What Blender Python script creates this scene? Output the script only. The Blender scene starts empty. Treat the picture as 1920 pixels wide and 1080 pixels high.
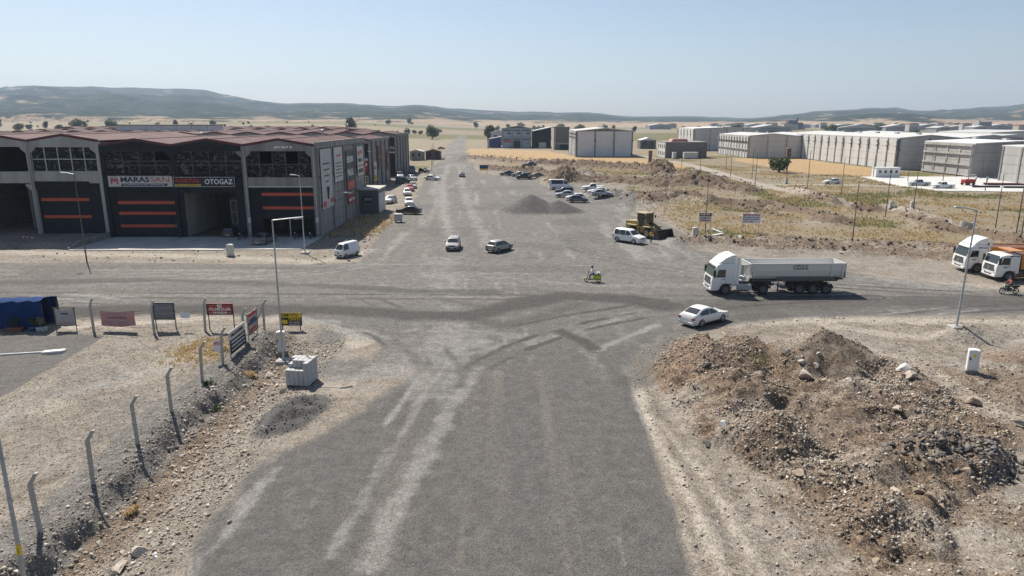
# Industrial estate junction seen from a drone.  Units are metres; X right, Y away from the camera, Z up.
import bpy, bmesh, math, random
import numpy as np
from mathutils import Vector, Matrix, Euler

sc = bpy.context.scene
R = math.radians
# ---------------------------------------------------------------- camera
cam_d = bpy.data.cameras.new('camera'); cam = bpy.data.objects.new('camera', cam_d)
sc.collection.objects.link(cam); sc.camera = cam
cam.location = (0, 0, 16.0)
cam.rotation_euler = (R(90 - 13.4957), 0, 0)
cam_d.sensor_width = 36.0; cam_d.lens = 36.0 * 1300 / 1920
cam_d.clip_start = 0.5; cam_d.clip_end = 40000
# ---------------------------------------------------------------- daylight
SUN_EL = 51.0; SUN_DIR = Vector((-0.55, 0.835, 0)).normalized()      # the sun stands ahead and to the left
w = bpy.data.worlds.new('World'); sc.world = w; w.use_nodes = True
wn = w.node_tree; bg = wn.nodes['Background']
sky = wn.nodes.new('ShaderNodeTexSky'); sky.sky_type = 'NISHITA'; sky.sun_disc = False
sky.sun_elevation = R(SUN_EL); sky.sun_rotation = math.atan2(SUN_DIR.x, SUN_DIR.y)
sky.altitude = 700; sky.air_density = 1.0; sky.dust_density = 1.6; sky.ozone_density = 1.1
wn.links.new(sky.outputs[0], bg.inputs[0]); bg.inputs[1].default_value = 0.072
sun_d = bpy.data.lights.new('sun', 'SUN'); sun = bpy.data.objects.new('sun', sun_d)
sc.collection.objects.link(sun)
sun_d.energy = 5.0; sun_d.angle = R(0.53); sun_d.color = (1.0, 0.93, 0.83)
to_sun = Vector((SUN_DIR.x * math.cos(R(SUN_EL)), SUN_DIR.y * math.cos(R(SUN_EL)), math.sin(R(SUN_EL))))
sun.rotation_euler = to_sun.to_track_quat('Z', 'Y').to_euler(); sun.location = (-60, 100, 120)
vs = sc.view_settings
vs.view_transform = 'Standard'; vs.look = 'None'; vs.gamma = 1.0; vs.exposure = 0.58; vs.use_curve_mapping = False
sc.cycles.max_bounces = 6; sc.cycles.volume_bounces = 0; sc.cycles.use_denoising = True; sc.cycles.denoising_prefilter = 'NONE'; sc.cycles.denoising_input_passes = 'RGB_ALBEDO_NORMAL'

# ================================================================ helpers
rnd = random.Random(7)
C = sc.collection

def tag(o, label=None, cat=None, group=None, kind=None):
    if label: o['label'] = label
    if cat: o['category'] = cat
    if group: o['group'] = group
    if kind: o['kind'] = kind
    return o

def empty(name, loc=(0, 0, 0), rz=0.0, label=None, cat=None, group=None):
    o = bpy.data.objects.new(name, None); C.objects.link(o)
    o.empty_display_size = 0.3; o.location = loc; o.rotation_euler = (0, 0, rz)
    return tag(o, label, cat, group)

def link(name, me, parent=None, loc=None, rz=None):
    o = bpy.data.objects.new(name, me); C.objects.link(o)
    if parent is not None: o.parent = parent
    if loc is not None: o.location = loc
    if rz is not None: o.rotation_euler = (0, 0, rz)
    return o

KIDS = {}
def copy_tree(o, parent=None):
    c = o.copy(); C.objects.link(c); c.parent = parent
    for ch in list(o.children): copy_tree(ch, c)
    return c

class MB:
    """collects simple solids into one mesh"""
    def __init__(s): s.v = []; s.f = []; s.m = []
    def add(s, vs_, fs, m=0):
        b = len(s.v); s.v += [tuple(p) for p in vs_]
        s.f += [tuple(i + b for i in f) for f in fs]; s.m += [m] * len(fs); return s
    def box(s, x0, x1, y0, y1, z0, z1, m=0):
        p = [(x0,y0,z0),(x1,y0,z0),(x1,y1,z0),(x0,y1,z0),(x0,y0,z1),(x1,y0,z1),(x1,y1,z1),(x0,y1,z1)]
        return s.add(p, [(0,3,2,1),(4,5,6,7),(0,1,5,4),(1,2,6,5),(2,3,7,6),(3,0,4,7)], m)
    def obox(s, c, size, rot=(0,0,0), m=0):
        M = Euler(rot).to_matrix(); hx, hy, hz = [q / 2 for q in size]; c = Vector(c)
        p = [c + M @ Vector(q) for q in [(-hx,-hy,-hz),(hx,-hy,-hz),(hx,hy,-hz),(-hx,hy,-hz),(-hx,-hy,hz),(hx,-hy,hz),(hx,hy,hz),(-hx,hy,hz)]]
        return s.add(p, [(0,3,2,1),(4,5,6,7),(0,1,5,4),(1,2,6,5),(2,3,7,6),(3,0,4,7)], m)
    def tube(s, p0, p1, r0, r1=None, n=10, m=0, caps=True):
        r1 = r0 if r1 is None else r1
        p0 = Vector(p0); p1 = Vector(p1); d = (p1 - p0).normalized()
        a = d.orthogonal().normalized(); b = d.cross(a)
        vs_ = []
        for p, r in ((p0, r0), (p1, r1)):
            for i in range(n):
                t = 2 * math.pi * i / n; vs_.append(p + (a * math.cos(t) + b * math.sin(t)) * r)
        fs = [(i, (i+1) % n, n + (i+1) % n, n + i) for i in range(n)]
        if caps: fs += [tuple(reversed(range(n))), tuple(range(n, 2*n))]
        return s.add(vs_, fs, m)
    def path(s, pts, r, n=8, m=0):
        for a, b in zip(pts[:-1], pts[1:]): s.tube(a, b, r, r, n, m)
        return s
    def prism(s, prof, y0, y1, m=0):
        """profile in (x, z), counter-clockwise seen from -y, pushed from y0 to y1"""
        n = len(prof)
        vs_ = [(x, y0, z) for x, z in prof] + [(x, y1, z) for x, z in prof]
        fs = [tuple(range(n)), tuple(reversed(range(n, 2*n)))]
        fs += [((i+1) % n, i, n + i, n + (i+1) % n) for i in range(n)]
        return s.add(vs_, fs, m)
    def prismx(s, prof, x0, x1, m=0):
        """profile in (y, z), pushed along x"""
        n = len(prof)
        vs_ = [(x0, y, z) for y, z in prof] + [(x1, y, z) for y, z in prof]
        fs = [tuple(reversed(range(n))), tuple(range(n, 2*n))]
        fs += [(i, (i+1) % n, n + (i+1) % n, n + i) for i in range(n)]
        return s.add(vs_, fs, m)
    def poly(s, pts, m=0): return s.add(pts, [tuple(range(len(pts)))], m)
    def lathe(s, prof, axis='z', c=(0,0,0), n=16, m=0):
        """profile (radius, height along axis)"""
        vs_ = []; k = len(prof)
        for i in range(n):
            t = 2 * math.pi * i / n
            for r, h in prof:
                a, b = r * math.cos(t), r * math.sin(t)
                vs_.append((c[0]+a, c[1]+b, c[2]+h) if axis == 'z' else (c[0]+a, c[1]+h, c[2]+b) if axis == 'y' else (c[0]+h, c[1]+a, c[2]+b))
        fs = []
        for i in range(n):
            j = (i+1) % n
            for q in range(k-1):
                f = (i*k+q, j*k+q, j*k+q+1, i*k+q+1)
                fs.append(f if axis != 'y' else tuple(reversed(f)))
        return s.add(vs_, fs, m)
    def mesh(s, mats, bevel=0, smooth=None, segs=1):
        me = bpy.data.meshes.new('mesh'); me.from_pydata(s.v, [], s.f)
        mats = mats if isinstance(mats, (list, tuple)) else [mats]
        for q in mats: me.materials.append(q)
        if len(mats) > 1: me.polygons.foreach_set('material_index', s.m)
        bm = bmesh.new(); bm.from_mesh(me)
        bmesh.ops.recalc_face_normals(bm, faces=bm.faces)
        if bevel:
            ed = [e for e in bm.edges if len(e.link_faces) == 2 and e.calc_face_angle(0) > 0.5]
            bmesh.ops.bevel(bm, geom=ed, offset=bevel, segments=segs, affect='EDGES', profile=0.6, clamp_overlap=True)
        bm.to_mesh(me); bm.free()
        if smooth:
            me.polygons.foreach_set('use_smooth', [True] * len(me.polygons))
            me.set_sharp_from_angle(angle=R(smooth))
        return me
    def build(s, name, mats, parent=None, bevel=0, smooth=None, segs=1):
        return link(name, s.mesh(mats, bevel, smooth, segs), parent)

# ---------------------------------------------------------------- materials
class NT:
    def __init__(s, name):
        s.mat = bpy.data.materials.new(name); s.mat.use_nodes = True
        s.t = s.mat.node_tree; s.b = s.t.nodes['Principled BSDF']; s.L = s.t.links.new
    def n(s, kind, **kw):
        q = s.t.nodes.new('ShaderNode' + kind)
        for k, v in kw.items(): setattr(q, k, v)
        return q
    def set(s, sock, v):
        if hasattr(v, 'is_output'): s.L(v, sock)
        elif isinstance(v, (tuple, list)) and len(v) == 3 and sock.type == 'RGBA': sock.default_value = (*v, 1)
        else: sock.default_value = v
    def noise(s, vec, scale, detail=4, rough=0.55):
        q = s.n('TexNoise'); q.inputs['Scale'].default_value = scale; q.inputs['Detail'].default_value = detail
        q.inputs['Roughness'].default_value = rough
        if vec is not None: s.L(vec, q.inputs['Vector'])
        return q.outputs['Fac']
    def math(s, op, a, b=None, c=None, clamp=False):
        q = s.n('Math', operation=op, use_clamp=clamp); s.set(q.inputs[0], a)
        if b is not None: s.set(q.inputs[1], b)
        if c is not None: s.set(q.inputs[2], c)
        return q.outputs[0]
    def mix(s, f, a, b, mode='MIX'):
        q = s.n('Mix', data_type='RGBA', blend_type=mode); s.set(q.inputs[0], f); s.set(q.inputs[6], a); s.set(q.inputs[7], b)
        return q.outputs[2]
    def step(s, v, a, b):
        q = s.n('MapRange', interpolation_type='SMOOTHSTEP'); s.set(q.inputs[0], v)
        q.inputs[1].default_value = a; q.inputs[2].default_value = b
        return q.outputs[0]
    def bump(s, h, strength=0.4, dist=0.02):
        q = s.n('Bump'); q.inputs['Strength'].default_value = strength; q.inputs['Distance'].default_value = dist
        s.L(h, q.inputs['Height']); s.L(q.outputs[0], s.b.inputs['Normal'])

MATS = {}
def pm(name, col, col2=None, scale=3.0, rough=0.7, metal=0.0, bump=0.0, bscale=None, spec=0.5, streak=False, alpha=None, coat=0.0):
    """procedural paint / concrete / metal: two tones mixed by noise, fine relief"""
    if name in MATS: return MATS[name]
    t = NT(name); tc = t.n('TexCoord').outputs['Object']
    col2 = col2 or tuple(c * 0.8 for c in col)
    vec = tc
    if streak:
        mp = t.n('Mapping'); mp.inputs['Scale'].default_value = (1, 1, 0.12); t.L(tc, mp.inputs[0]); vec = mp.outputs[0]
    a = t.noise(vec, scale, 5, 0.6); b = t.noise(tc, scale * 9, 3, 0.6)
    f = t.step(t.math('ADD', t.math('MULTIPLY', a, 0.8), t.math('MULTIPLY', b, 0.2)), 0.36, 0.64)
    t.L(t.mix(f, col, col2), t.b.inputs['Base Color'])
    t.b.inputs['Metallic'].default_value = metal; t.b.inputs['Specular IOR Level'].default_value = spec
    t.L(t.math('ADD', rough - 0.06, t.math('MULTIPLY', b, 0.12)), t.b.inputs['Roughness'])
    if coat: t.b.inputs['Coat Weight'].default_value = coat; t.b.inputs['Coat Roughness'].default_value = 0.08
    if bump: t.bump(t.noise(tc, bscale or scale * 6, 4, 0.6), bump, 0.02)
    if name.startswith('leaf'):                                   # thin leaves let light through
        tr = t.n('BsdfTranslucent'); t.set(tr.inputs[0], tuple(c * 1.5 for c in col)); mx = t.n('MixShader'); mx.inputs[0].default_value = 0.3
        t.L(t.b.outputs[0], mx.inputs[1]); t.L(tr.outputs[0], mx.inputs[2]); t.L(mx.outputs[0], t.t.nodes['Material Output'].inputs[0])
    MATS[name] = t.mat
    return t.mat

def paint(name, col, dirt=0.35, rough=0.3):
    """car paint with road dust that settles low on the body"""
    if name in MATS: return MATS[name]
    t = NT(name); tc = t.n('TexCoord').outputs['Object']
    z = t.n('SeparateXYZ'); t.L(tc, z.inputs[0])
    n = t.noise(tc, 2.2, 5, 0.65)
    low = t.step(z.outputs[2], 0.95, 0.1)
    f = t.math('MULTIPLY', t.math('ADD', t.math('MULTIPLY', low, 0.75), 0.18), t.math('MULTIPLY', n, dirt * 2.0), clamp=True)
    t.L(t.mix(f, col, (0.36, 0.31, 0.25)), t.b.inputs['Base Color'])
    t.L(t.math('ADD', rough, t.math('MULTIPLY', f, 0.5)), t.b.inputs['Roughness'])
    t.b.inputs['Coat Weight'].default_value = 0.35; t.b.inputs['Coat Roughness'].default_value = 0.12
    MATS[name] = t.mat; return t.mat

def M(n): return MATS[n]
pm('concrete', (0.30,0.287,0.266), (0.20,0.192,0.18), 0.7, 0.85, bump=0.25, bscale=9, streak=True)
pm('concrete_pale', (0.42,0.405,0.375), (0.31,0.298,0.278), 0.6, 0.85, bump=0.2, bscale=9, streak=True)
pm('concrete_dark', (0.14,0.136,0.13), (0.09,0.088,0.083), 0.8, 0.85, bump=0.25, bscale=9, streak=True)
pm('slab', (0.47,0.455,0.42), (0.38,0.36,0.33), 0.35, 0.85, bump=0.1)
pm('slab_white', (0.54,0.535,0.515), (0.46,0.455,0.435), 0.25, 0.85, bump=0.05)
pm('charcoal', (0.026,0.029,0.034), (0.019,0.021,0.025), 0.9, 0.75, bump=0.05, spec=0.2)
pm('charcoal2', (0.018,0.02,0.024), (0.013,0.015,0.018), 0.8, 0.7, bump=0.05, spec=0.2)
pm('orange', (0.52,0.075,0.03), (0.43,0.06,0.025), 2.0, 0.5)
pm('maroon', (0.115,0.022,0.026), (0.085,0.018,0.02), 1.2, 0.5)
pm('roof_grey', (0.50,0.50,0.48), (0.42,0.42,0.40), 0.15, 0.55, bump=0.05)
pm('roof_white', (0.68,0.68,0.67), (0.58,0.58,0.57), 0.1, 0.6)
pm('black', (0.012,0.012,0.013), (0.02,0.02,0.02), 3, 0.6)
pm('rubber', (0.022,0.022,0.022), (0.045,0.042,0.038), 5, 0.85, bump=0.1)
pm('trim', (0.028,0.028,0.03), (0.04,0.04,0.04), 4, 0.6)
pm('rim', (0.36,0.36,0.37), (0.25,0.25,0.25), 5, 0.4, metal=0.6)
pm('hub_dark', (0.10,0.10,0.105), (0.16,0.15,0.14), 5, 0.55)
pm('galv', (0.46,0.48,0.49), (0.36,0.38,0.39), 1.5, 0.5, metal=0.35)
pm('steel_dark', (0.085,0.09,0.095), (0.13,0.13,0.13), 2.5, 0.55, metal=0.3)
pm('white', (0.74,0.74,0.72), (0.66,0.66,0.64), 1.2, 0.5)
pm('offwhite', (0.58,0.57,0.53), (0.48,0.47,0.43), 1.5, 0.6, bump=0.05)
pm('plate', (0.72,0.73,0.74), (0.66,0.66,0.66), 6, 0.5)
pm('red_glass', (0.32,0.012,0.012), (0.25,0.01,0.01), 5, 0.18)
pm('lamp_glass', (0.62,0.64,0.66), (0.5,0.52,0.54), 6, 0.12)
pm('amber', (0.6,0.22,0.02), (0.5,0.18,0.02), 6, 0.3)
pm('glass', (0.014,0.017,0.019), (0.022,0.025,0.027), 0.7, 0.06, spec=0.9)
pm('glass_green', (0.035,0.065,0.055), (0.025,0.05,0.042), 0.7, 0.06, spec=0.9)
pm('red_paint', (0.36,0.02,0.02), (0.29,0.018,0.018), 1.5, 0.5)
pm('yellow_paint', (0.62,0.44,0.02), (0.5,0.34,0.02), 1.5, 0.5)
pm('blue_paint', (0.022,0.06,0.17), (0.018,0.045,0.13), 0.8, 0.6)
pm('navy', (0.015,0.022,0.05), (0.012,0.018,0.04), 2, 0.5)
pm('letter_white', (0.8,0.8,0.79), (0.76,0.76,0.75), 4, 0.5)
pm('faint_print', (0.42,0.30,0.27), (0.36,0.26,0.23), 4, 0.7)
pm('letter_red', (0.5,0.03,0.03), (0.45,0.03,0.03), 4, 0.5)
pm('letter_black', (0.02,0.02,0.022), (0.03,0.03,0.03), 4, 0.5)
pm('letter_yellow', (0.75,0.55,0.03), (0.7,0.5,0.03), 4, 0.5)
pm('rust', (0.16,0.075,0.045), (0.09,0.05,0.035), 2.5, 0.8, bump=0.2)
pm('brick', (0.17,0.115,0.09), (0.12,0.085,0.07), 3, 0.85, bump=0.2)
pm('block', (0.20,0.195,0.19), (0.14,0.137,0.132), 1.3, 0.9, bump=0.3, bscale=12)
pm('skin', (0.42,0.25,0.17), (0.36,0.21,0.14), 5, 0.6)
pm('hair', (0.03,0.02,0.015), (0.02,0.015,0.01), 9, 0.7)
pm('denim', (0.04,0.055,0.10), (0.03,0.042,0.08), 6, 0.8)
pm('shirt_white', (0.72,0.74,0.78), (0.66,0.68,0.72), 6, 0.8)
pm('shirt_red', (0.45,0.13,0.09), (0.35,0.1,0.08), 6, 0.8)
pm('shirt_yellow', (0.72,0.36,0.02), (0.6,0.3,0.02), 6, 0.8)
pm('lime', (0.42,0.60,0.03), (0.36,0.52,0.03), 4, 0.3)
pm('terracotta', (0.25,0.09,0.05), (0.2,0.08,0.05), 4, 0.8)

# ---------------------------------------------------------------- lettering
TXT = {}
def text_mesh(body, size, mat, bold=0.0, shear=0.0, sx=1.0, width=None):
    key = (body, size, mat, bold, shear, sx, width)
    if key in TXT: return TXT[key]
    cu = bpy.data.curves.new('txt', 'FONT'); cu.body = body; cu.size = size; cu.align_x = 'CENTER'; cu.align_y = 'CENTER'
    cu.extrude = 0.006; cu.shear = shear; cu.offset = bold; cu.resolution_u = 2
    o = bpy.data.objects.new('txt', cu); C.objects.link(o)
    me = bpy.data.meshes.new_from_object(o.evaluated_get(bpy.context.evaluated_depsgraph_get()))
    bpy.data.objects.remove(o); bpy.data.curves.remove(cu)
    n = len(me.vertices); co = np.zeros(n * 3, np.float32); me.vertices.foreach_get('co', co); co = co.reshape(-1, 3)
    co[:, 0] *= sx
    if width: co[:, 0] *= width / max(1e-6, co[:, 0].max() - co[:, 0].min())
    co = np.stack([co[:, 0], -co[:, 2], co[:, 1]], 1)             # stand it up, facing -Y
    me.vertices.foreach_set('co', np.ascontiguousarray(co, np.float32).ravel())
    me.materials.clear(); me.materials.append(M(mat))
    TXT[key] = me
    return me
def smudge(parent, x, y, z, w, h, mat, seed=0, rz=None):
    """a line of print too small to read: uneven strokes in word-sized runs"""
    g = random.Random(seed * 31 + int(w * 100)); m = MB(); p = -w / 2
    while p < w / 2 - h * .2:
        for _ in range(g.randint(3, 7)):
            l = h * g.uniform(.22, .6)
            if p + l > w / 2: break
            m.box(p, p + l, -.006, .006, -h / 2 * g.uniform(.5, 1), h / 2 * g.uniform(.5, 1)); p += l + h * .14
        p += h * .45
    o = link('print', m.mesh(M(mat)), parent, (x, y, z)); o['kind'] = 'stuff'
    if rz is not None: o.rotation_euler = (0, 0, rz)
    return o
def letters(parent, body, x, y, z, size, mat, **kw):
    return link('lettering', text_mesh(body, size, mat, **kw), parent, (x, y, z))
# ---------------------------------------------------------------- traced ground marks (metres): tyre-worn dark strips, pale dust, spoil banks
DARK = [
    ([(-43.9, 57.3), (-30.9, 58.6), (-16.8, 58.6), (-9.1, 56.9), (-3.6, 56.6), (0.0, 59.6), (5.0, 63.2), (10.9, 62.4), (13.3, 59.9)], 1.9, 1.0),
    ([(-52.3, 69.0), (-36.6, 70.2), (-19.3, 67.8), (-10.4, 65.5), (-2.1, 64.9)], 1.3, 0.6),
    ([(0.0, 53.5), (4.5, 56.6), (10.0, 59.7), (14.3, 62.0)], 0.4, 0.8),
    ([(3.8, 52.0), (5.2, 49.8), (5.8, 48.0)], 0.6, 0.9),
    ([(7.8, 41.3), (9.6, 46.5), (12.2, 50.6), (16.1, 54.4), (22.3, 56.9)], 1.3, 0.55),
    ([(15.7, 59.6), (22.1, 60.5), (31.0, 60.9), (39.0, 61.2), (46.7, 61.2)], 2.4, 0.6),
    ([(-4.1, 56.9), (-0.9, 53.8), (1.8, 55.3), (5.8, 60.5)], 1.6, 0.6),
    ([(-11.2, 53.8), (-7.8, 48.3), (-6.0, 43.8)], 0.5, 0.4),
    ([(-6.9, 62.4), (-2.9, 59.6), (0.9, 59.6)], 1.2, 0.5),
]
PALE = [
    ([(-5.3, 40.9), (-4.6, 47.1), (-5.1, 55.3), (-6.6, 66.7), (-8.2, 80.1)], 3.0, 0.55),
    ([(-7.0, 42.8), (-4.7, 48.3), (-2.4, 49.5)], 2.5, 0.6),
    ([(-5.3, 22.6), (-5.0, 26.2), (-4.4, 30.4), (-3.4, 37.5), (-2.1, 43.8)], 0.55, 0.62),
    ([(-6.9, 23.2), (-6.6, 26.2), (-6.2, 31.0), (-5.1, 39.1)], 0.32, 0.5),
    ([(-8.6, 25.0), (-8.6, 27.1)], 0.3, 0.3),
    ([(4.3, 24.6), (4.2, 22.6)], 0.15, 0.5),
    ([(-5.6, 37.5), (-4.6, 43.8), (-3.2, 49.5)], 0.3, 0.7),
    ([(-6.9, 34.6), (-5.9, 42.8)], 0.3, 0.7),
    ([(-11.4, 24.3), (-11.5, 27.5), (-11.1, 29.9)], 0.4, 0.7),
    ([(-11.9, 22.0), (-11.4, 24.3)], 0.4, 0.5),
    ([(8.0, 42.8), (10.4, 48.5), (14.0, 52.9), (19.1, 54.4), (28.3, 55.3), (42.0, 54.7)], 1.0, 0.9),
    ([(8.2, 42.8), (7.4, 36.8), (7.7, 28.9), (7.7, 22.0)], 0.45, 0.8),
    ([(8.1, 35.3), (8.9, 28.9), (9.1, 22.0)], 0.3, 0.7),
    ([(7.4, 39.1), (7.1, 28.9), (6.8, 22.0)], 0.25, 0.5),
    ([(-7.5, 87.1), (-12.2, 124.1), (-19.1, 192.6), (-30.2, 351.0), (-43.3, 575.1)], 1.3, 0.7),
    ([(-2.4, 87.1), (-7.2, 124.1), (-13.2, 184.2), (-23.3, 301.7)], 1.3, 0.6),
    ([(-10.9, 87.1), (-14.6, 110.7), (-18.5, 151.1), (-23.4, 211.8)], 1.2, 0.3),
    ([(-64.7, 86.3), (-47.1, 84.9), (-34.3, 82.8), (-22.4, 79.5), (-18.4, 87.1)], 1.6, 0.85),
    ([(-57.0, 75.6), (-39.2, 75.6), (-20.6, 72.8)], 0.8, 0.35),
    ([(-37.3, 53.5), (-28.9, 54.7), (-21.7, 56.6), (-14.8, 54.4), (-11.2, 49.5)], 1.1, 0.85),
    ([(-47.6, 62.4), (-33.2, 63.4), (-19.8, 62.4)], 0.6, 0.5),
    ([(-14.6, 42.8), (-11.4, 40.9), (-9.1, 42.8), (-7.8, 43.8)], 1.5, 0.5),
    ([(-27.6, 34.6), (-26.3, 39.5), (-23.5, 43.8), (-22.1, 47.1)], 1.6, 0.6),
    ([(2.7, 87.1), (12.4, 83.5), (20.6, 77.0), (29.9, 70.2)], 1.2, 0.3),
    ([(-1.7, 71.5), (7.5, 67.8), (18.2, 67.8)], 0.8, 0.45),
    ([(-4.0, 55.3), (1.6, 49.5), (5.9, 52.3), (13.0, 60.5)], 0.7, 0.5),
    ([(38.3, 71.5), (42.3, 67.8), (50.6, 66.7)], 2.2, 0.55),
    ([(24.8, 49.5), (26.9, 44.8), (27.0, 39.1), (27.5, 35.3)], 1.2, 0.6),
    ([(25.8, 53.8), (29.0, 51.6), (33.1, 49.5), (38.3, 49.5)], 0.9, 0.7),
    ([(11.5, 28.9), (13.6, 24.6), (14.3, 22.0)], 0.5, 0.5),
    ([(18.1, 28.9), (17.8, 22.6)], 1.5, 0.4),
    ([(6.2, 47.7), (9.0, 50.9), (11.6, 53.8)], 0.5, 0.7),
    ([(-8.4, 52.3), (-4.7, 53.0), (-1.2, 51.6)], 0.8, 0.5),
    ([(-15.9, 55.3), (-11.8, 52.3), (-8.0, 49.5)], 0.6, 0.6),
]
BANKS = [
    ([(45.1, 173.6), (54.0, 160.3)], 3, 1.3),
    ([(38.8, 136.3), (50.4, 133.7), (52.7, 110.7)], 2.5, 0.9),
    ([(64.8, 162.8), (64.3, 137.2)], 2.0, 1.1),
    ([(62.8, 126.3), (68.1, 122.6), (67.2, 107.8)], 2.2, 1.2),
    ([(62.6, 101.4), (66.0, 95.2), (66.7, 88.6)], 2.2, 1.1),
    ([(-27.4, 315.0), (8.0, 264.4), (26.2, 246.1), (42.0, 230.2), (44.3, 207.7)], 4.5, 2.0),
    ([(14.1, 184.2), (25.3, 184.2), (38.5, 173.6), (49.9, 176.5)], 5, 1.6),
    ([(20.6, 148.9), (27.1, 140.9), (37.7, 148.9)], 3.5, 1.2),
    ([(45.2, 211.8), (52.0, 184.2)], 4, 1.5),
    ([(-7.0, 230.2), (8.1, 211.8), (14.1, 184.2)], 3.0, 1.6),
]
RUBBLE_BANKS = [
    ([(9.9, 216.1), (22.6, 211.8), (36.6, 199.8), (44.1, 192.6)], 6, 1.2),
    ([(20.9, 160.3), (33.1, 148.9), (37.7, 136.3)], 4, 1.0),
    ([(23.1, 136.3), (29.6, 127.9), (36.4, 124.1)], 3, 0.6),
    ([(23.9, 93.1), (30.9, 90.2), (37.3, 88.6), (45.5, 85.6), (50.6, 80.8), (54.9, 83.5)], 2.6, 1.1),
    ([(34.8, 93.1), (42.2, 90.2), (47.8, 90.2), (54.4, 87.1)], 2.0, 1.0),
]
RINGS = [(8.3, 93.1, 2.2), (3.8, 94.4, 1.8), (0.4, 94.4, 2.6), (-1.4, 87.1, 2.0), (12.0, 93.1, 1.6), (-9.2, 107.8, 1.6), (6.3, 100.9, 3.0)]
# ================================================================ terrain
rng = np.random.default_rng(3)
TAB = [rng.random((256, 256)) for _ in range(6)]
def vn(x, y, k=0):
    xi = np.floor(x).astype(int); yi = np.floor(y).astype(int); fx = x - xi; fy = y - yi
    fx = fx * fx * (3 - 2 * fx); fy = fy * fy * (3 - 2 * fy); T = TAB[k]
    a = T[xi & 255, yi & 255]; b = T[(xi+1) & 255, yi & 255]; c = T[xi & 255, (yi+1) & 255]; d = T[(xi+1) & 255, (yi+1) & 255]
    return (a * (1-fx) + b * fx) * (1-fy) + (c * (1-fx) + d * fx) * fy
def fbm(x, y, size, octv=4, k=0, gain=0.5):
    s = 0; a = 1; t = 0; f = 1 / size
    for o in range(octv):
        s = s + a * vn(x * f + o * 17.3, y * f + o * 9.1, (k + o) % 6); t += a; a *= gain; f *= 2.03
    return s / t
def billow(x, y, size, octv=3, k=0):
    s = 0; a = 1; t = 0; f = 1 / size
    for o in range(octv):
        s = s + a * (1 - np.abs(2 * vn(x * f + o * 11.7, y * f + o * 5.3, (k + o) % 6) - 1)); t += a; a *= 0.55; f *= 2.1
    return s / t
def sm(a, b, x):
    t = np.clip((x - a) / (b - a), 0, 1); return t * t * (3 - 2 * t)
def pdist(x, y, pl):
    d = np.full(np.shape(x), 1e9)
    for (ax, ay), (bx, by) in zip(pl[:-1], pl[1:]):
        dx, dy = bx - ax, by - ay; l2 = dx*dx + dy*dy + 1e-9
        t = np.clip(((x-ax)*dx + (y-ay)*dy) / l2, 0, 1)
        d = np.minimum(d, np.hypot(x - ax - t*dx, y - ay - t*dy))
    return d
def inside(x, y, pg):
    r = np.zeros(np.shape(x), bool); n = len(pg)
    for i in range(n):
        x0, y0 = pg[i]; x1, y1 = pg[(i+1) % n]
        c = ((y0 > y) != (y1 > y)) & (x < (x1 - x0) * (y - y0) / ((y1 - y0) if y1 != y0 else 1e-9) + x0)
        r ^= c
    return r
def psd(x, y, pg):
    """positive inside"""
    d = pdist(x, y, pg + pg[:1]); return np.where(inside(x, y, pg), d, -d)

MAIN = [(-11.3,5),(-11.6,18),(-12.2,22),(-12.6,26.2),(-12.3,30.4),(-10.8,33),(-9.3,36),(-6.9,41),(-7.2,43.5),(7.8,43.5),(7.4,39.1),(7.0,31),(6.8,25.4),(6.6,22),(6.5,18),(6.4,5)]
CROSS = [(-140,57),(-60,57),(-43.6,57),(-31.3,59.4),(-22.4,58.4),(-16,55.2),(-10.4,49.5),(-7.2,43.5),(7.8,43.5),(9.8,48.3),(12.4,51.6),(15.9,53.5),(21.7,55.3),(29,56.6),(44,57),(70,56.5),(140,56),(140,64),(70,64.5),(49.4,65),(41,70),(37,74),(31,80),(-17.6,80),(-22,78),(-41,79.5),(-60,79.5),(-140,80)]
STREET = [(31,80),(23.5,87),(22.5,94),(25,100),(24,112),(21,122),(25,137),(25,152),(18,176),(7,178),(8,196),(4,214),(-10,216),(-18.3,302),(-31.5,464),(-52,800),(-60,800),(-45,520),(-34.5,351),(-27.5,230),(-25.8,212),(-20.9,151),(-19.5,117),(-19.5,105),(-17.6,80)]
YARD = [(-70,51.4),(-31.3,51.1),(-30.4,38.7),(-31,30),(-70,24)]
HEAP = [(9.1,43.4),(8.7,40),(9.0,37.5),(9.6,33.6),(10.3,32.1),(11,29.4),(12,28.3),(12.6,25),(13.4,22),(16.4,22.3),(18,25),(20.5,26.8),(22.8,28.4),(24.8,31),(26,34),(26.2,38),(26,42),(24.6,46),(21.5,48.3),(15,47.6),(11.2,46.2)]
MOUNDS = [(a, b, c, d, h * 1.22) for a, b, c, d, h in [(12.6,43.2,4.0,4.2,1.8),(20.3,43.2,4.2,3.9,2.25),(15.6,44.8,3.4,2.8,1.2),(13.4,38,3.4,3.0,1.15),(19.6,37.6,5,3.5,0.75),(12.9,32.3,3.0,2.6,1.3),
          (21.3,30.6,3.6,1.9,0.75),(15.2,25.6,2.4,1.8,0.6),(24.2,40.3,2.4,3,0.8),(17.3,29.2,2.4,1.6,0.85)]]
SAND = (-12.3,36.2,1.85,3.8,0.8)
GPILE = [(3.6,127.6,6.6,5.6,3.2),(8.4,126.6,4.9,4.2,2.3)]
OCHRE = (34.6,50.4,3.7,1.7,1.0); REDP = (35.2,45.4,3.4,1.9,0.6); CORNER = (-17.9,49.4,1.9,2.2,0.95)
TRACK = [(58,400),(61.7,340),(68.2,264),(64.8,192),(64.9,157),(67,136),(68.8,120),(69.2,106),(69.7,93),(71,80),(73,68)]
TRACK2 = [(66,184),(84,183),(100,176)]
GOLD = [(-32,385),(-25,296),(8,276),(43,262),(60,246),(66,262),(58,322),(30,320),(20,400),(-23,436)]
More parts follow.
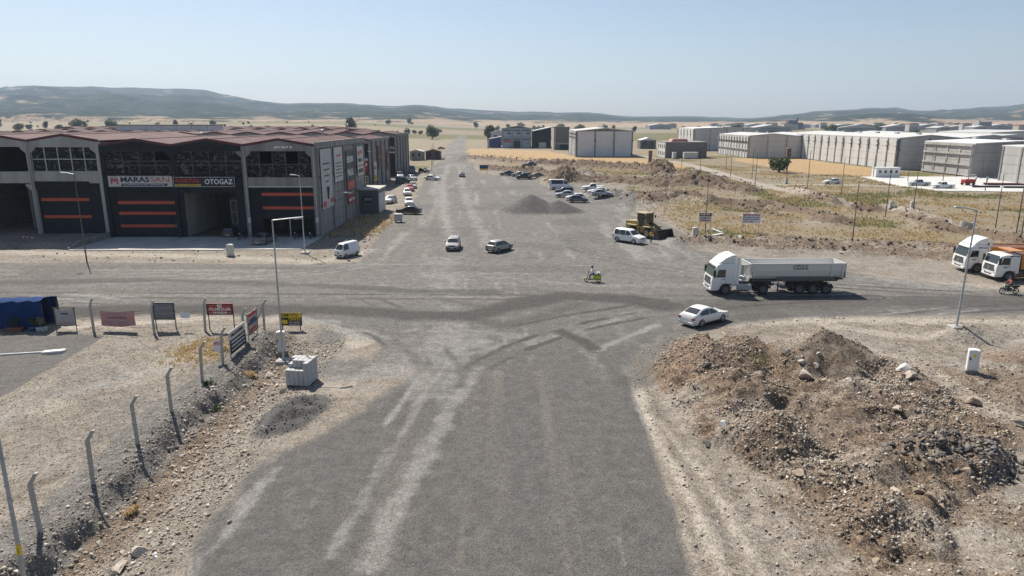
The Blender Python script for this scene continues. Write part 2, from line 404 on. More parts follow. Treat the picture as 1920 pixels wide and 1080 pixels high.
GOLD2 = [(129,322),(127,240),(110,212),(92,222),(96,300),(100,318)]
CONC = [(104,209),(150,209),(150,164),(119.7,163),(101,165.5),(99,180)]
FORE = [(-140,97.6),(-140,88.6),(-57.5,88.4),(-57.5,86.9),(-27,87.2),(-24.5,97.6)]
MAINC = [(-11.3,5),(-11.6,18),(-12.2,22),(-12.6,26.2),(-12.3,30.4),(-10.8,33),(-9.3,36),(-6.9,41),(-6.6,45),(-5.5,52),(-5,60),(4,62),(20,62.5),(46,63),(46,57.4),(29,56.9),(21.7,55.6),(15.9,53.8),(12.4,51.9),(9.8,48.6),(7.8,43.5),(7.4,39.1),(7.0,31),(6.8,25.4),(6.6,22),(6.5,18),(6.4,5)]
SPREAD = [(9.4,33),(10.4,29),(11,24),(10.4,14),(36,14),(37,44),(30,45),(26,48),(20,47)]
ASPX = [(-7.2,42),(-9,47),(-13,52),(-20,56),(-30,58),(-30,62),(44,62),(44,58),(25,56),(14,52.5),(9.8,48.3),(7.8,42)]
def bez(a, b, c, n=8): return [tuple((1-t)**2 * a[i] + 2*t*(1-t) * b[i] + t*t * c[i] for i in (0, 1)) for t in [k / n for k in range(n + 1)]]
TYRES = [(bez((0.5,14),(-1,52),(-50,66)), .55), (bez((-3,14),(-4,54),(-50,62)), .4), (bez((3,14),(4,54),(50,60.5)), -.7), (bez((4.5,14),(6,50),(40,59)), .5), (bez((-4.5,14),(-4,60),(-9,130)), .45), (bez((-50,64),(-5,63),(50,62)), -.6), (bez((-12,120),(-9,68),(-55,72)), .45), (bez((0,110),(4,70),(50,63)), -.6), (bez((2,14),(0,60),(-4,130)), .4), (bez((-2.2,44),(6,60),(34,63)), -.8), (bez((-10,48),(-14,58),(-40,60)), -.6), (bez((9,90),(14,72),(40,66)), .4), (bez((-16,84),(-14,70),(-45,69)), .5), (bez((-1,14),(-2,50),(-13,62)), -.5)]
def ell(x, y, q):
    return np.hypot((x - q[0]) / q[2], (y - q[1]) / q[3])

def terrain(x, y, detail=True):
    """height and ground cover at world points"""
    z = np.zeros(np.shape(x)); 
    nA = fbm(x, y, 7.0, 4, 0); nB = fbm(x, y, 1.5, 3, 1); nC = fbm(x, y, 0.5, 2, 2)
    wob = (nA - 0.5) * 3.0 + (nB - 0.5) * 1.2
    sMain = psd(x, y, MAIN); sCross = psd(x, y, CROSS); sStreet = psd(x, y, STREET)
    road = np.maximum(np.maximum(sMain, sCross), sStreet)
    off = sm(0.0, 2.5, -road)                                      # away from the carriageways
    z += off * ((nA - 0.5) * 0.35 + (nB - 0.5) * 0.14 + (nC - 0.5) * 0.06) + (nB - 0.5) * 0.012
    heap = psd(x, y, HEAP) + (nB - 0.5) * 1.2
    hz = 0.35 * sm(0, 1.2, heap)
    for q in MOUNDS:
        d = ell(x, y, q) + (nB - 0.5) * 0.35
        hz = np.maximum(hz, 0.30 * sm(0, 1.2, heap) + q[4] * np.clip(1 - d, 0, 1) ** 0.85)
    bl = billow(x, y, 1.5, 4, 3); bs = billow(x, y, 0.5, 2, 1)
    hm = sm(0.0, 0.8, heap)
    cone = np.maximum(sm(1, .5, ell(x, y, MOUNDS[1])), .6 * sm(1, .5, ell(x, y, MOUNDS[0])))
    conem = cone * hm
    hz = hz + hm * (1 - .7 * cone) * ((bl - 0.55) * 0.85 + (bs - 0.5) * 0.2)
    z = z + np.maximum(hz, 0) * sm(-0.1, 0.5, heap)
    spread = sm(-1.5, 2.5, psd(x, y, SPREAD) + wob) * sm(.30, .50, fbm(x + 2, y + 6, 5, 3, 3))
    z = z + spread * (1 - hm) * (.05 + (bl - .45) * .5 + (bs - .5) * .14)
    # ditch and broken bank between the gravel yard and the road
    along = sm(12, 15, y) * (1 - sm(46.5, 50, y))
    xe = -18.3 + (fbm(x * 0 + 3, y, 2.2, 3, 4) - 0.5) * 1.9
    prof = sm(xe - 0.05, xe + 0.5 + nB * 0.9, x) * (1 - sm(-17.0, -12.9, x))
    z = z + along * (prof * (-0.80 + (bl - 0.5) * 0.35 + (bs - 0.5) * 0.12) + 0.18 * np.exp(-((x - xe + 0.7) / 0.8) ** 2) * bl)
    for q, rough in ((CORNER, 0.5), (OCHRE, 0.4), (REDP, 0.4)):
        d = ell(x, y, q) + (nB - 0.5) * 0.4
        z = z + q[4] * np.clip(1 - d, 0, 1) * (1 - rough + rough * 2 * bl * (0.6 + bs * 0.4))
    d = np.hypot((x - SAND[0]) * 0.97 + (y - SAND[1]) * -0.20, (x - SAND[0]) * 0.20 + (y - SAND[1]) * 0.97)
    ca, sa = math.cos(0.28), math.sin(0.28); ux = (x - SAND[0]) * ca + (y - SAND[1]) * -sa; uy = (x - SAND[0]) * sa + (y - SAND[1]) * ca
    ds = np.hypot(ux / SAND[2], uy / SAND[3]) + (nB - 0.5) * 0.25
    pits = sm(0.25, 0.6, ux / SAND[2] + 0.35)
    z = z + SAND[4] * sm(0, 0.85, 1 - ds) * (1 - 0.62 * pits * (1 - billow(x, y, .9, 3, 2)) * 1.9) + sm(.05, .4, 1 - ds) * (bs - .5) * .16
    gp = np.zeros(np.shape(x))
    for q in GPILE:
        gp = np.maximum(gp, q[4] * np.clip(1 - ell(x, y, q) - (nA - 0.5) * 0.18, 0, 1))
    z = z + gp
    brown = np.zeros(np.shape(x)); rub = np.zeros(np.shape(x))
    for pl, wd, h in BANKS:
        d = pdist(x, y, pl) / wd + (nA - 0.5) * 1.1
        k = np.exp(-d * np.abs(d)) * (d < 3)
        z = z + 1.35 * h * k * (0.3 + 1.0 * bl); brown = np.maximum(brown, sm(0.15, 0.6, k))
    for pl, wd, h in RUBBLE_BANKS:
        d = pdist(x, y, pl) / wd + (nA - 0.5) * 1.2
        k = np.exp(-d * np.abs(d)) * (d < 3)
        z = z + h * k * (0.2 + 1.0 * bl); rub = np.maximum(rub, sm(0.15, 0.6, k))
    # wheel ruts on the right-hand shoulder
    sh = sm(6.9, 7.6, x) * (1 - sm(10.2, 11.2, x)) * (1 - sm(38, 44, y))
    z = z + sh * 0.07 * np.sin((x - 0.12 * (y - 22) * 0) * 4.2 + (nB - 0.5) * 3)
    flat = np.maximum(sm(-0.6, 0.4, psd(x, y, CONC)), sm(-0.4, 0.3, psd(x, y, FORE)))
    z = z * (1 - flat)
    far = sm(250, 420, np.hypot(x, y)); z = z * (1 - far * 0.8)
    # raised plot in front of the left-hand bays
    lift = 0.62 * sm(87.9, 89.6, y) * (1 - sm(-57.6, -57.2, x)) * (1 - sm(260, 300, y))
    z = z + lift + 16 * sm(380, 1300, y) * sm(40, -400, x)
    # ---- cover
    o = dict(z=z, cone=conem)
    o['gravel'] = np.maximum.reduce([sm(-0.7, 0.5, sCross + wob * 0.4), sm(-1.2, 0.8, sStreet + wob * 0.5), sm(0, 1.0, gp * 3), .75 * sm(.42, .58, fbm(x + 1, y + 5, 3.5, 4, 3)) * sm(-17, -14, x) * sm(-6, -8, x) * sm(40, 43, y) * sm(58, 55, y), .85 * sm(-21.2, -20, x + wob * .5) * sm(-16.6, -17.8, x + wob * .3) * sm(53, 50, y), .5 * sm(.5, .62, fbm(x + 9, y, 6, 4, 4)) * sm(-18, -20, x) * sm(54, 51, y)])
    sMC = psd(x, y, MAINC)
    rgt = sm(2, 6, x)
    o['asph'] = sm(-0.7 + .45 * rgt, 0.9 - .6 * rgt, sMC + (nB - 0.5) * (1.2 - .7 * rgt) - (1 - rgt) * .9 * sm(44, 52, y) * (nA - .35) * 6) * (1 - 0.45 * sm(36, 56, y + wob * 1.5 - .35 * np.maximum(x - 6, 0)))
    o['asph'] = np.maximum(o['asph'], .45 * sm(-3.0, 2.5, psd(x, y, ASPX) + wob * .8))
    o['asph'] = np.maximum(o['asph'], 0.8 * sm(-0.1, 0.1, psd(x, y, YARD)))
    dk = np.zeros(np.shape(x))
    for pl, wd, s in DARK:
        dk = np.maximum(dk, s * sm(1.6, 0.2, pdist(x, y, pl) / wd + (nA - 0.5) * 1.0 + (nB - 0.5) * 0.5))
    o['asph'] = np.maximum(o['asph'], dk)
    # lengthwise wear on the carriageway
    o['asph'] = o['asph'] * (1 - 0.30 * sm(0.45, 0.75, fbm(x * 3.2, y * 0.12, 3.0, 3, 2)) * sm(-0.5, 0.5, sMain))
    pale = np.zeros(np.shape(x))
    for pl, wd, s in PALE:
        pale = np.maximum(pale, s * sm(1.5, 0.1, pdist(x, y, pl) / wd + (nB - 0.5) * 1.4 + (nA - 0.5) * 0.8))
    for pl, s in TYRES:                                            # pairs of wheel tracks
        d = np.abs(np.abs(pdist(x, y, pl) + (nA - .5) * .3) - .8); m = sm(.42, .08, d + (nB - .5) * .35) * sm(.3, .55, fbm(x + s * 9, y, 6, 3, 1)) * sm(-.5, .5, road) * sm(36, 50, y)
        if s > 0: pale = np.maximum(pale, 1.3 * s * m)
        else: dk = np.maximum(dk, -1.2 * s * m)
    o['asph'] = np.maximum(o['asph'], dk)
    for cx, cy, r in RINGS:
        pale = np.maximum(pale, 0.5 * sm(0.45, 0.05, np.abs(np.hypot(x - cx, (y - cy)) - r) / 1.0 + (nB - 0.5) * 0.4))
    streaks = fbm(x * 0.10, y * 1.0, 1.6, 4, 5); str2 = fbm(x * 1.0 + y * 0.05, y * 0.10, 1.6, 4, 4)
    pale = np.maximum(pale, 0.58 * sm(0.52, 0.78, streaks) * sm(-0.5, 2, sCross) * sm(50, 62, y + wob))
    pale = np.maximum(pale, 0.62 * sm(0.52, 0.75, str2) * sm(-0.5, 2, sStreet))
    pale = np.maximum(pale, 0.40 * sm(0.50, 0.8, str2) * sm(-0.5, 2, sMC) * sm(20, 46, y) * sm(64, 50, y))
    o['pale'] = pale * (1 - .85 * dk); big = fbm(x * .5 + 20, y + 4, 5, 4, 2)
    o['dark'] = np.maximum(dk, .45 * sm(.5, .68, big) * sm(0, 2, np.maximum(sCross, sStreet)) * sm(48, 56, y))
    sandm = sm(0.05, 0.25, 1 - ds)
    o['asph'] = np.maximum(o['asph'] * (1 - sandm), sandm * .85)
    o['asph'] = np.maximum(o['asph'], .42 * sm(.5, .72, fbm(x * .12 + 9, y, 1.9, 4, 1)) * sm(-.5, 2, sCross))
    o['asph'] = np.maximum(o['asph'], .42 * sm(.5, .72, fbm(x + 7, y * .12, 1.9, 4, 3)) * sm(-.5, 2, sStreet) * (1 - sm(150, 260, y)))
    hmask = sm(-0.3, 0.4, heap)
    o['pale'] = np.maximum(o['pale'] * (1 - hmask * .7), .40 * hmask * sm(.48, .34, fbm(x + 5, y + 3, 4.0, 4, 5)))
    o['brown'] = np.maximum.reduce([hmask * (0.35 + 0.6 * sm(0.42, 0.6, nA)), brown, 0.75 * along * prof, 0.7 * rub * (y < 110), .35 * sm(.44, .62, fbm(x + 3, y + 8, 8, 4, 4)) * sm(7.5, 10, x) * (1 - sm(50, 56, y)), .62 * spread, .65 * sm(.47, .6, fbm(x + 11, y * .6, 11, 4, 2)) * sm(6, 14, x) * (1 - sm(60, 75, x)) * sm(105, 150, y + x * .4) * (1 - sm(236, 250, y)) * sm(1, -2, sStreet), 0.6 * sm(0, .3, 1 - ell(x, y, CORNER))])
    red = hmask * sm(5.0, 2.5, np.hypot(x - 11.3, y - 42.5)) + 0.6 * hmask * sm(2.2, 1.0, np.hypot(x - 11.2, y - 36)) + 0.7 * sm(0, 0.3, 1 - ell(x, y, REDP)) + 0.4 * sm(0, 0.3, 1 - ell(x, y, OCHRE))
    for cx, cy, r in ((16, 222, 9), (6, 206, 6), (17, 120, 4), (46, 160, 6)): red = red + 0.6 * sm(r, r * 0.4, np.hypot(x - cx, y - cy) + (nA - 0.5) * 6)
    red = red + .35 * sm(1.3, .3, pdist(x, y, [(-12.4, 40), (-10.4, 37.6), (-8.6, 40.5)]) / 1.4 + (nB - .5))
    o['red'] = np.clip(red, 0, 1)
    field = np.maximum(sm(22, 30, x + wob) * sm(96, 104, y + (x - 27) * 0.55 + wob * 0.7), sm(222, 250, y + wob * 2)) * sm(0.5, -2.5, sStreet + wob)
    tr = np.minimum(pdist(x, y, TRACK) / 2.6, pdist(x, y, TRACK2) / 1.6) + (nA - 0.5) * 0.6
    trk = sm(1.2, 0.7, tr)
    o['pale'] = np.maximum(o['pale'], 0.75 * trk)
    o['pale'] = np.maximum(o['pale'], rub * 0.45 * sm(0.45, 0.65, nB))
    gold = np.maximum(sm(-3, 2, psd(x, y, GOLD) + wob * 1.5), sm(-4, 3, psd(x, y, GOLD2) + wob * 2))
    o['grass'] = field * (1 - trk) * (1 - brown * 0.85) * (0.55 + 0.45 * sm(0.35, 0.6, nA))
    yardg = sm(1.6, 0.4, np.hypot(x + 22.2, (y - 47.5) * 0.8) / 2.0 + (nB - .5)) 
    o['grass'] = np.maximum(o['grass'], yardg * 0.9)
    o['gold'] = np.maximum(gold * (1 - brown), 0)
    gpat = fbm(x + 40, y, 14, 4, 2)
    o['green'] = field * (1 - trk) * (1 - gold) * (1 - brown * 0.6) * sm(0.5, 0.64, gpat) * 0.85
    # farm fields on the plain
    plain = sm(300, 420, y + wob * 4) + (1 - sm(-160, -110, x)) * sm(60, 110, y); plain = np.clip(plain, 0, 1)
    cx = np.floor((x + y * 0.2) / 170); cy = np.floor((y + 0.15 * x) / (90 + y * 0.06)); hsh = (np.sin(cx * 12.9898 + cy * 78.233) * 43758.5453) % 1.0
    o['gold'] = np.maximum(o['gold'], plain * (hsh > 0.8) * 0.35)
    o['green'] = np.where(plain > 0.3, plain * ((hsh < 0.16) * 0.95 * sm(500, 650, y) + (hsh > .5) * (hsh < .72) * .55), o['green'])
    o['grass'] = np.maximum(o['grass'], plain * 0.85)
    o['pale'] = np.maximum(o['pale'], plain * ((hsh > 0.16) & (hsh < 0.30)) * 0.3)
    o['gold'] = o['gold'] * (1 - sm(-1, 2, sStreet)); o['green'] *= (1 - sm(-1, 2, sStreet)); 
    for q in ('grass', 'green', 'brown'): o[q] = o[q] * (1 - flat)
    o['asph'] = np.maximum(o['asph'], .8 * sm(.05, .4, gp)); o['pale'] = o['pale'] * (1 - sm(.05, .3, gp)); o['spread'] = spread
    o['rub'] = np.maximum.reduce([rub, hmask * 0.7, spread * .6])
    # ---- which piece of the setting a point belongs to
    rid = np.zeros(np.shape(x), int)
    rid[sMain > 0] = 1; rid[(sCross > 0)] = 2; rid[(sStreet > 0)] = 3
    rid[(tr < 1) & (sCross <= 0)] = 4
    rid[heap > 0.25] = 5; rid[ds < 0.95] = 6; rid[gp > 0.08] = 7
    rid[ell(x, y, OCHRE) < 0.95] = 8; rid[ell(x, y, REDP) < 0.95] = 9
    rid[psd(x, y, YARD) > 0] = 10; rid[(psd(x, y, GOLD) > 0) | (psd(x, y, GOLD2) > 0)] = 11
    o['rid'] = rid
    return o
def zat(x, y):
    return float(terrain(np.array([float(x)]), np.array([float(y)]))['z'][0])

# ---- one ground material; cover masks ride on the mesh
def ground_material():
    t = NT('ground'); pos = t.n('NewGeometry').outputs['Position']
    A = []; dark = None
    for nm in ('cover_a', 'cover_b', 'cover_c'):
        a = t.n('Attribute', attribute_name=nm); s = t.n('SeparateColor'); t.L(a.outputs['Color'], s.inputs[0]); dark = dark or a.outputs['Alpha']; A += [s.outputs[0], s.outputs[1], s.outputs[2]]
    gravel, asph, pale, brown, grass, gold, green, red, rub = A
    n0 = t.noise(pos, 0.22, 4); n1 = t.noise(pos, 1.1, 5, 0.6); n2 = t.noise(pos, 5.5, 5, 0.65); n3 = t.noise(pos, 26, 3, 0.7)
    vo = t.n('TexVoronoi', feature='F1'); vo.inputs['Scale'].default_value = 4.5; t.L(pos, vo.inputs['Vector'])
    vs_ = t.n('SeparateColor'); t.L(vo.outputs['Color'], vs_.inputs[0]); peb = vs_.outputs[0]
    vo2 = t.n('TexVoronoi', feature='F1'); vo2.inputs['Scale'].default_value = 15.0; t.L(pos, vo2.inputs['Vector'])
    vs2 = t.n('SeparateColor'); t.L(vo2.outputs['Color'], vs2.inputs[0]); peb2 = vs2.outputs[1]
    edge = t.math('ADD', t.math('MULTIPLY', t.math('SUBTRACT', n2, 0.5), 0.55), t.math('MULTIPLY', t.math('SUBTRACT', n1, 0.5), 0.8))
    def lay(base, col, mask, lo=0.3, hi=0.75, e=1.0):
        m = t.math('ADD', mask, t.math('MULTIPLY', t.math('MULTIPLY', edge, e), t.step(mask, 0.0, 0.25)))
        return t.mix(t.step(m, lo, hi), base, col)
    col = t.mix(t.step(n1, 0.35, 0.65), (0.312,0.272,0.222), (0.215,0.183,0.146))
    col = t.mix(t.step(n0, 0.40, 0.62), col, t.mix(n2, (0.365,0.328,0.277), (0.268,0.236,0.196)))
    col = lay(col, t.mix(t.step(n2, 0.3, 0.7), (0.225,0.18,0.112), (0.315,0.262,0.178)), grass)
    col = lay(col, t.mix(t.step(n2, 0.3, 0.7), (0.115,0.115,0.045), (0.2,0.18,0.075)), green, 0.3, 0.8)
    col = lay(col, t.mix(t.step(n1, 0.3, 0.7), (0.40,0.265,0.125), (0.48,0.345,0.195)), gold)
    col = lay(col, t.mix(t.step(n2, 0.32, 0.68), (0.125,0.090,0.064), (0.265,0.198,0.140)), brown, 0.25, 0.8)
    col = lay(col, t.mix(t.step(n2, 0.3, 0.7), (0.215,0.148,0.103), (0.30,0.222,0.162)), red, 0.25, 0.9)
    col = lay(col, t.mix(t.step(n1, 0.3, 0.7), (0.163,0.154,0.140), (0.225,0.212,0.192)), gravel, 0.3, 0.7)
    col = lay(col, t.mix(t.step(n1, 0.3, 0.7), (0.118,0.113,0.107), (0.160,0.153,0.144)), asph, 0.1, 0.95, 0.8)
    col = lay(col, t.mix(n2, (0.49,0.44,0.37), (0.385,0.343,0.287)), t.math('MULTIPLY', pale, t.math('SUBTRACT', 1.0, t.step(t.math('MAXIMUM', gravel, asph), .1, .5))), 0.1, 1.0, 1.2)
    col = lay(col, t.mix(n2, (0.375,0.362,0.338), (0.30,0.29,0.27)), t.math('MULTIPLY', pale, t.step(t.math('MAXIMUM', gravel, asph), .1, .5)), 0.1, 1.05, 1.2)
    col = t.mix(t.math('MULTIPLY', t.step(t.math('ADD', dark, t.math('MULTIPLY', t.math('SUBTRACT', n2, .5), .5)), .12, .95), .62), col, (0.055,0.05,0.045))
    # individual chippings and pebbles
    gr = t.math('ADD', t.math('MULTIPLY', t.math('SUBTRACT', peb, 0.5), 0.55), t.math('MULTIPLY', t.math('SUBTRACT', peb2, 0.5), 1.3))
    gr = t.math('ADD', gr, t.math('MULTIPLY', t.math('SUBTRACT', n3, 0.5), 0.8))
    amt = t.math('ADD', t.math('SUBTRACT', 0.46, t.math('MULTIPLY', asph, .20)), t.math('MULTIPLY', rub, 0.3))
    val = t.math('ADD', 0.78, t.math('MULTIPLY', gr, amt))
    hsv = t.n('HueSaturation'); t.L(col, hsv.inputs['Color']); t.L(val, hsv.inputs['Value'])
    t.L(hsv.outputs[0], t.b.inputs['Base Color'])
    t.b.inputs['Roughness'].default_value = 0.92; t.b.inputs['Specular IOR Level'].default_value = 0.25
    h = t.math('ADD', t.math('MULTIPLY', n2, 0.6), t.math('ADD', t.math('MULTIPLY', n3, 0.6), t.math('MULTIPLY', vo2.outputs['Distance'], -0.6)))
    t.bump(h, 0.8, 0.07)
    return t.mat
GROUND = ground_material()

def grid_patch(x0, x1, y0, y1, d, holes=(), sink=0.0):
    nx = int(round((x1 - x0) / d)) + 1; ny = int(round((y1 - y0) / d)) + 1
    gx, gy = np.meshgrid(np.linspace(x0, x1, nx), np.linspace(y0, y1, ny))
    gx = gx.ravel(); gy = gy.ravel(); T = terrain(gx, gy)
    i = np.arange(nx - 1); j = np.arange(ny - 1); I, J = np.meshgrid(i, j); a = (J * nx + I).ravel()
    F = np.stack([a, a + 1, a + nx + 1, a + nx], 1)
    cx = gx[F].mean(1); cy = gy[F].mean(1); keep = np.ones(len(F), bool)
    for hx0, hx1, hy0, hy1 in holes: keep &= ~((cx > hx0) & (cx < hx1) & (cy > hy0) & (cy < hy1))
    F = F[keep]
    return dict(v=np.stack([gx, gy, T['z'] - sink], 1), f=F, r=T['rid'][F[:, 0]], T=T)
NEAR = (-47, 49, 13, 77); MID = (-82, 152, 48, 262); FARA = (-404, 500, 10, 802)
def shrink(b, q): return (b[0] + q, b[1] - q, b[2] + q, b[3] - q)
patches = [grid_patch(*NEAR, 0.16), grid_patch(*MID, 0.5, [shrink(NEAR, 1.2)], 0.03), grid_patch(*FARA, 4.0, [shrink(NEAR, 5), shrink(MID, 5)], 0.12),
           grid_patch(-9000, 9000, -1000, 9000, 100, [(-304, 400, -60, 702)], 0.5)]
KINDS = {0: ('ground', None), 1: ('main_road', None), 2: ('cross_road', None), 3: ('gravel_street', None), 4: ('dirt_track', None),
         5: ('rubble_heap', ('wide heap of brown earth and rubble beside the bend of the road', 'heap')),
         6: ('sand_heap', ('trampled dark grey sand heap spilling onto the road near stacked blocks', 'heap')),
         7: ('gravel_pile', ('smooth conical pile of grey gravel near the parked cars', 'pile')),
         8: ('earth_pile', ('low ochre pile of earth around the base of a lamp post', 'pile')),
         9: ('earth_pile', ('low reddish pile of earth beyond the white cabinet', 'pile')),
         10: ('yard_paving', None), 11: ('stubble_field', None)}
for r, (nm, lab) in KINDS.items():
    V = []; F = []; A = [[], [], []]; base = 0
    for P in patches:
        f = P['f'][P['r'] == r]
        if len(f) == 0: continue
        used, inv = np.unique(f, return_inverse=True); T = P['T']
        V.append(P['v'][used]); F.append(inv.reshape(-1, 4) + base); base += len(used)
        for k, names in enumerate((('gravel', 'asph', 'pale'), ('brown', 'grass', 'gold'), ('green', 'red', 'rub'))):
            A[k].append(np.stack([T[q][used] for q in names] + [T['dark'][used] if k == 0 else np.ones(len(used))], 1))
    V = np.concatenate(V); F = np.concatenate(F)
    org = np.array([0, 0, 0.0])
    if lab: org = np.array([V[:, 0].mean(), V[:, 1].mean(), V[:, 2].min()])
    me = bpy.data.meshes.new(nm)
    me.vertices.add(len(V)); me.vertices.foreach_set('co', (V - org).astype(np.float32).ravel())
    me.loops.add(F.size); me.loops.foreach_set('vertex_index', F.astype(np.int32).ravel())
    me.polygons.add(len(F)); me.polygons.foreach_set('loop_start', np.arange(0, F.size, 4, dtype=np.int32))
    me.update(calc_edges=True); me.polygons.foreach_set('use_smooth', [True] * len(F))
    for k, an in enumerate(('cover_a', 'cover_b', 'cover_c')):
        at = me.attributes.new(an, 'FLOAT_COLOR', 'POINT'); at.data.foreach_set('color', np.clip(np.concatenate(A[k]), 0, 1).astype(np.float32).ravel())
    me.materials.append(GROUND)
    o = link(nm, me, None, tuple(org))
    if lab: tag(o, *lab)
    else: tag(o, kind='structure')
# ================================================================ buildings
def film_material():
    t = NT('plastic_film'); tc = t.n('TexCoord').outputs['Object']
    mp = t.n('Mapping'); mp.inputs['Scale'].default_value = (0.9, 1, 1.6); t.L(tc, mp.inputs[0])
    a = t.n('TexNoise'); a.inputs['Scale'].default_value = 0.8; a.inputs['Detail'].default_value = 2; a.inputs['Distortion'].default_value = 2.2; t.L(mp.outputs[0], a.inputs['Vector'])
    t.L(t.mix(t.step(a.outputs['Fac'], 0.5, 0.72), (0.035,0.037,0.039), (0.19,0.195,0.20)), t.b.inputs['Base Color'])  # pale streaks in the base colour imitate sky glints on the crumpled film
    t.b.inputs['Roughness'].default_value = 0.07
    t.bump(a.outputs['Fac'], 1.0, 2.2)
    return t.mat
FILM = film_material()
def roof_material(name, c1, c2, ribs=1.0):
    """profiled metal sheet: ribs run down the slope (local x), laps and chalky weathering"""
    t = NT(name); tc = t.n('TexCoord').outputs['Object']
    wv = t.n('TexWave', wave_type='BANDS', bands_direction='Y'); wv.inputs['Scale'].default_value = 1.6 * ribs; t.L(tc, wv.inputs[0])
    n = t.noise(tc, 0.5, 5, 0.65); n2 = t.noise(tc, 3.5, 4, 0.6)
    col = t.mix(t.step(n, 0.38, 0.66), c1, c2)
    col = t.mix(t.math('MULTIPLY', t.step(n2, 0.55, 0.75), 0.5), col, tuple(min(1, q * 1.9 + 0.03) for q in c1))
    t.L(col, t.b.inputs['Base Color']); t.b.inputs['Roughness'].default_value = 0.72; t.b.inputs['Specular IOR Level'].default_value = 0.15
    t.bump(wv.outputs['Fac'], 0.6, 0.05)
    return t.mat
ROOF_RED = roof_material('roof_maroon', (0.070,0.030,0.032), (0.125,0.068,0.068))
ROOF_GREY = roof_material('roof_sheet', (0.46,0.46,0.45), (0.56,0.56,0.54))
def block_material():
    t = NT('blockwork'); tc = t.n('TexCoord').outputs['Object']
    sp = t.n('SeparateXYZ'); t.L(tc, sp.inputs[0]); cb = t.n('CombineXYZ')
    t.L(t.math('ADD', sp.outputs[0], sp.outputs[1]), cb.inputs[0]); t.L(sp.outputs[2], cb.inputs[1])
    b = t.n('TexBrick'); b.inputs['Scale'].default_value = 1.0; b.inputs['Brick Width'].default_value = 0.6; b.inputs['Row Height'].default_value = 0.3
    b.inputs['Mortar Size'].default_value = 0.02; t.L(cb.outputs[0], b.inputs['Vector'])
    t.set(b.inputs['Color1'], (0.16,0.155,0.15)); t.set(b.inputs['Color2'], (0.105,0.10,0.098)); t.set(b.inputs['Mortar'], (0.23,0.225,0.215))
    t.L(b.outputs[0], t.b.inputs['Base Color']); t.b.inputs['Roughness'].default_value = 0.9; return t.mat
BLOCKW = block_material()

BAY = 9.85; EAVE = 12.3; RIDGE = 13.55
def gable_roof(parent, x0, x1, y0, y1, eave, ridge, mat, trim, over=0.35, thick=0.12):
    """one pitched bay: two sheeted slopes, a verge board on the front gable"""
    xm = (x0 + x1) / 2
    r = MB()
    r.prism([(x0, eave), (xm, ridge), (x1, eave), (x1, eave + thick), (xm, ridge + thick), (x0, eave + thick)], y0 - over, y1 + over)
    o = r.build('roof', mat, parent)
    t = MB(); h = 0.30
    t.prism([(x0, eave - 0.10), (xm, ridge - 0.10), (x1, eave - 0.10), (x1, eave + h - 0.05), (xm, ridge + h - 0.05), (x0, eave + h - 0.05)], y0 - over - 0.06, y0 - over - 0.003)
    t.build('verge_board', trim, o)
    c = MB(); c.box(xm - 0.22, xm + 0.22, y0 - over, y1 + over, ridge + thick + 0.005, ridge + thick + 0.05); c.build('ridge_cap', trim, o)
    for xx in (x0,):
        g = MB(); g.box(xx - .28, xx + .28, y0 - over + .02, y1 + over, eave + thick + .01, eave + thick + .09); g.build('valley_gutter', M('roof_white'), o)
    return o

def column(parent, x, y, h, mat, w=0.5, d=0.55, corbels=()):
    m = MB(); m.box(x - w/2, x + w/2, y - d, y, 0, h)
    for z, side in corbels:
        for s in side:
            xs = x + s * w / 2
            m.prism([(xs, z - 0.9), (xs + s * 0.75, z - 0.25), (xs + s * 0.75, z), (xs, z)], y - d + 0.08, y - 0.05)
    return m.build('column', mat, parent)

def window_wall(parent, x0, x1, z0, z1, y, nx, nz, frame, missing=(), cham=0.7, thin=0.09):
    fw = thin
    xs = [x0 + (x1 - x0) * i / nx for i in range(nx + 1)]; zs = [z0, z0 + (z1 - z0) * 0.46, z0 + (z1 - z0) * 0.62, z1] if nz == 3 else [z0 + (z1 - z0) * i / nz for i in range(nz + 1)]
    f = MB()
    for x in xs: f.box(x - fw/2, x + fw/2, y - 0.10, y + 0.02, z0, z1)
    for z in zs: f.box(x0, x1, y - 0.083, y + 0.01, z - fw/2, z + fw/2)
    fr = f.build('window_frame', frame, parent)
    for i in range(nx):
        for k in range(len(zs) - 1):
            if (i, k) in missing: continue
            g = MB(); a, b = xs[i] + fw/2, xs[i+1] - fw/2; c, d = zs[k] + fw/2, zs[k+1] - fw/2
            g.poly([(a, y - 0.03, c), (b, y - 0.03, c), (b, y - 0.03, d), (a, y - 0.03, d)])
            g.build('pane', FILM, fr)
    return fr

def shutter(parent, x0, x1, z0, z1, y, stripes, sx=None):
    m = MB(); n = int((z1 - z0) / 0.22)
    for i in range(n):
        a = z0 + (z1 - z0) * i / n; b = z0 + (z1 - z0) * (i + 1) / n
        m.add([(x0, y, a), (x1, y, a), (x1, y - 0.03, (a+b)/2), (x0, y - 0.03, (a+b)/2), (x0, y, b), (x1, y, b)], [(0,1,2,3), (3,2,5,4)])
    s = m.build('shutter', M('charcoal'), parent)
    for z in stripes:
        q = MB(); xa, xb = sx or (x0 + 0.15, x1 - 0.15); q.box(xa, xb, y - 0.05, y - 0.032, z - 0.21, z + 0.21); q.build('stripe', M('orange'), s)
    return s

def wall_box(parent, name, mat, *b):
    q = MB(); q.box(*b); return q.build(name, mat, parent)

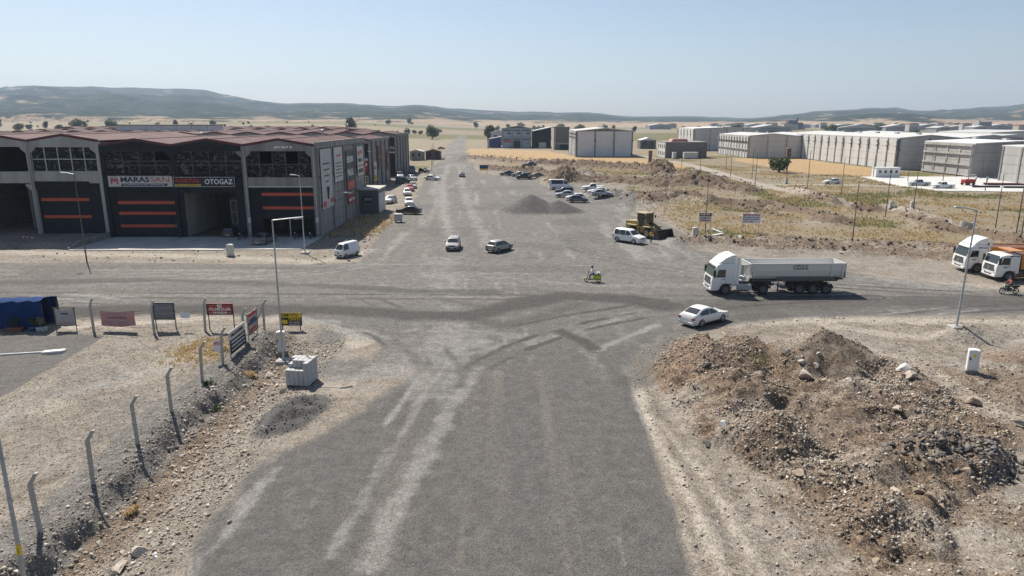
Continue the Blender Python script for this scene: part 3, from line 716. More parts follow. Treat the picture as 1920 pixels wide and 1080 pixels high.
# ---- front row, right-hand building (three bays), standing on z = 0; local x runs from -3*BAY to 0
FX, FY, DEPTH = -27.2, 97.6, 31.0
b1 = empty('workshop_building', (FX, FY, 0), 0, 'two storey charcoal and concrete workshop with three bays and sign boards', 'building')
W3 = 3 * BAY
def bay_x(i): return -W3 + i * BAY          # left edge of bay i
for i in range(3): gable_roof(b1, bay_x(i), bay_x(i+1), 0, DEPTH, EAVE + 0.45, RIDGE, ROOF_RED, M('maroon'))
for i in range(4):
    mat = M('concrete') if i >= 2 else M('charcoal')
    xx = bay_x(i) + (0.25 if i == 0 else -0.25 if i == 3 else 0)
    side = [s for s in (-1, 1) if not (i == 0 and s < 0) and not (i == 3 and s > 0)]
    column(b1, xx, 0.0, EAVE + 0.4, mat, corbels=[(EAVE - 0.25, side)])
for i in range(3):
    x0, x1 = bay_x(i) + 0.25, bay_x(i+1) - 0.25; cm = M('concrete') if i == 2 else M('charcoal')
    if i == 0: x0 += 0.25
    if i == 2: x1 -= 0.25
    g = MB(); xm = (bay_x(i) + bay_x(i+1)) / 2
    g.prism([(x0, EAVE - 0.25), (x1, EAVE - 0.25), (x1, EAVE + 0.40), (xm, RIDGE - 0.1), (x0, EAVE + 0.40)], -0.40, -0.05); g.build('gable_beam', cm, b1)
    wall_box(b1, 'spandrel', cm, x0, x1, -0.38, 0.0, 7.15, 8.45)
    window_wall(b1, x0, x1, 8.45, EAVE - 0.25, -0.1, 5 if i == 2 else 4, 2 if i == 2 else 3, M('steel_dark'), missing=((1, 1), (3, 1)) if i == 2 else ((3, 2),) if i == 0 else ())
    wall_box(b1, 'lintel', M('galv') if i == 2 else M('charcoal2'), x0, x1, -0.46, -0.383, 7.08, 7.30)
x0, x1 = bay_x(0), bay_x(1)                                   # left bay: closed shutter, three stripes
wall_box(b1, 'infill_wall', M('charcoal'), x0 + 0.5, x0 + 1.25, -0.2, 0.0, 0, 7.15)
wall_box(b1, 'shutter_box', M('charcoal2'), x0 + 1.25, x1 - 0.25, -0.42, 0.0, 6.45, 7.07)
shutter(b1, x0 + 1.25, x1 - 0.25, 0, 6.45, -0.1, (4.95, 3.45, 1.65))
wall_box(b1, 'shutter_motor', M('steel_dark'), x1 - 0.7, x1 - 0.27, -0.55, -0.2, 1.6, 1.95)
x0, x1 = bay_x(1), bay_x(2)                                   # middle bay: open gateway
wall_box(b1, 'infill_wall', M('charcoal'), x0 + 0.25, x0 + 0.9, -0.25, 0.0, 0, 7.15)
wall_box(b1, 'infill_wall', M('charcoal'), x0 + 8.3, x1 - 0.25, -0.25, 0.0, 0, 7.15)
wall_box(b1, 'shutter_box', M('charcoal2'), x0 + 0.9, x0 + 8.3, -0.34, 0.0, 6.35, 7.07)
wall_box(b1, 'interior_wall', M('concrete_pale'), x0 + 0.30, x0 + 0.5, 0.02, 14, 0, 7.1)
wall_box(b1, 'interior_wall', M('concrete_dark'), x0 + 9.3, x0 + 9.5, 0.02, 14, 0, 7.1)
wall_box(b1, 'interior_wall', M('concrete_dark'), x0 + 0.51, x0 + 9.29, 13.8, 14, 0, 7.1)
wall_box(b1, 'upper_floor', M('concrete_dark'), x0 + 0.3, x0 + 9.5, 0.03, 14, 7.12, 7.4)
g = MB()
for k in range(5): g.box(x0 + 4.9 + k * 0.85, x0 + 4.97 + k * 0.85, 5.9, 5.96, 1.2, 4.6)
for z in (1.2, 2.9, 4.6): g.box(x0 + 4.9, x0 + 8.38, 5.905, 5.955, z - 0.04, z + 0.04)
g.build('grille', M('galv'), b1)
wall_box(b1, 'partition', M('concrete_dark'), x0 + 4.8, x0 + 9.2, 5.97, 6.1, 0, 5.0)
x0, x1 = bay_x(2), bay_x(3)                                   # right bay: half raised shutter
wall_box(b1, 'infill_wall', M('charcoal2'), x0 + 0.25, x0 + 1.9, -0.25, 0.0, 0, 7.15)
shutter(b1, x0 + 1.9, x1 - 0.5, 2.75, 7.1, -0.12, (6.1, 4.2), (x0 + 2.0, x1 - 0.55))
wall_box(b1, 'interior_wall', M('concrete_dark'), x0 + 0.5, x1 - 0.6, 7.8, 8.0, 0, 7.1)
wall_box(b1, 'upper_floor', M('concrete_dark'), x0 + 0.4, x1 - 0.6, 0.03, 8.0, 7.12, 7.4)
q = MB(); q.tube((x0 + 5.6, 0.1, 0), (x0 + 5.6, 0.1, 2.8), 0.09); q.build('prop', M('galv'), b1)
for x, mat in ((bay_x(2) + 0.22, 'galv'), (-0.12, 'galv')):
    q = MB(); q.path([(x, -0.68, EAVE), (x, -0.68, 0.6)], 0.07); q.build('downpipe', M(mat), b1)
    wall_box(b1, 'meter_box', M('offwhite'), x - 0.2, x + 0.2, -0.85, -0.76, 2.2, 2.9)
# side wall to the street: columns and stacked precast panels
sec = DEPTH / 4
for k in range(5):
    m = MB(); y = min(max(k * sec, 0.28), DEPTH - 0.28); m.box(0.003, 0.30, y - 0.26, y + 0.26, 0, EAVE + 0.05)
    m.build('side_column', M('concrete'), b1)
    if k < 4 or True:
        for z in (4.2, 8.2):
            q = MB(); q.box(0.303, 0.42, y - 0.16, y + 0.16, z, z + 0.45); q.build('panel_bracket', M('rust'), b1)
m = MB(); m.box(0.003, 0.36, -0.30, DEPTH + 0.2, EAVE + 0.06, EAVE + 0.95); m.build('side_beam', M('concrete'), b1)
ph = EAVE / 9
for k in range(4):
    for r in range(9):
        m = MB(); a, b = k * sec + (0.55 if k == 0 else 0.27), (k + 1) * sec - (0.55 if k == 3 else 0.27)
        m.box(-0.15, 0.06 + 0.03 * rnd.random(), a, b, r * ph + 0.02, (r + 1) * ph - 0.025)
        m.build('wall_panel', M('concrete'), b1, bevel=0.02)
wall_box(b1, 'core_wall', M('concrete_dark'), -0.35, -0.16, 0.1, DEPTH - 0.1, 0, EAVE)
wall_box(b1, 'rear_wall', M('concrete'), -W3, -0.36, DEPTH - 0.3, DEPTH - 0.1, 0, EAVE + 0.3)
wall_box(b1, 'party_wall', M('concrete_dark'), -W3 + 0.02, -W3 + 0.2, 0.05, DEPTH - 0.31, 0, EAVE + 0.3)

# ---- front row, left-hand building on slightly higher ground: local x from -5*BAY to 0
b2 = empty('workshop_building', (FX - W3 - 0.05, FY, 0.62), 0, 'raw concrete workshop with an open dark bay beside a shuttered one', 'building')
NB = 5
for i in range(NB): gable_roof(b2, -(i + 1) * BAY, -i * BAY, 0, DEPTH, EAVE + 0.45, RIDGE, ROOF_RED, M('maroon'))
for i in range(NB + 1):
    column(b2, -i * BAY - (0.25 if i == 0 else 0), 0.0, EAVE + 0.4, M('concrete_pale'), corbels=[(EAVE - 0.3, [s for s in (-1, 1) if not (i == 0 and s > 0)]), (6.9, [-1])] if i else [(EAVE - 0.3, [-1])])
for i in range(NB):
    x0, x1 = -(i + 1) * BAY + 0.25, -i * BAY - (0.5 if i == 0 else 0.25); xm = (x0 + x1) / 2
    g = MB(); g.prism([(x0, EAVE - 0.3), (x1, EAVE - 0.3), (x1, EAVE + 0.40), (xm, RIDGE - 0.1), (x0, EAVE + 0.40)], -0.40, -0.05); g.build('gable_beam', M('concrete_pale'), b2)
    wall_box(b2, 'spandrel', M('concrete_pale'), x0, x1, -0.38, 0.0, 7.05, 8.65)
    if i == 0:
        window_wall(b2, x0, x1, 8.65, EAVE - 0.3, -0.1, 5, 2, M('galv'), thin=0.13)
        wall_box(b2, 'infill_wall', M('charcoal'), x1 - 1.5, x1, -0.2, 0.0, 0, 7.05)
        wall_box(b2, 'shutter_box', M('charcoal2'), x0 - 0.1, x1 - 1.5, -0.44, -0.39, 6.3, 7.3)
        shutter(b2, x0, x1 - 1.5, 0, 7.04, -0.1, (4.75, 2.35), (x0 + 0.4, x1 - 2.0))
    else:
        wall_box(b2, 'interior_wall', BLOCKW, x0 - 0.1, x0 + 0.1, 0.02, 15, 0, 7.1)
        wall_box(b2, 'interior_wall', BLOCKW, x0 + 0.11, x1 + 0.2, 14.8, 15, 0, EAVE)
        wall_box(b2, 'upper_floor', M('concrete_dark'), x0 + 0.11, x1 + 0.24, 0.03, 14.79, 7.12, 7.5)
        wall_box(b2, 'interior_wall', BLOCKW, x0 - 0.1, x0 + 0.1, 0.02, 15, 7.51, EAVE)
        for y in (5.0,): 
            q = MB(); q.box(x0 + 5.0, x0 + 5.4, y, y + 0.4, 0, 7.1); q.build('inner_column', M('concrete'), b2)
    q = MB(); q.tube((-i * BAY - 0.05, -0.66, EAVE), (-i * BAY - 0.05, -0.66, 0.3), 0.07); q.build('downpipe', M('galv'), b2)
wall_box(b2, 'rear_wall', M('concrete'), -NB * BAY, -0.1, DEPTH - 0.3, DEPTH - 0.1, 0, EAVE + 0.3)
wall_box(b2, 'party_wall', M('concrete_dark'), -0.09, -0.01, 0.02, DEPTH - 0.31, -0.6, EAVE + 0.3)

# ---- rows behind: the same bays, seen mostly as roofs and front gables
def row_building(x1, y0, n, depth, eave, label, side=True, near=False):
    b = empty('workshop_building', (x1, y0, 0), 0, label, 'building')
    rid = eave + 1.0
    for i in range(n):
        a, c = -(i + 1) * BAY, -i * BAY; gable_roof(b, a, c, 0, depth, eave + 0.2, rid, ROOF_RED, M('maroon'))
        xm = (a + c) / 2; g = MB(); g.prism([(a + 0.27, eave - 0.5), (c - 0.27, eave - 0.5), (c - 0.27, eave + 0.18), (xm, rid - 0.08), (a + 0.27, eave + 0.18)], -0.3, -0.05); g.build('gable_beam', M('concrete'), b)
        q = MB(); q.box(c - 0.25 * (2 if i == 0 else 1), c + (0 if i == 0 else 0.25), -0.4, 0.1, 0, eave + 0.15); q.build('column', M('concrete'), b)
        wall_box(b, 'infill_wall', M('charcoal') if i % 2 == 0 else M('concrete_dark'), a + 0.25, c - 0.5, -0.1, 0.1, 0, eave - 0.5)
    wall_box(b, 'rear_wall', M('concrete'), -n * BAY, 0, depth - 0.2, depth, 0, eave + 0.2)
    if side:
        s4 = depth / 4
        for k in range(5):
            y = min(max(k * s4, 0.3), depth - 0.3); q = MB(); q.box(0.005, 0.3, y - 0.28, y + 0.28, 0, eave); q.build('side_column', M('concrete_dark'), b)
            if k < 4:
                for r in range(8):
                    q = MB(); q.box(-0.2, 0.06 + 0.03 * rnd.random(), y + (0.3 if k else 0.0) + 0.28 * (k == 0), (k + 1) * s4 - 0.3 * (1 + (k == 3)), r * eave / 8 + 0.03, (r + 1) * eave / 8 - 0.03); q.build('wall_panel', M('concrete'), b, bevel=0.02)
        q = MB(); q.box(0.005, 0.34, -0.2, depth + 0.1, eave + 0.01, eave + 0.7); q.build('side_beam', M('concrete'), b)
    return b
b3 = row_building(-34.5, 172.5, 9, 25, 11.3, 'grey workshop row with a red butcher sign on its corner shop')
x0, x1 = -BAY + 0.25, -0.5
window_wall(b3, x0, x1, 7.7, 10.8, -0.12, 4, 2, M('steel_dark'))
wall_box(b3, 'canopy', M('blue_paint'), x0, x1, -0.55, -0.12, 6.9, 7.65)
wall_box(b3, 'shopfront', M('maroon'), x0, x1, -0.2, -0.12, 3.1, 6.88)
for k in range(3):
    q = MB(); a = x0 + 0.3 + k * 2.9
    q.box(a, a + 0.14, -0.26, -0.13, 0, 3.0); q.box(a + 2.5, a + 2.64, -0.26, -0.13, 0, 3.0); q.box(a + 0.14, a + 2.5, -0.255, -0.135, 2.85, 2.99); q.box(a + 0.14, a + 2.5, -0.255, -0.135, 1.4, 1.5)
    dd = q.build('door_frame', M('white'), b3); q = MB(); q.poly([(a + .14, -0.18, 0), (a + 2.5, -0.18, 0), (a + 2.5, -0.18, 2.85), (a + .14, -0.18, 2.85)]); q.build('pane', M('glass'), dd)
b4 = row_building(-34.5, 211.5, 9, 23, 11.9, 'grey workshop row with a small black car sign, beyond the butcher')
wall_box(b4, 'sign_panel', M('black'), -2.6, -0.4, -0.5, -0.41, 6.3, 9.3)
letters(b4, 'OTO', -1.5, -0.53, 8.3, 1.2, 'letter_white', width=1.9); smudge(b4, -1.5, -0.53, 7.1, 1.9, .5, 'letter_white', 1)
for k, (xx, yy, n, e) in enumerate(((-52, 252, 13, 11.8), (-60, 292, 14, 11.9), (-75, 335, 14, 12.2), (-95, 380, 15, 12.3))):
    row_building(xx, yy, n, 24, e, ['workshop row just behind the black car sign row, maroon gabled roof', 'long workshop row roof with maroon gables, two rows behind the car sign', 'long maroon gabled workshop roof next to the long white shed', 'farthest maroon gabled workshop row, at the edge of the fields'][k], side=(k == 0))
sh = empty('long_shed', (-112, 262, 0), 0, 'long white metal shed with dark roof edge among the maroon roofs', 'building')
wall_box(sh, 'wall', M('white'), -34, 0, 0, 14, 0, 14.7); wall_box(sh, 'roof', M('steel_dark'), -34.4, 0.4, -0.4, 14.4, 14.7, 14.95)
for k in range(7): wall_box(sh, 'rib', M('galv'), -34 + k * 5.6, -33.8 + k * 5.6, -0.06, -0.003, 0, 14.68)
for i, (x, y, h, z) in enumerate(((-60, 240 + 20, 2.5, 12.9), (-48, 180, 2.2, 12.1), (-80, 183, 1.6, 12.0))):
    q = empty('roof_chimney', (x, y, z - 0.5), 0, ['tall metal flue on a far maroon roof', 'thin metal flue on the butcher row roof', 'short metal flue on the butcher row roof'][i], 'chimney')
    m = MB(); m.tube((0, 0, 0), (0, 0, h), 0.25, n=10); m.build('pipe', M('galv'), q)
    m = MB(); m.lathe([(0.02, 0.35), (0.45, 0)], c=(0, 0, h + 0.1), n=10); m.tube((0.2, 0, h - 0.1), (0.2, 0, h + 0.12), 0.02, n=5); m.tube((-0.2, 0, h - 0.1), (-0.2, 0, h + 0.12), 0.02, n=5); m.build('cowl', M('galv'), q)

# ---- sign boards on the front building (each hangs there as a thing of its own)
def sign(name, label, loc, w, h, mat, cat='sign', rz=0, frame=None, d=0.08):
    s = empty(name, loc, rz, label, cat)
    q = MB(); q.box(-w/2, w/2, -d, 0, -h/2, h/2); q.build('board', M(mat) if isinstance(mat, str) else mat, s)
    if frame:
        q = MB(); t = 0.07
        for a in ((-w/2, w/2, h/2 - t, h/2), (-w/2, w/2, -h/2, -h/2 + t), (-w/2, -w/2 + t, -h/2 + t, h/2 - t), (w/2 - t, w/2, -h/2 + t, h/2 - t)): q.box(a[0], a[1], -d - 0.03, -d - 0.002, a[2], a[3])
        q.build('frame', M(frame), s)
    return s
FYs = FY - 0.47
s = sign('shop_sign', 'white sign board lettered MARASSAN above the three-stripe shutter', (FX + bay_x(0) + 5.15, FYs, 7.93), 8.9, 1.50, 'offwhite', frame='galv')
letters(s, 'MARAS', -0.75, -0.10, 0.22, 0.95, 'navy', bold=0.03, width=4.0); letters(s, 'SAN', 2.75, -0.10, 0.22, 0.95, 'letter_red', width=2.6)
q = MB(); q.poly([(-2.75, -0.09, -0.66), (3.6, -0.09, -0.66), (3.8, -0.09, -0.30), (-2.55, -0.09, -0.30)]); q.build('strip', M('navy'), s)
letters(s, 'ALÜMİNYUM & PVC SİSTEMLERİ', 0.5, -0.10, -0.48, 0.27, 'letter_white', width=5.8)
q = MB()
for sx in (-1, 1): q.add([(-3.6 + sx * 0.5, -0.095, -0.4), (-3.6 + sx * 0.28, -0.095, -0.4), (-3.6 + sx * 0.28, -0.095, 0.1), (-3.6, -0.095, -0.15), (-3.6, -0.095, 0.15), (-3.6 + sx * 0.5, -0.095, 0.55)], [(0, 1, 2, 5), (2, 3, 4, 5)])
q.build('emblem', M('letter_red'), s)
q = MB()
for sx in (-1, 1): q.poly([(-3.6 + sx * 0.4, -0.097, 0.62), (-3.6 + sx * 0.25, -0.097, 0.62), (-3.6, -0.097, 0.32), (-3.6, -0.097, 0.2)])
q.build('emblem', M('letter_black'), s)
s = sign('shop_sign', 'black sign board lettered KARTAL OTOGAZ over the open gateway', (FX + bay_x(1) + 4.15, FYs, 7.85), 8.5, 1.36, 'black', frame='galv')
letters(s, 'KARTAL', -2.3, -0.10, 0.16, 0.72, 'letter_red', bold=0.02, shear=0.15, width=3.5)
q = MB(); q.box(-4.05, -0.5, -0.095, -0.083, -0.55, -0.30); q.build('strip', M('letter_yellow'), s)
smudge(s, -2.3, -0.105, -0.43, 3.2, .16, 'letter_black', 2)
letters(s, 'OTOGAZ', 2.0, -0.10, 0.0, 0.98, 'letter_white', bold=0.015, width=3.9)
smudge(b1, bay_x(2) + 5.6, -0.42, EAVE + 0.28, 2.5, .36, 'letter_white', 3)
# banners on the side wall, facing the street (+X)
def banner(label, y, z, w, h, mat, name='wall_banner'): return sign(name, label, (FX + 0.33, FY + y, z), w, h, mat, 'banner', rz=math.pi/2, d=0.03)
s = banner('tall pale blue banner with a stepped pattern on the side wall of the charcoal workshop', 3.95, 8.0, 6.0, 8.4, 'galv')
for k in range(4): wall_box(s, 'print', M('letter_black'), -1.9 + k * 0.35, 1.9 - k * 0.35, -0.045, -0.033, 2.0 - k * 0.85, 2.22 - k * 0.85)
wall_box(s, 'print', M('letter_red'), -2.6, -0.9, -0.045, -0.033, -3.95, -3.2); wall_box(s, 'print', M('letter_red'), 1.2, 2.8, -0.045, -0.033, -3.7, -2.95)
q = MB(); q.tube((0, -0.04, -3.0), (0, -0.04, -1.2), 0.12, 0.3, 8); q.build('print', M('letter_black'), s)
s = banner('white notice banner with small lines of text on the side wall', 11.2, 9.6, 5.2, 5.2, 'offwhite')
smudge(s, .2, -0.045, 1.3, 2.4, .35, 'letter_red', 4)
for k in range(5): smudge(s, 0, -0.045, 0.2 - k * 0.5, 3.6, .18, 'letter_black', 5 + k)
s = banner('brown and grey banner with white capitals and a red band on the side wall', 19.0, 8.0, 5.4, 6.6, 'concrete_dark')
letters(s, 'ERSIN', 0, -0.045, 1.9, 1.4, 'letter_white', bold=0.03, width=4.4); letters(s, 'PALAL', 0, -0.045, -0.2, 1.6, 'letter_white', bold=0.03, width=4.2)
wall_box(s, 'print', M('letter_red'), -2.5, 2.5, -0.045, -0.033, -2.9, -1.6)
s = banner('small red and white banner low on the side wall', 19.0, 3.4, 5.0, 1.4, 'red_paint'); smudge(s, 0, -0.045, 0, 4.2, .55, 'letter_white', 11)
s = banner('white banner with red headline at the far end of the side wall', 27.0, 9.3, 5.0, 5.0, 'offwhite')
smudge(s, 0, -0.045, 1.4, 3.6, .9, 'letter_red', 12); smudge(s, 0, -0.045, 0.1, 3.6, .8, 'navy', 13); wall_box(s, 'print', M('letter_red'), -2.1, 2.1, -0.045, -0.033, -1.0, -0.75)
wall_box(s, 'print', M('navy'), -2.0, 2.0, -0.045, -0.033, -2.1, -1.4)
s = sign('shop_sign', 'red butcher sign lettered Kasap with a white top edge', (-34.5 - BAY/2 - 0.1, 172.5 - 0.58, 5.6), 8.6, 3.0, 'red_paint')
letters(s, 'Kasap', 1.2, -0.11, 0.25, 1.7, 'letter_white', shear=0.25, bold=0.02, width=5.6); smudge(s, 1.2, -0.11, -0.95, 5.2, .5, 'letter_white', 14)
wall_box(s, 'top_edge', M('offwhite'), -4.3, 4.3, -0.16, -0.083, 1.15, 1.65)
for y, z, w, h, mat, lab in ((3.0, 4.6, 3.6, 3.4, 'offwhite', 'white banner with dark letters on the butcher row side wall'), (3.0, 2.2, 3.6, 1.2, 'letter_yellow', 'small yellow and red banner under the white one on the butcher row'), (9.2, 7.0, 3.2, 6.0, 'terracotta', 'tall faded reddish banner on the butcher row side wall'), (21.6, 5.6, 3.0, 5.0, 'terracotta', 'faded pink banner at the far end of the butcher row')):
    s = sign('wall_banner', lab, (-34.5 + 0.33, 172.5 + y, z), w, h, mat, 'banner', rz=math.pi/2, d=0.03)
    smudge(s, 0, -0.045, 0.2, w * .7, min(.9, h * .4), 'letter_black' if mat != 'terracotta' else 'faint_print', 15)

# ---- forecourt slabs, kerb between the two plots
fc = MB(); 
nx = 6
pv = empty('forecourt', (FX, FY, 0)); tag(pv, kind='structure')
for i in range(6):
    q = MB(); q.box(-W3 + i * 4.95, -W3 + (i + 1) * 4.95 - 0.03, -10.3 + (0.35 if i > 3 else 0), -0.02, -0.2, 0.07); q.build('paving_slab', M('slab'), pv, bevel=0.015)
kb = empty('kerb_wall', (FX - W3, FY - 5, 0), 0, 'low concrete kerb wall between the two forecourts', 'kerb')
q = MB(); q.prismx([(-5.0, -0.2), (5.0, -0.2), (5.0, 0.85), (-2.5, 0.8), (-5.0, 0.25)], -0.3, 0.0); q.build('kerb', M('concrete'), kb, bevel=0.03)

# ---- small dark kiosk with an oval emblem
ks = empty('kiosk', (-25.6, 123.2, 0), 0, 'small dark grey flat-roofed kiosk with an oval emblem beside the workshop', 'kiosk')
wall_box(ks, 'wall', M('steel_dark'), -1.9, 1.9, 0, 7, 0, 4.2); wall_box(ks, 'roof', M('slab'), -2.15, 2.15, -0.25, 7.25, 4.2, 4.45)
q = MB(); q.lathe([(0.0, -0.02), (0.85, -0.02)], axis='y', c=(0, -0.006, 2.6), n=24); e = q.build('emblem', M('navy'), ks); e.scale = (1.25, 1, 0.75); e.location = (0, 0, 0.65)
letters(ks, 'ETO', 0.15, -0.035, 2.6, 0.62, 'letter_white', width=1.3)
for k in range(4): wall_box(ks, 'door_panel', M('offwhite') if k % 2 else M('galv'), 1.903, 1.96, 0.3 + k * 1.6, 1.75 + k * 1.6, 0.1, 3.6)

# ================================================================ warehouses on the right
def warehouse(label, x0, x1, y0, y1, h, rise, roof, wall, pil, npx, npy, west='plain', south='plain', gables=1, corbel=True):
    """precast warehouse: panels between columns on the west (-X) and south (-Y) faces, low pitched sheet roof"""
    b = empty('warehouse', (x0, y0, 0), 0, label, 'warehouse'); W, D = x1 - x0, y1 - y0
    wall_box(b, 'core', M('concrete_dark'), 0.35, W - 0.2, 0.35, D - 0.2, 0, h - 0.1)
    gw = W / gables
    for g in range(gables):
        a, c = g * gw, (g + 1) * gw; m = (a + c) / 2
        q = MB(); q.prism([(a, h), (m, h + rise), (c, h), (c, h + 0.3), (m, h + rise + 0.3), (a, h + 0.3)], -0.5, D + 0.5); q.build('roof', roof, b)
        q = MB(); q.prism([(a + 0.02, h - 0.02), (c - 0.02, h - 0.02), (m, h + rise - 0.02)], 0.12, 0.3); q.build('gable_wall', pil if south == 'white' else wall, b)
    for face, n, Lg in (('w', npy, D), ('s', npx, W)):
        st = Lg / n
        for k in range(n + 1):
            c = min(max(k * st, 0.3), Lg - 0.3); q = MB()
            if face == 'w': q.box(-0.22, 0.30, c - 0.28, c + 0.28, 0, h)
            else: q.box(c - 0.28, c + 0.28, -0.22, 0.30, 0, h)
            if corbel:
                for zz in (h * 0.72, h * 0.86) if face == 'w' else (h * 0.6,):
                    if face == 'w': q.box(-0.55, -0.22, c - 0.4, c + 0.4, zz, zz + 0.6)
                    else: q.box(c - 0.45, c + 0.45, -0.5, -0.22, zz, zz + 0.6)
            q.build('column', pil, b)
            if k == n: continue
            a = c + 0.3 * (1 if k else 1); e = min((k + 1) * st, Lg - 0.3) - 0.3
            np_ = 4 if (face == 'w' and west != 'white') or (face == 's' and south != 'white') else 1
            for r in range(np_):
                q = MB(); z0, z1 = r * h / np_ + 0.03, (r + 1) * h / np_ - 0.03; o = 0.04 * rnd.random()
                if face == 'w': q.box(-0.02 - o, 0.33, a, e, z0, z1)
                else: q.box(a, e, -0.02 - o, 0.33, z0, z1)
                q.build('wall_panel', wall, b)
            if face == 'w' and west == 'windows':
                for zz in (h * 0.28, h * 0.66):
                    q = MB(); q.box(-0.10, -0.065, (a + e) / 2 - st * 0.28, (a + e) / 2 + st * 0.28, zz, zz + 0.85); q.build('window', M('black'), b)
    for k in range(max(2, int(D / 16))):                            # ridge vents
        q = MB(); q.box(W / gables / 2 - .5, W / gables / 2 + .5, 6 + k * 14, 8 + k * 14, h + rise + .1, h + rise + .85); q.build('roof_vent', M('galv'), b)
    for k in range(0, npy, 3): q = MB(); q.tube((-.34, k * D / npy + .5, 0), (-.34, k * D / npy + .5, h), .09, n=6); q.build('downpipe', M('galv'), b)
    return b
WHITEW = pm('panel_white', (0.62,0.64,0.66), (0.56,0.58,0.60), 0.2, 0.7)
PANEL = pm('panel_pale', (0.60,0.595,0.57), (0.51,0.505,0.48), 0.25, 0.85, streak=True)
PANEL2 = pm('panel_grey', (0.40,0.39,0.37), (0.33,0.32,0.305), 0.25, 0.85, streak=True)
PIL = pm('pilaster_grey', (0.24,0.245,0.25), (0.12,0.122,0.126), 0.5, 0.8)
warehouse('large white panelled warehouse with dark grey columns behind the stubble field', 30, 56.5, 331, 372, 11.6, 1.3, ROOF_GREY, WHITEW, PIL, 3, 6, 'white', 'white')
warehouse('pale warehouse with two rows of small windows between its columns', 107, 150, 320, 366, 9.6, 1.0, ROOF_GREY, PANEL, M('concrete_pale'), 5, 11, 'windows', 'plain', 2)
warehouse('longest pale warehouse with dark columns behind the second stubble field', 131, 173, 240, 326, 10.4, 1.0, ROOF_GREY, PANEL, PIL, 4, 13, 'plain', 'plain', 2)
warehouse('far warehouse standing behind the unfinished block building', 103, 140, 402, 440, 12.0, 0.8, M('roof_white'), PANEL, M('concrete_pale'), 4, 5)
u = warehouse('bare concrete warehouse with open framed panels and white roof by the slab', 135, 190, 206.5, 231, 9.6, 0.7, M('roof_white'), PANEL2, M('concrete_pale'), 6, 4, 'plain', 'plain', 2, corbel=False)
for k in range(5):
    for z in (0.4, 3.3, 6.4, 8.9):
        q = MB(); q.box(-0.5, -0.22, 0.1, 24.4, z, z + 0.5) if k == 0 else q.box(-0.48, -0.22, k * 6.1 - 0.35, k * 6.1 + 0.2, z + 0.5, z + 0.51)
        if k == 0: q.build('beam', M('concrete_pale'), u)
warehouse('plain grey concrete hall at the edge of the white slab', 135.5, 175, 180, 195, 9.4, 0.5, M('roof_white'), PANEL2, M('concrete'), 4, 2, corbel=False)
for i, (x, y, w_, d_, h, lab) in enumerate(((190, 330, 60, 60, 9, 'broad white warehouse roof behind the longest warehouse'), (180, 420, 70, 40, 9, 'white warehouse roof farther behind the pale warehouses'), (270, 400, 90, 50, 10, 'wide white warehouse roof far out toward the wooded knoll'), (240, 300, 60, 40, 9, 'low white warehouse roof behind the bare concrete hall'))):
    b = empty('warehouse', (x, y, 0), 0, lab, 'warehouse'); wall_box(b, 'wall', PANEL, 0, w_, 0, d_, 0, h)
    for g in range(2):
        a, c = g * w_ / 2, (g + 1) * w_ / 2; q = MB(); q.prism([(a, h + 0.01), (c, h + 0.01), ((a + c) / 2, h + 1.3)], -0.3, d_ + 0.3); q.build('roof', M('roof_grey'), b)

# ---- unfinished block building
ub = empty('unfinished_building', (69.5, 320, 0), 0, 'unfinished grey block building with raw window openings and a pink roof edge', 'building')
wall_box(ub, 'wall', BLOCKW, 0.0, 18.8, 0, 17, 0, 6.6); wall_box(ub, 'ring_beam', M('concrete'), -0.1, 18.9, -0.1, 17.1, 6.6, 7.1)
wall_box(ub, 'side_wall', PANEL, -0.12, -0.003, 0.1, 16.9, 0, 6.55)
for k in range(4):
    for z in (1.0, 4.2): wall_box(ub, 'window_opening', M('black'), -0.16, -0.123, 1.4 + k * 4, 3.0 + k * 4, z, z + 1.6)
q = MB(); q.prism([(3, 7.12), (11, 7.12), (10.2, 8.3), (4, 8.3)], 3, 10); q.build('roof_stub', pm('pink_roof', (0.48,0.20,0.19), (0.4,0.17,0.16), 1, 0.7), ub)
for i, (x, y, w_) in enumerate(((71.5, 313, 1.4), (76.5, 313.5, 6.2))):
    cb = empty('site_cabin', (x, y, 0), 0, ['narrow white cabin in front of the unfinished block building', 'white site container in front of the unfinished block building'][i], 'cabin')
    wall_box(cb, 'wall', M('offwhite'), 0, w_, 0, 2.3, 0.15, 2.6); wall_box(cb, 'roof', M('white'), -0.08, w_ + 0.08, -0.08, 2.38, 2.6, 2.75); wall_box(cb, 'base', M('steel_dark'), 0, w_, 0.02, 2.28, 0, 0.148)
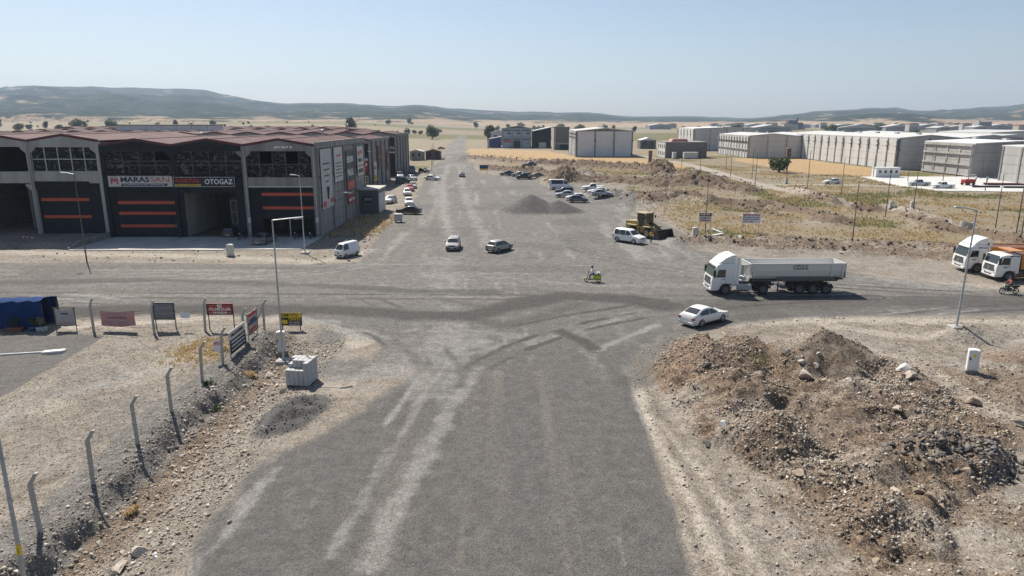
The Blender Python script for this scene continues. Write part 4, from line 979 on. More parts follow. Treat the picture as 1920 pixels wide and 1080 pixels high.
# ---- pale blue three storey workshop, dark shed, concrete block
bb = empty('blue_grey_building', (-6, 442, 0), 0, 'pale blue factory front with dark window strips and arched gate', 'building')
BLU = pm('blue_plaster', (0.34,0.42,0.48), (0.28,0.35,0.41), 0.4, 0.8)
wall_box(bb, 'wall', BLU, 0, 18, 0, 25, 0, 12.0)
q = MB(); q.prism([(-0.3, 12.0), (18.3, 12.0), (9, 13.4)], -0.2, 25.2); q.build('roof', M('steel_dark'), bb)
for k in range(4):
    q = MB(); q.box(k * 5.9 - 0.1, k * 5.9 + 0.4, -0.25, -0.003, 0, 12); q.build('column', pm('blue_grey', (0.25,0.30,0.34), (0.2,0.25,0.28), 1, 0.8), bb)
wall_box(bb, 'beam', M('blue_grey'), 0.4, 17.7, -0.16, -0.004, 6.4, 7.0)
for k in range(3):
    a = 0.7 + k * 5.9
    for z in (4.7, 10.2): 
        for j in range(5): wall_box(bb, 'window', M('glass'), a + j * 0.92, a + j * 0.92 + 0.75, -0.06, -0.004, z, z + 1.0)
    for j, dx in enumerate((2.6, 3.6)): wall_box(bb, 'window', M('glass'), a + dx, a + dx + 0.8, -0.06, -0.004, 8.3, 9.5)
wall_box(bb, 'sign_panel', M('letter_red'), 0.6, 5.6, -0.2, -0.1, 3.5, 4.5); wall_box(bb, 'gate', M('black'), 6.9, 11.2, -0.08, -0.004, 0, 4.4)
ds_ = empty('dark_shed', (13, 441, 0), 0, 'black clad shed with sloping roof between pale blue factory and concrete block', 'building')
q = MB(); q.prism([(0, 0), (11.3, 0), (11.3, 12.4), (0, 10.0)], 0, 24); q.build('wall', M('charcoal'), ds_)
q = MB(); q.prism([(-0.2, 10.02), (11.4, 12.45), (11.4, 12.85), (-0.2, 10.42)], -0.3, 24.3); q.build('roof', M('roof_grey'), ds_); wall_box(ds_, 'gate', M('galv'), 3.8, 8.2, -0.06, -0.004, 0, 3.4)
cbk = empty('concrete_tower', (24.6, 415, 0), 0, 'tall grey concrete block beside the white panelled warehouse', 'building')
wall_box(cbk, 'wall', BLOCKW, 0.9, 9.0, 0, 18, 0, 12.6); wall_box(cbk, 'corner_wall', M('concrete_pale'), -0.2, 0.89, -0.1, 18, 0, 12.6); wall_box(cbk, 'parapet', M('concrete_dark'), -0.3, 9.1, -0.2, 18.1, 12.6, 13.0); wall_box(cbk, 'beam', M('concrete_pale'), 0.92, 8.98, -0.14, -0.004, 3.1, 3.8); wall_box(cbk, 'opening', M('black'), 3.4, 8.9, -0.05, -0.004, 0, 3.0)
bs_ = empty('blue_shed', (-14.5, 446, 0), 0, 'low blue metal shed left of the pale blue factory', 'building')
q = MB(); q.prism([(0, 0), (7.6, 0), (7.6, 6.6), (0, 5.2)], 0, 12); q.build('wall', M('blue_paint'), bs_); q = MB(); q.prism([(-0.2, 5.22), (7.8, 6.68), (7.8, 6.95), (-0.2, 5.5)], -0.3, 12.3); q.build('roof', M('roof_grey'), bs_)
# ---- small farm buildings by the far street and beyond the warehouse
def hut(label, x, y, w_, d_, h, wallm, roofm):
    b = empty('small_building', (x, y, 0), 0, label, 'building'); wall_box(b, 'wall', M(wallm), 0, w_, 0, d_, 0, h)
    q = MB(); q.prism([(-0.3, h), (w_ + 0.3, h), (w_ / 2, h + w_ * 0.16)], -0.3, d_ + 0.3); q.build('roof', M(roofm), b)
    for k in range(2): wall_box(b, 'window', M('black'), w_ * (0.2 + 0.45 * k), w_ * (0.2 + 0.45 * k) + w_ * 0.16, -0.05, -0.004, h * 0.4, h * 0.8)
    return b
hut('small stone house with pale roof beside the far end of the street', -43.5, 300, 5.5, 7, 3.6, 'concrete', 'slab'); hut('long dark red shed beside the far end of the street', -37.5, 306, 6.5, 4, 3.4, 'maroon', 'rust')
hut('low grey building with white roof right of the white panelled warehouse', 78, 430, 9.5, 10, 5.0, 'concrete_dark', 'roof_white')
hut('green roofed house behind the blue shed', -15, 500, 12, 9, 8.5, 'galv', 'roof_grey')
for i, (x, y) in enumerate(((55.3, 282), (90.3, 230.5))):
    c = empty('brick_pillar', (x, y, 0), 0, ['squat brick pillar at the edge of the golden stubble', 'tall brick pillar raised on a pole near the small tree'][i], 'pillar')
    q = MB(); q.box(-0.65, 0.65, -0.65, 0.65, 0 if i == 0 else 4.0, 4.6 if i == 0 else 7.4); q.build('shaft', M('brick'), c, bevel=0.05)
    q = MB(); q.box(-.75, .75, -.75, .75, 4.603 if i == 0 else 7.403, 4.8 if i == 0 else 7.6); q.build('cap', M('concrete'), c)
    if i: q = MB(); q.tube((0, 0, 0), (0, 0, 4.0), 0.25); q.build('pole', M('steel_dark'), c)
# ---- white slab yard: containers, red telehandler deck, beams
sl = MB(); sl.add([(x, y, z) for z in (-0.1, 0.06) for x, y in CONC], [tuple(range(6, 12)), tuple(reversed(range(6)))] + [(i, (i + 1) % 6, 6 + (i + 1) % 6, 6 + i) for i in range(6)])
tag(sl.build('concrete_slab', M('slab_white')), kind='structure')
c = empty('site_cabin', (107, 206, 0.06), 0, 'white site office cabin with four small windows on the slab corner', 'cabin')
wall_box(c, 'wall', M('white'), 0, 7, 0, 2.6, 0, 2.7); wall_box(c, 'roof', M('roof_white'), -0.1, 7.1, -0.1, 2.7, 2.7, 2.85)
for k in range(4): wall_box(c, 'window', M('glass'), 0.8 + k * 1.6, 1.5 + k * 1.6, -0.05, -0.004, 1.2, 2.0)
for i, (x, y, w_, d_, mat, lab) in enumerate(((118, 173.5, 6.5, 0.5, 'navy', 'dark steel beam lying across the front of the white slab'), (127, 179.5, 9, 3.0, 'maroon', 'stack of dark red steel beams on the white slab'), (124, 172, 5, 0.4, 'charcoal', 'black steel beam lying on the white slab'))):
    b = empty('steel_beam', (x, y, 0.06), R(-4), lab, 'beam')
    for k in range(max(1, int(d_ / 0.7))): wall_box(b, 'beam', M(mat), -w_/2 + 0.4 * (k % 2), w_/2, k * 0.75, k * 0.75 + 0.45, 0, 0.45)
# ================================================================ vehicles (local +X is the front)
def interp(pl, x):
    """height of a polyline given from front (+x) to rear"""
    for (xa, za), (xb, zb) in zip(pl[:-1], pl[1:]):
        if xb <= x <= xa: return za + (zb - za) * ((xa - x) / (xa - xb) if xa != xb else 0)
    return pl[0][1] if x > pl[0][0] else pl[-1][1]

def wheel_meshes(r, wd, rim, n=20):
    t = MB(); t.lathe([(r*0.62, -wd/2), (r*0.9, -wd/2), (r*0.985, -wd*0.36), (r, 0), (r*0.985, wd*0.36), (r*0.9, wd/2), (r*0.62, wd/2), (r*0.62, -wd/2)], axis='y', n=n)
    h = MB(); h.lathe([(0.001, -wd*0.36), (r*0.22, -wd*0.36), (r*0.24, -wd*0.28), (r*0.55, -wd*0.30), (r*0.62, -wd*0.48), (r*0.64, -wd*0.2)], axis='y', n=n)
    h.lathe([(0.001, wd*0.36), (r*0.22, wd*0.36), (r*0.24, wd*0.28), (r*0.55, wd*0.30), (r*0.62, wd*0.48), (r*0.64, wd*0.2)], axis='y', n=n)
    for k in range(5):
        a = k * math.tau / 5
        for s in (-1, 1): h.obox((math.cos(a)*r*0.42, s*wd*0.335, math.sin(a)*r*0.42), (r*0.36, 0.03, r*0.13), (0, -a, 0))
    return t.mesh(M('rubber'), smooth=40), h.mesh(rim, smooth=40)
WH = {}
def wheel(parent, x, y, r, wd=0.2, rim='rim'):
    k = (r, wd, rim)
    if k not in WH: WH[k] = wheel_meshes(r, wd, M(rim))
    w_ = link('wheel', WH[k][0], parent, (x, y, r)); link('rim', WH[k][1], w_)
    return w_

CARS = {
 'sedan': dict(W=1.76, belt=0.93, top=[(2.2,.40),(2.21,.56),(2.12,.70),(1.9,.79),(1.05,.93),(.92,.96),(.12,1.37),(-.15,1.44),(-.65,1.46),(-1.12,1.38),(-1.78,1.06),(-2.1,1.02),(-2.2,.86),(-2.22,.55),(-2.2,.40)], ws=5, rw=9, side=[(.70,-.28),(-.36,-1.42)], wb=(1.33,-1.30), r=.31),
 'hatch': dict(W=1.72, belt=0.94, top=[(1.98,.40),(1.99,.58),(1.9,.74),(1.68,.84),(.98,.97),(.85,1.0),(.12,1.40),(-.2,1.48),(-1.15,1.45),(-1.5,1.36),(-1.88,1.0),(-1.96,.84),(-1.98,.55),(-1.96,.40)], ws=5, rw=9, side=[(.62,-.30),(-.38,-1.50)], wb=(1.24,-1.24), r=.30),
 'boxy': dict(W=1.70, belt=0.90, top=[(1.98,.42),(2.0,.60),(1.95,.74),(1.1,.88),(.98,.90),(.30,1.34),(.05,1.42),(-1.25,1.43),(-1.4,1.39),(-1.86,.98),(-1.95,.92),(-1.98,.55),(-1.96,.42)], ws=4, rw=8, side=[(.72,-.22),(-.30,-1.20),(-1.27,-1.62)], wb=(1.24,-1.28), r=.29),
 'estate': dict(W=1.70, belt=0.92, top=[(2.08,.42),(2.1,.6),(2.04,.76),(1.15,.90),(1.02,.93),(.36,1.36),(.1,1.43),(-1.75,1.42),(-1.9,1.36),(-2.06,.95),(-2.1,.55),(-2.08,.42)], ws=4, rw=8, side=[(.78,-.15),(-.23,-1.1),(-1.17,-1.78)], wb=(1.3,-1.26), r=.29),
 'mpv': dict(W=1.83, belt=1.08, top=[(2.2,.42),(2.22,.62),(2.14,.86),(1.85,1.0),(1.28,1.12),(1.15,1.16),(.52,1.70),(.22,1.82),(-1.85,1.85),(-2.02,1.80),(-2.17,1.12),(-2.2,.55),(-2.18,.42)], ws=5, rw=9, side=[(.82,-.02),(-.12,-1.0),(-1.1,-1.92)], wb=(1.38,-1.37), r=.33),
 'microvan': dict(W=1.42, belt=1.02, top=[(1.60,.42),(1.63,.62),(1.60,.98),(1.52,1.06),(1.12,1.68),(.92,1.77),(-1.42,1.80),(-1.56,1.72),(-1.64,1.05),(-1.66,.55),(-1.64,.42)], ws=3, rw=7, side=[(1.25,.38)], wb=(1.02,-1.0), r=.27),
 'minibus': dict(W=2.0, belt=1.40, top=[(2.75,.45),(2.8,.7),(2.72,1.05),(2.3,1.28),(2.1,1.36),(1.2,2.2),(.8,2.42),(-2.55,2.46),(-2.72,2.36),(-2.8,1.4),(-2.8,.6),(-2.78,.45)], ws=4, rw=8, side=[(1.75,.75),(.55,-2.3)], wb=(1.75,-1.7), r=.36),
 'pickup': dict(W=1.8, belt=1.0, top=[(2.45,.5),(2.48,.72),(2.4,.92),(1.25,1.06),(1.12,1.09),(.48,1.6),(.2,1.68),(-.55,1.68),(-.78,1.08),(-2.45,1.08),(-2.5,1.0),(-2.5,.6),(-2.48,.5)], ws=4, rw=7, side=[(.85,.05),(-.05,-.52)], wb=(1.5,-1.45), r=.36),
}
def car_geometry(kind):
    K = CARS[kind]; W = K['W']; B = K['belt']; pl = K['top']; Lh = pl[1][0]
    z0 = 0.24
    def plan(x): return 1 - 0.13 * (abs(x) / (Lh + 0.02)) ** 5
    def hw(x, z):
        p = plan(x); b = W / 2 * p
        if z > B: return b - 0.05 - 0.36 * (z - B) * (0.75 if W > 1.8 or W < 1.5 else 1.0)
        if z > B - 0.22: return b - 0.05 * (z - B + 0.22) / 0.22
        return b - 0.06 * max(0, (0.45 - z) / 0.25)
    st = []
    for (xa, za), (xb, zb) in zip(pl[:-1], pl[1:]):
        n = max(1, int(math.hypot(xb - xa, zb - za) / 0.22))
        st += [(xa + (xb - xa) * i / n, za + (zb - za) * i / n) for i in range(n)]
    st.append(pl[-1])
    m = MB(); rings = []
    for x, zt in st:
        zt = max(zt, z0 + 0.10); sh = min(B, zt - 0.05)
        we = hw(x, zt); cr = 0.035 * (1 if zt > B else 0.8)
        half = [(0, zt + cr), (we * 0.55, zt + cr * 0.75), (we * 0.88, zt + 0.005), (we, zt - 0.05 if zt - 0.05 > sh else (zt + sh) / 2), (hw(x, sh), sh), (hw(x, (sh + 0.5) / 2), max((sh + 0.5) / 2, z0 + 0.02)), (hw(x, 0.45), min(0.45, sh - 0.01)), (hw(x, z0 + 0.02), z0)]
        rings.append([(x, y, z) for y, z in half] + [(x, -y, z) for y, z in reversed(half[1:])])
    k = len(rings[0]); vs_ = [p for r_ in rings for p in r_]; fs = []
    for i in range(len(rings) - 1):
        for j in range(k): fs.append((i*k + j, i*k + (j+1) % k, (i+1)*k + (j+1) % k, (i+1)*k + j))
    fs += [tuple(range(k)), tuple(reversed(range((len(rings)-1)*k, len(rings)*k)))]
    m.add(vs_, fs)
    return m, hw, K
CG = {}
def strip_glass(K, hw, seg, lo=0.06, hi=0.95, inset=0.10, off=0.012):
    (xa, za), (xb, zb) = K['top'][seg], K['top'][seg + 1]; m = MB(); rows = 4
    nx, nz = -(zb - za), (xb - xa); l = math.hypot(nx, nz); nx, nz = -nx / l, -nz / l
    if nz < 0: nx, nz = -nx, -nz
    pts = []
    for i in range(rows):
        t = lo + (hi - lo) * i / (rows - 1); x = xa + (xb - xa) * t; z = za + (zb - za) * t
        we = hw(x, z) - inset
        for y, c in ((-we, 0.012), (-we * 0.6, 0.03), (0, 0.038), (we * 0.6, 0.03), (we, 0.012)): pts.append((x + nx * (off + c), y, z + nz * (off + c)))
    m.add(pts, [(i*5 + j, i*5 + j + 1, (i+1)*5 + j + 1, (i+1)*5 + j) for i in range(rows - 1) for j in range(4)])
    return m
def side_glass(K, hw, xa, xb, s, top_gap=0.10):
    m = MB(); n = 6; pts = []
    for i in range(n):
        x = xa + (xb - xa) * i / (n - 1); zt = interp(K['top'], x) - top_gap; zb = K['belt'] + 0.02
        zt = max(zt, zb + 0.01)
        for z in (zb, (zb + zt) / 2, zt): pts.append((x, s * (hw(x, z) + 0.014), z))
    m.add(pts, [(i*3 + j, (i+1)*3 + j, (i+1)*3 + j + 1, i*3 + j + 1) for i in range(n - 1) for j in range(2)])
    return m

def car(name, label, loc, deg, kind, pt, cat='car', rim='rim', group=None, detail=True, glass='glass', dark_bumper=False):
    r = empty(name, (loc[0], loc[1], loc[2] if len(loc) > 2 else zat(loc[0], loc[1])), R(deg), label, cat, group)
    if kind not in CG:
        m, hw, K = car_geometry(kind); G_ = dict(hw=hw, K=K, body=m.mesh(M('trim'), smooth=38))
        G_['ws'] = strip_glass(K, hw, K['ws'], inset=0.08).mesh(M('glass'), smooth=60); G_['rw'] = strip_glass(K, hw, K['rw'], inset=0.12).mesh(M('glass'), smooth=60)
        G_['side'] = [[side_glass(K, hw, a, b, s).mesh(M('glass'), smooth=60) for a, b in K['side']] for s in (-1, 1)]
        CG[kind] = G_
    G_ = CG[kind]; K = G_['K']; hw = G_['hw']; W = K['W']; Lf = K['top'][1][0]; Lr = K['top'][-2][0] if K['top'][-2][0] < K['top'][-3][0] - 0.001 else K['top'][-3][0]; B = K['belt']
    body = link('body', G_['body'].copy(), r); body.data.materials[0] = pt
    def gl(nm, me):
        o = link(nm, me if glass == 'glass' else me.copy(), r)
        if glass != 'glass': o.data.materials[0] = M(glass)
    gl('windscreen', G_['ws']); gl('rear_window', G_['rw'])
    for s in (0, 1):
        for me in G_['side'][s]: gl('side_window', me)
    for x in K['wb']:
        for s in (-1, 1):
            wheel(r, x, s * (W / 2 - 0.095), K['r'], 0.2, rim)
            if detail:
                q = MB(); pts = []; ra, rb = K['r'] * 1.01, K['r'] * 1.22
                for i in range(9):
                    a = R(-8) + i * R(196) / 8
                    for rr in (ra, rb): 
                        z_ = K['r'] + math.sin(a) * rr; pts.append((x + math.cos(a) * rr, s * (hw(x + math.cos(a) * rr, z_) + 0.008), z_))
                q.add(pts, [(i*2, i*2 + 1, i*2 + 3, i*2 + 2) for i in range(8)]); q.build('wheel_arch', M('trim'), r)
    zl = B - 0.22 if kind not in ('minibus', 'mpv', 'microvan') else B - 0.30
    for s in (-1, 1):
        q = MB(); q.obox((Lf - 0.10, s * (W / 2 - 0.33), zl - 0.03), (0.20, 0.36, 0.17), (0, 0, s * -0.22)); q.build('headlight', M('lamp_glass'), r, bevel=0.03)
        q = MB(); q.obox((Lr + 0.07, s * (W / 2 - 0.22), zl + 0.04), (0.18, 0.26, 0.19 if kind not in ('mpv', 'minibus', 'microvan') else 0.42), (0, 0, s * 0.18)); q.build('taillight', M('red_glass'), r, bevel=0.02)
        xm = K['side'][0][0] - 0.02; q = MB(); q.obox((xm, s * (W / 2 + 0.08), B + 0.06), (0.14, 0.18, 0.13)); q.build('wing_mirror', pt if not dark_bumper else M('trim'), r, bevel=0.03)
        if detail:
            q = MB(); q.box(K['wb'][1] + 0.42, K['wb'][0] - 0.42, s * (W / 2 - 0.02) - 0.02, s * (W / 2 - 0.02) + 0.02, 0.25, 0.34); q.build('sill', M('trim'), r)
            for a, b in K['side'][:2]:
                q = MB(); xh = b + 0.12; q.obox((xh, s * (hw(xh, B - 0.12) + 0.012), B - 0.12), (0.18, 0.025, 0.035)); q.build('door_handle', pt if not dark_bumper else M('trim'), r)
    bm = M('trim') if dark_bumper else pt
    for xe, sg in ((Lf, 1), (Lr, -1)):
        q = MB(); q.box(xe - 0.16 if sg > 0 else xe - 0.03, xe + 0.03 if sg > 0 else xe + 0.16, -W/2 + 0.16, W/2 - 0.16, 0.30, 0.50); q.build('bumper', bm, r, bevel=0.05)
        q = MB(); xp = xe + sg * 0.035; q.box(min(xp, xp + sg * 0.012), max(xp, xp + sg * 0.012), -0.26, 0.26, 0.42 if sg > 0 else 0.40, 0.53 if sg > 0 else 0.51); q.build('number_plate', M('plate'), r)
    q = MB(); q.box(Lf - 0.05, Lf + 0.018, -W/2 + 0.55, W/2 - 0.55, zl - 0.10, zl + 0.03); q.build('grille', M('trim'), r)
    return r
def P_(n, c, **k): return paint(n, c, **k)
PW = P_('car_white', (0.76,0.76,0.74), dirt=0.25); PS = P_('car_silver', (0.42,0.43,0.44)); PG = P_('car_grey', (0.10,0.105,0.115)); PB = P_('car_black', (0.015,0.016,0.018), dirt=0.25)
PR = P_('car_red', (0.42,0.03,0.03)); PN = P_('car_navy', (0.03,0.045,0.085)); PSG = P_('car_pewter', (0.30,0.30,0.29), dirt=0.5); PO = P_('tip_orange', (0.55,0.22,0.035), dirt=0.5); PT = P_('tip_grey', (0.60,0.60,0.58), dirt=0.4)

car('sedan_car', 'white saloon car driving around the bend beside the rubble heap', (15.7, 54.6), 36, 'sedan', PW)
o = car('estate_car', 'silver grey estate car facing the junction in the middle of the street', (-7.6, 88.6), -91, 'estate', PSG, dark_bumper=True)
o = car('hatchback_car', 'boxy pewter hatchback car with dark bumpers turning away from the junction', (-1.6, 87.0), 55, 'boxy', PSG, dark_bumper=True)
car('panel_van', 'small white boxy microvan parked at the workshop corner', (-20.1, 83.3), -118, 'microvan', PW, 'van', dark_bumper=True)
car('parked_car', 'dark grey saloon car in the shade before the half raised shutter', (-33.4, 92.6), 84, 'sedan', PG)
car('parked_car', 'black hatchback car inside the open gateway', (-40.3, 98.8), 95, 'hatch', PB)
car('passenger_van', 'white passenger van with roof rails parked next to the yellow loader', (15.95, 93.3), -46, 'mpv', PW, 'van')
car('parked_car', 'black saloon car parked across the street edge beside the rubbish container', (-18.4, 123.4), 170, 'sedan', PB)
car('parked_car', 'white hatchback car parked directly behind the black saloon', (-20.3, 136.8), -80, 'hatch', PW)
car('parked_car', 'silver car parked behind the dark kiosk', (-24.6, 140.5), -100, 'hatch', PS)
car('parked_car', 'white boxy car parked in front of the red car', (-23.6, 156.5), -78, 'boxy', PW)
car('parked_car', 'red car parked behind the white boxy car', (-24.2, 165.5), -85, 'hatch', PR)
car('parked_car', 'silver grey car at the head of the line beyond the red car', (-24.6, 173.0), -85, 'sedan', PS)
car('parked_van', 'black van parked along the butcher row', (-28.8, 186.0), 8, 'mpv', PB, 'van')
car('parked_car', 'pale silver car parked beyond the black van', (-28.0, 196.5), -60, 'hatch', PS)
car('parked_car', 'white car nosing out between the two grey workshop rows', (-32.8, 204.5), -75, 'mpv', PW)
car('parked_van', 'navy blue van parked by the farthest street wall', (-31.6, 222.0), -80, 'minibus', PN, 'van')
car('parked_car', 'dark car parked last in the row before the light pole', (-28.3, 226.0), -40, 'hatch', PB)
car('sedan_car', 'white saloon car crossing the far part of the street', (-22.3, 196.8), -20, 'sedan', PW)
car('sedan_car', 'grey saloon car driving away along the far street', (-15.0, 209.5), 95, 'sedan', PSG)
car('distant_car', 'dark car far along the pale street near the lone tree', (-42, 420), 20, 'sedan', PB)
car('minibus', 'white minibus with a long dark side window among the parked cars', (11.7, 169.0), 6, 'minibus', PW, 'minibus')
car('parked_car', 'dark estate car with raised tailgate beside the minibus', (12.0, 159.8), 175, 'estate', PN)
car('parked_car', 'silver saloon car parked behind the dark grey hatchback', (11.6, 151.8), 180, 'sedan', PS)
car('parked_car', 'dark grey hatchback car parked foremost of the group by the gravel pile', (13.5, 141.6), 0, 'hatch', PG)
car('parked_car', 'pale car half hidden behind the dark grey hatchback', (13.2, 145.2), 182, 'hatch', PW)
car('parked_car', 'silver saloon car at the right end of the parked group', (18.9, 146.6), 0, 'sedan', PS)
car('parked_car', 'white car hidden just behind the silver saloon at the end', (18.5, 150.4), 178, 'sedan', PW)
car('pickup_truck', 'white pickup with its cab stripped, parked between minibus and silver saloon', (18.6, 161.0), 185, 'pickup', PW, 'pickup')
car('parked_car', 'dark blue car parked nearest the blue sign board', (-1.6, 213.5), 182, 'sedan', PN)
car('parked_car', 'grey car in the middle of the distant parked group', (2.0, 209.5), 170, 'sedan', PSG)
car('parked_car', 'black van-like car in front of the distant parked group', (3.4, 199.6), 176, 'mpv', PB)
car('parked_car', 'dark car behind the distant parked group', (5.4, 216.5), 178, 'sedan', PG)
car('parked_car', 'rusty scrap car at the edge of the earth bank', (6.9, 198.0), 170, 'sedan', P_('car_scrap', (0.16,0.10,0.08), dirt=0.8))
car('sedan_car', 'white saloon car alone in the dry field near the pale slab', (84.6, 184.8), 178, 'sedan', PW)
car('pickup_truck', 'silver pickup parked at the corner of the white slab', (104.0, 178.5), 170, 'pickup', PS, 'pickup')
car('pickup_truck', 'white pickup parked in front of the silver pickup by the slab', (106.0, 171.8), 175, 'pickup', PW, 'pickup')

# ---------------------------------------------------------------- lorries
def arch(parent, x, y, r, w_, mat='trim'):
    m = MB(); pts = []
    for i in range(9):
        a = R(5) + i * R(170) / 8
        for yy in (y - w_/2, y + w_/2):
            for rr in (r * 1.16, r * 1.20): pts.append((x + math.cos(a) * rr, yy, r + math.sin(a) * rr))
    f = []
    for i in range(8):
        a = i * 4; b = a + 4; f += [(a+1, b+1, b+3, a+3), (a, a+2, b+2, b), (a, b, b+1, a+1), (a+2, a+3, b+3, b+2)]
    m.add(pts, f); return m.build('mudguard', M(mat), parent)
def cab(parent, high=True, big=True, col=None, glassm='glass_green'):
    """forward control cab: nose at x = 0, 2.3 m long, 2.5 m wide"""
    col = col or PW; hz = 3.05 if high else 2.75; w2 = 1.24
    m = MB(); m.prism([(0, 0.42), (0, 1.35), (-0.10, 1.75), (-0.32, 2.62), (-0.55, hz - 0.12), (-0.85, hz), (-2.25, hz), (-2.28, 0.80), (-2.05, 0.80), (-1.85, 1.08), (-1.0, 1.08), (-0.82, 0.80), (-0.72, 0.42)][::-1], -w2, w2)
    b = m.build('cab', col, parent, bevel=0.07, smooth=35, segs=2)
    m = MB(); m.prism([(-0.035 - 0.07, 1.78), (-0.30, 2.60), (-0.325, 2.60), (-0.13, 1.78)], -w2 + 0.12, w2 - 0.12)
    g = MB(); g.add([(-0.075, -w2 + .13, 1.80), (-0.075, w2 - .13, 1.80), (-0.285, w2 - .16, 2.60), (-0.285, -w2 + .16, 2.60)], [(0, 1, 2, 3)]); g.build('windscreen', M(glassm), b)
    for s in (-1, 1):
        y = s * (w2 + 0.006); g = MB(); g.poly([(-0.42, y, 1.72), (-1.28, y, 1.72), (-1.28, y, 2.45), (-0.62, y, 2.45)]); g.build('door_window', M('glass'), b)
        g = MB(); g.box(-0.30, -0.08, s * (w2 + 0.16) - 0.09, s * (w2 + 0.16) + 0.09, 1.75, 2.45); g.box(-0.22, -0.16, min(s * w2, s * (w2 + 0.1)), max(s * w2, s * (w2 + 0.1)), 2.36, 2.40); g.build('wing_mirror', M('trim'), b, bevel=0.03)
        g = MB(); g.box(-0.06, 0.035, s * 0.82 - 0.24, s * 0.82 + 0.24, 0.72, 0.93); g.build('headlight', M('lamp_glass'), b, bevel=0.03)
        g = MB(); g.box(-1.22, -0.98, s * (w2 + 0.012) - 0.012, s * (w2 + 0.012) + 0.012, 1.52, 1.57); g.build('door_handle', M('trim'), b)
        g = MB(); g.box(-1.32, -1.305, s * (w2 + 0.004) - 0.004, s * (w2 + 0.004) + 0.004, 0.98, 2.55); g.build('door_seam', M('trim'), b)
        g = MB(); g.box(-0.78, -0.45, s * (w2 - 0.1) - 0.12, s * (w2 - 0.1) + 0.12, 0.36, 0.46); g.build('step', M('trim'), b)
    for k, z in enumerate((0.98, 1.11, 1.24, 1.37, 1.50)):
        g = MB(); g.box(-0.06, 0.022, -0.98 + k * 0.05, 0.98 - k * 0.05, z, z + 0.10); g.build('grille_bar', M('trim') if k % 2 == 0 else M('steel_dark'), b)
    g = MB(); g.box(-0.10, 0.06, -1.2, 1.2, 0.40, 0.68); g.build('bumper', col, b, bevel=0.05)
    g = MB(); g.box(-0.02, 0.066, -0.62, 0.62, 0.60, 0.70); g.build('lower_grille', M('trim'), b)
    g = MB(); g.box(0.062, 0.072, -0.26, 0.26, 0.46, 0.57); g.build('number_plate', M('plate'), b)
    g = MB(); g.lathe([(0.001, 0), (0.13, 0), (0.16, 0.02), (0.16, 0)], axis='x', c=(0.03, 0, 1.27), n=14); g.build('emblem', M('rim'), b)
    if big:
        g = MB(); g.prism([(-0.62, hz + 0.005), (-2.2, hz + 0.005), (-2.22, hz + 0.78), (-1.9, hz + 0.76), (-1.25, hz + 0.5)][::1], -1.12, 1.12); g.build('roof_deflector', col, b, bevel=0.08, smooth=35, segs=2)
        g = MB(); g.box(-0.55, -0.18, -1.1, 1.1, 2.66, 2.74); g.build('sun_visor', M('glass'), b, bevel=0.02)
        for s in (-1, 1): g = MB(); g.box(-2.6, -2.29, s * 1.2 - 0.02, s * 1.2 + 0.02, 1.0, hz + 0.55); g.build('side_deflector', col, b)
    return b
def chassis(parent, x0, x1, z=0.95):
    m = MB()
    for s in (-1, 1): m.box(x0, x1, s * 0.42 - 0.06, s * 0.42 + 0.06, z - 0.22, z)
    for k in range(5): xx = x0 + (x1 - x0) * (k + 0.5) / 5; m.box(xx - 0.06, xx + 0.06, -0.36, 0.36, z - 0.18, z - 0.05)
    return m.build('chassis', M('steel_dark'), parent)

t1 = empty('tipper_lorry', (18.8, 65.0, 0), R(181.5), 'white articulated lorry with a grey half-pipe tipper trailer on the cross road', 'lorry')
cab(t1)
chassis(t1, -6.3, -0.4); RW = 0.52
for s in (-1, 1):
    wheel(t1, -1.42, s * 1.02, RW, 0.32, 'hub_dark'); arch(t1, -1.42, s * 1.05, RW, 0.34, 'white')
    wheel(t1, -5.0, s * 0.95, RW, 0.55, 'hub_dark'); arch(t1, -5.0, s * 0.95, RW, 0.58)
    q = MB(); q.box(-3.9, -2.55, s * 0.98 - 0.22, s * 0.98 + 0.22, 0.42, 0.98); q.build('fuel_tank', M('galv'), t1, bevel=0.08)
    for k in range(3): wheel(t1, -8.5 - k * 1.31, s * 0.98, RW, 0.42, 'hub_dark'); arch(t1, -8.5 - k * 1.31, s * 0.98, RW, 0.46)
q = MB(); q.box(-5.6, -4.2, -0.5, 0.5, 0.96, 1.12); q.build('fifth_wheel', M('black'), t1)
chassis(t1, -12.4, -4.2, 1.32)
# half-pipe tub
sec = [(-1.24, 2.95), (-1.22, 2.3), (-1.12, 1.8), (-0.9, 1.52), (-0.6, 1.4), (0.6, 1.4), (0.9, 1.52), (1.12, 1.8), (1.22, 2.3), (1.24, 2.95)]
xs0, xs1 = -3.55, -12.7
m = MB(); n = len(sec); vv = [(xs0 - (0.28 if z < 2 else 0), y, z) for y, z in sec] + [(xs1 + (0.0 if z > 2 else 0.22), y, z) for y, z in sec]
inn = [(xs0 - 0.12 - (0.28 if z < 2 else 0), y * 0.94, z + (0.06 if z < 2.9 else 0)) for y, z in sec] + [(xs1 + 0.12, y * 0.94, z + (0.06 if z < 2.9 else 0)) for y, z in sec]
m.add(vv, [(i, i+1, n+i+1, n+i) for i in range(n-1)] + [tuple(range(n)), tuple(range(n, 2*n))])
m.add(inn, [(i+1, i, n+i, n+i+1) for i in range(n-1)] + [tuple(reversed(range(n))), tuple(reversed(range(n, 2*n)))], 0)
tub = m.build('tipper_tub', PT, t1)
q = MB()
for s in (-1, 1): q.box(xs1, xs0, s * 1.24 - 0.05, s * 1.24 + 0.05, 2.90, 3.03)
q.box(xs0 - 0.14, xs0, -1.19, 1.19, 2.905, 3.025); q.box(xs1, xs1 + 0.12, -1.19, 1.19, 2.905, 3.025); q.build('top_rail', PT, tub)
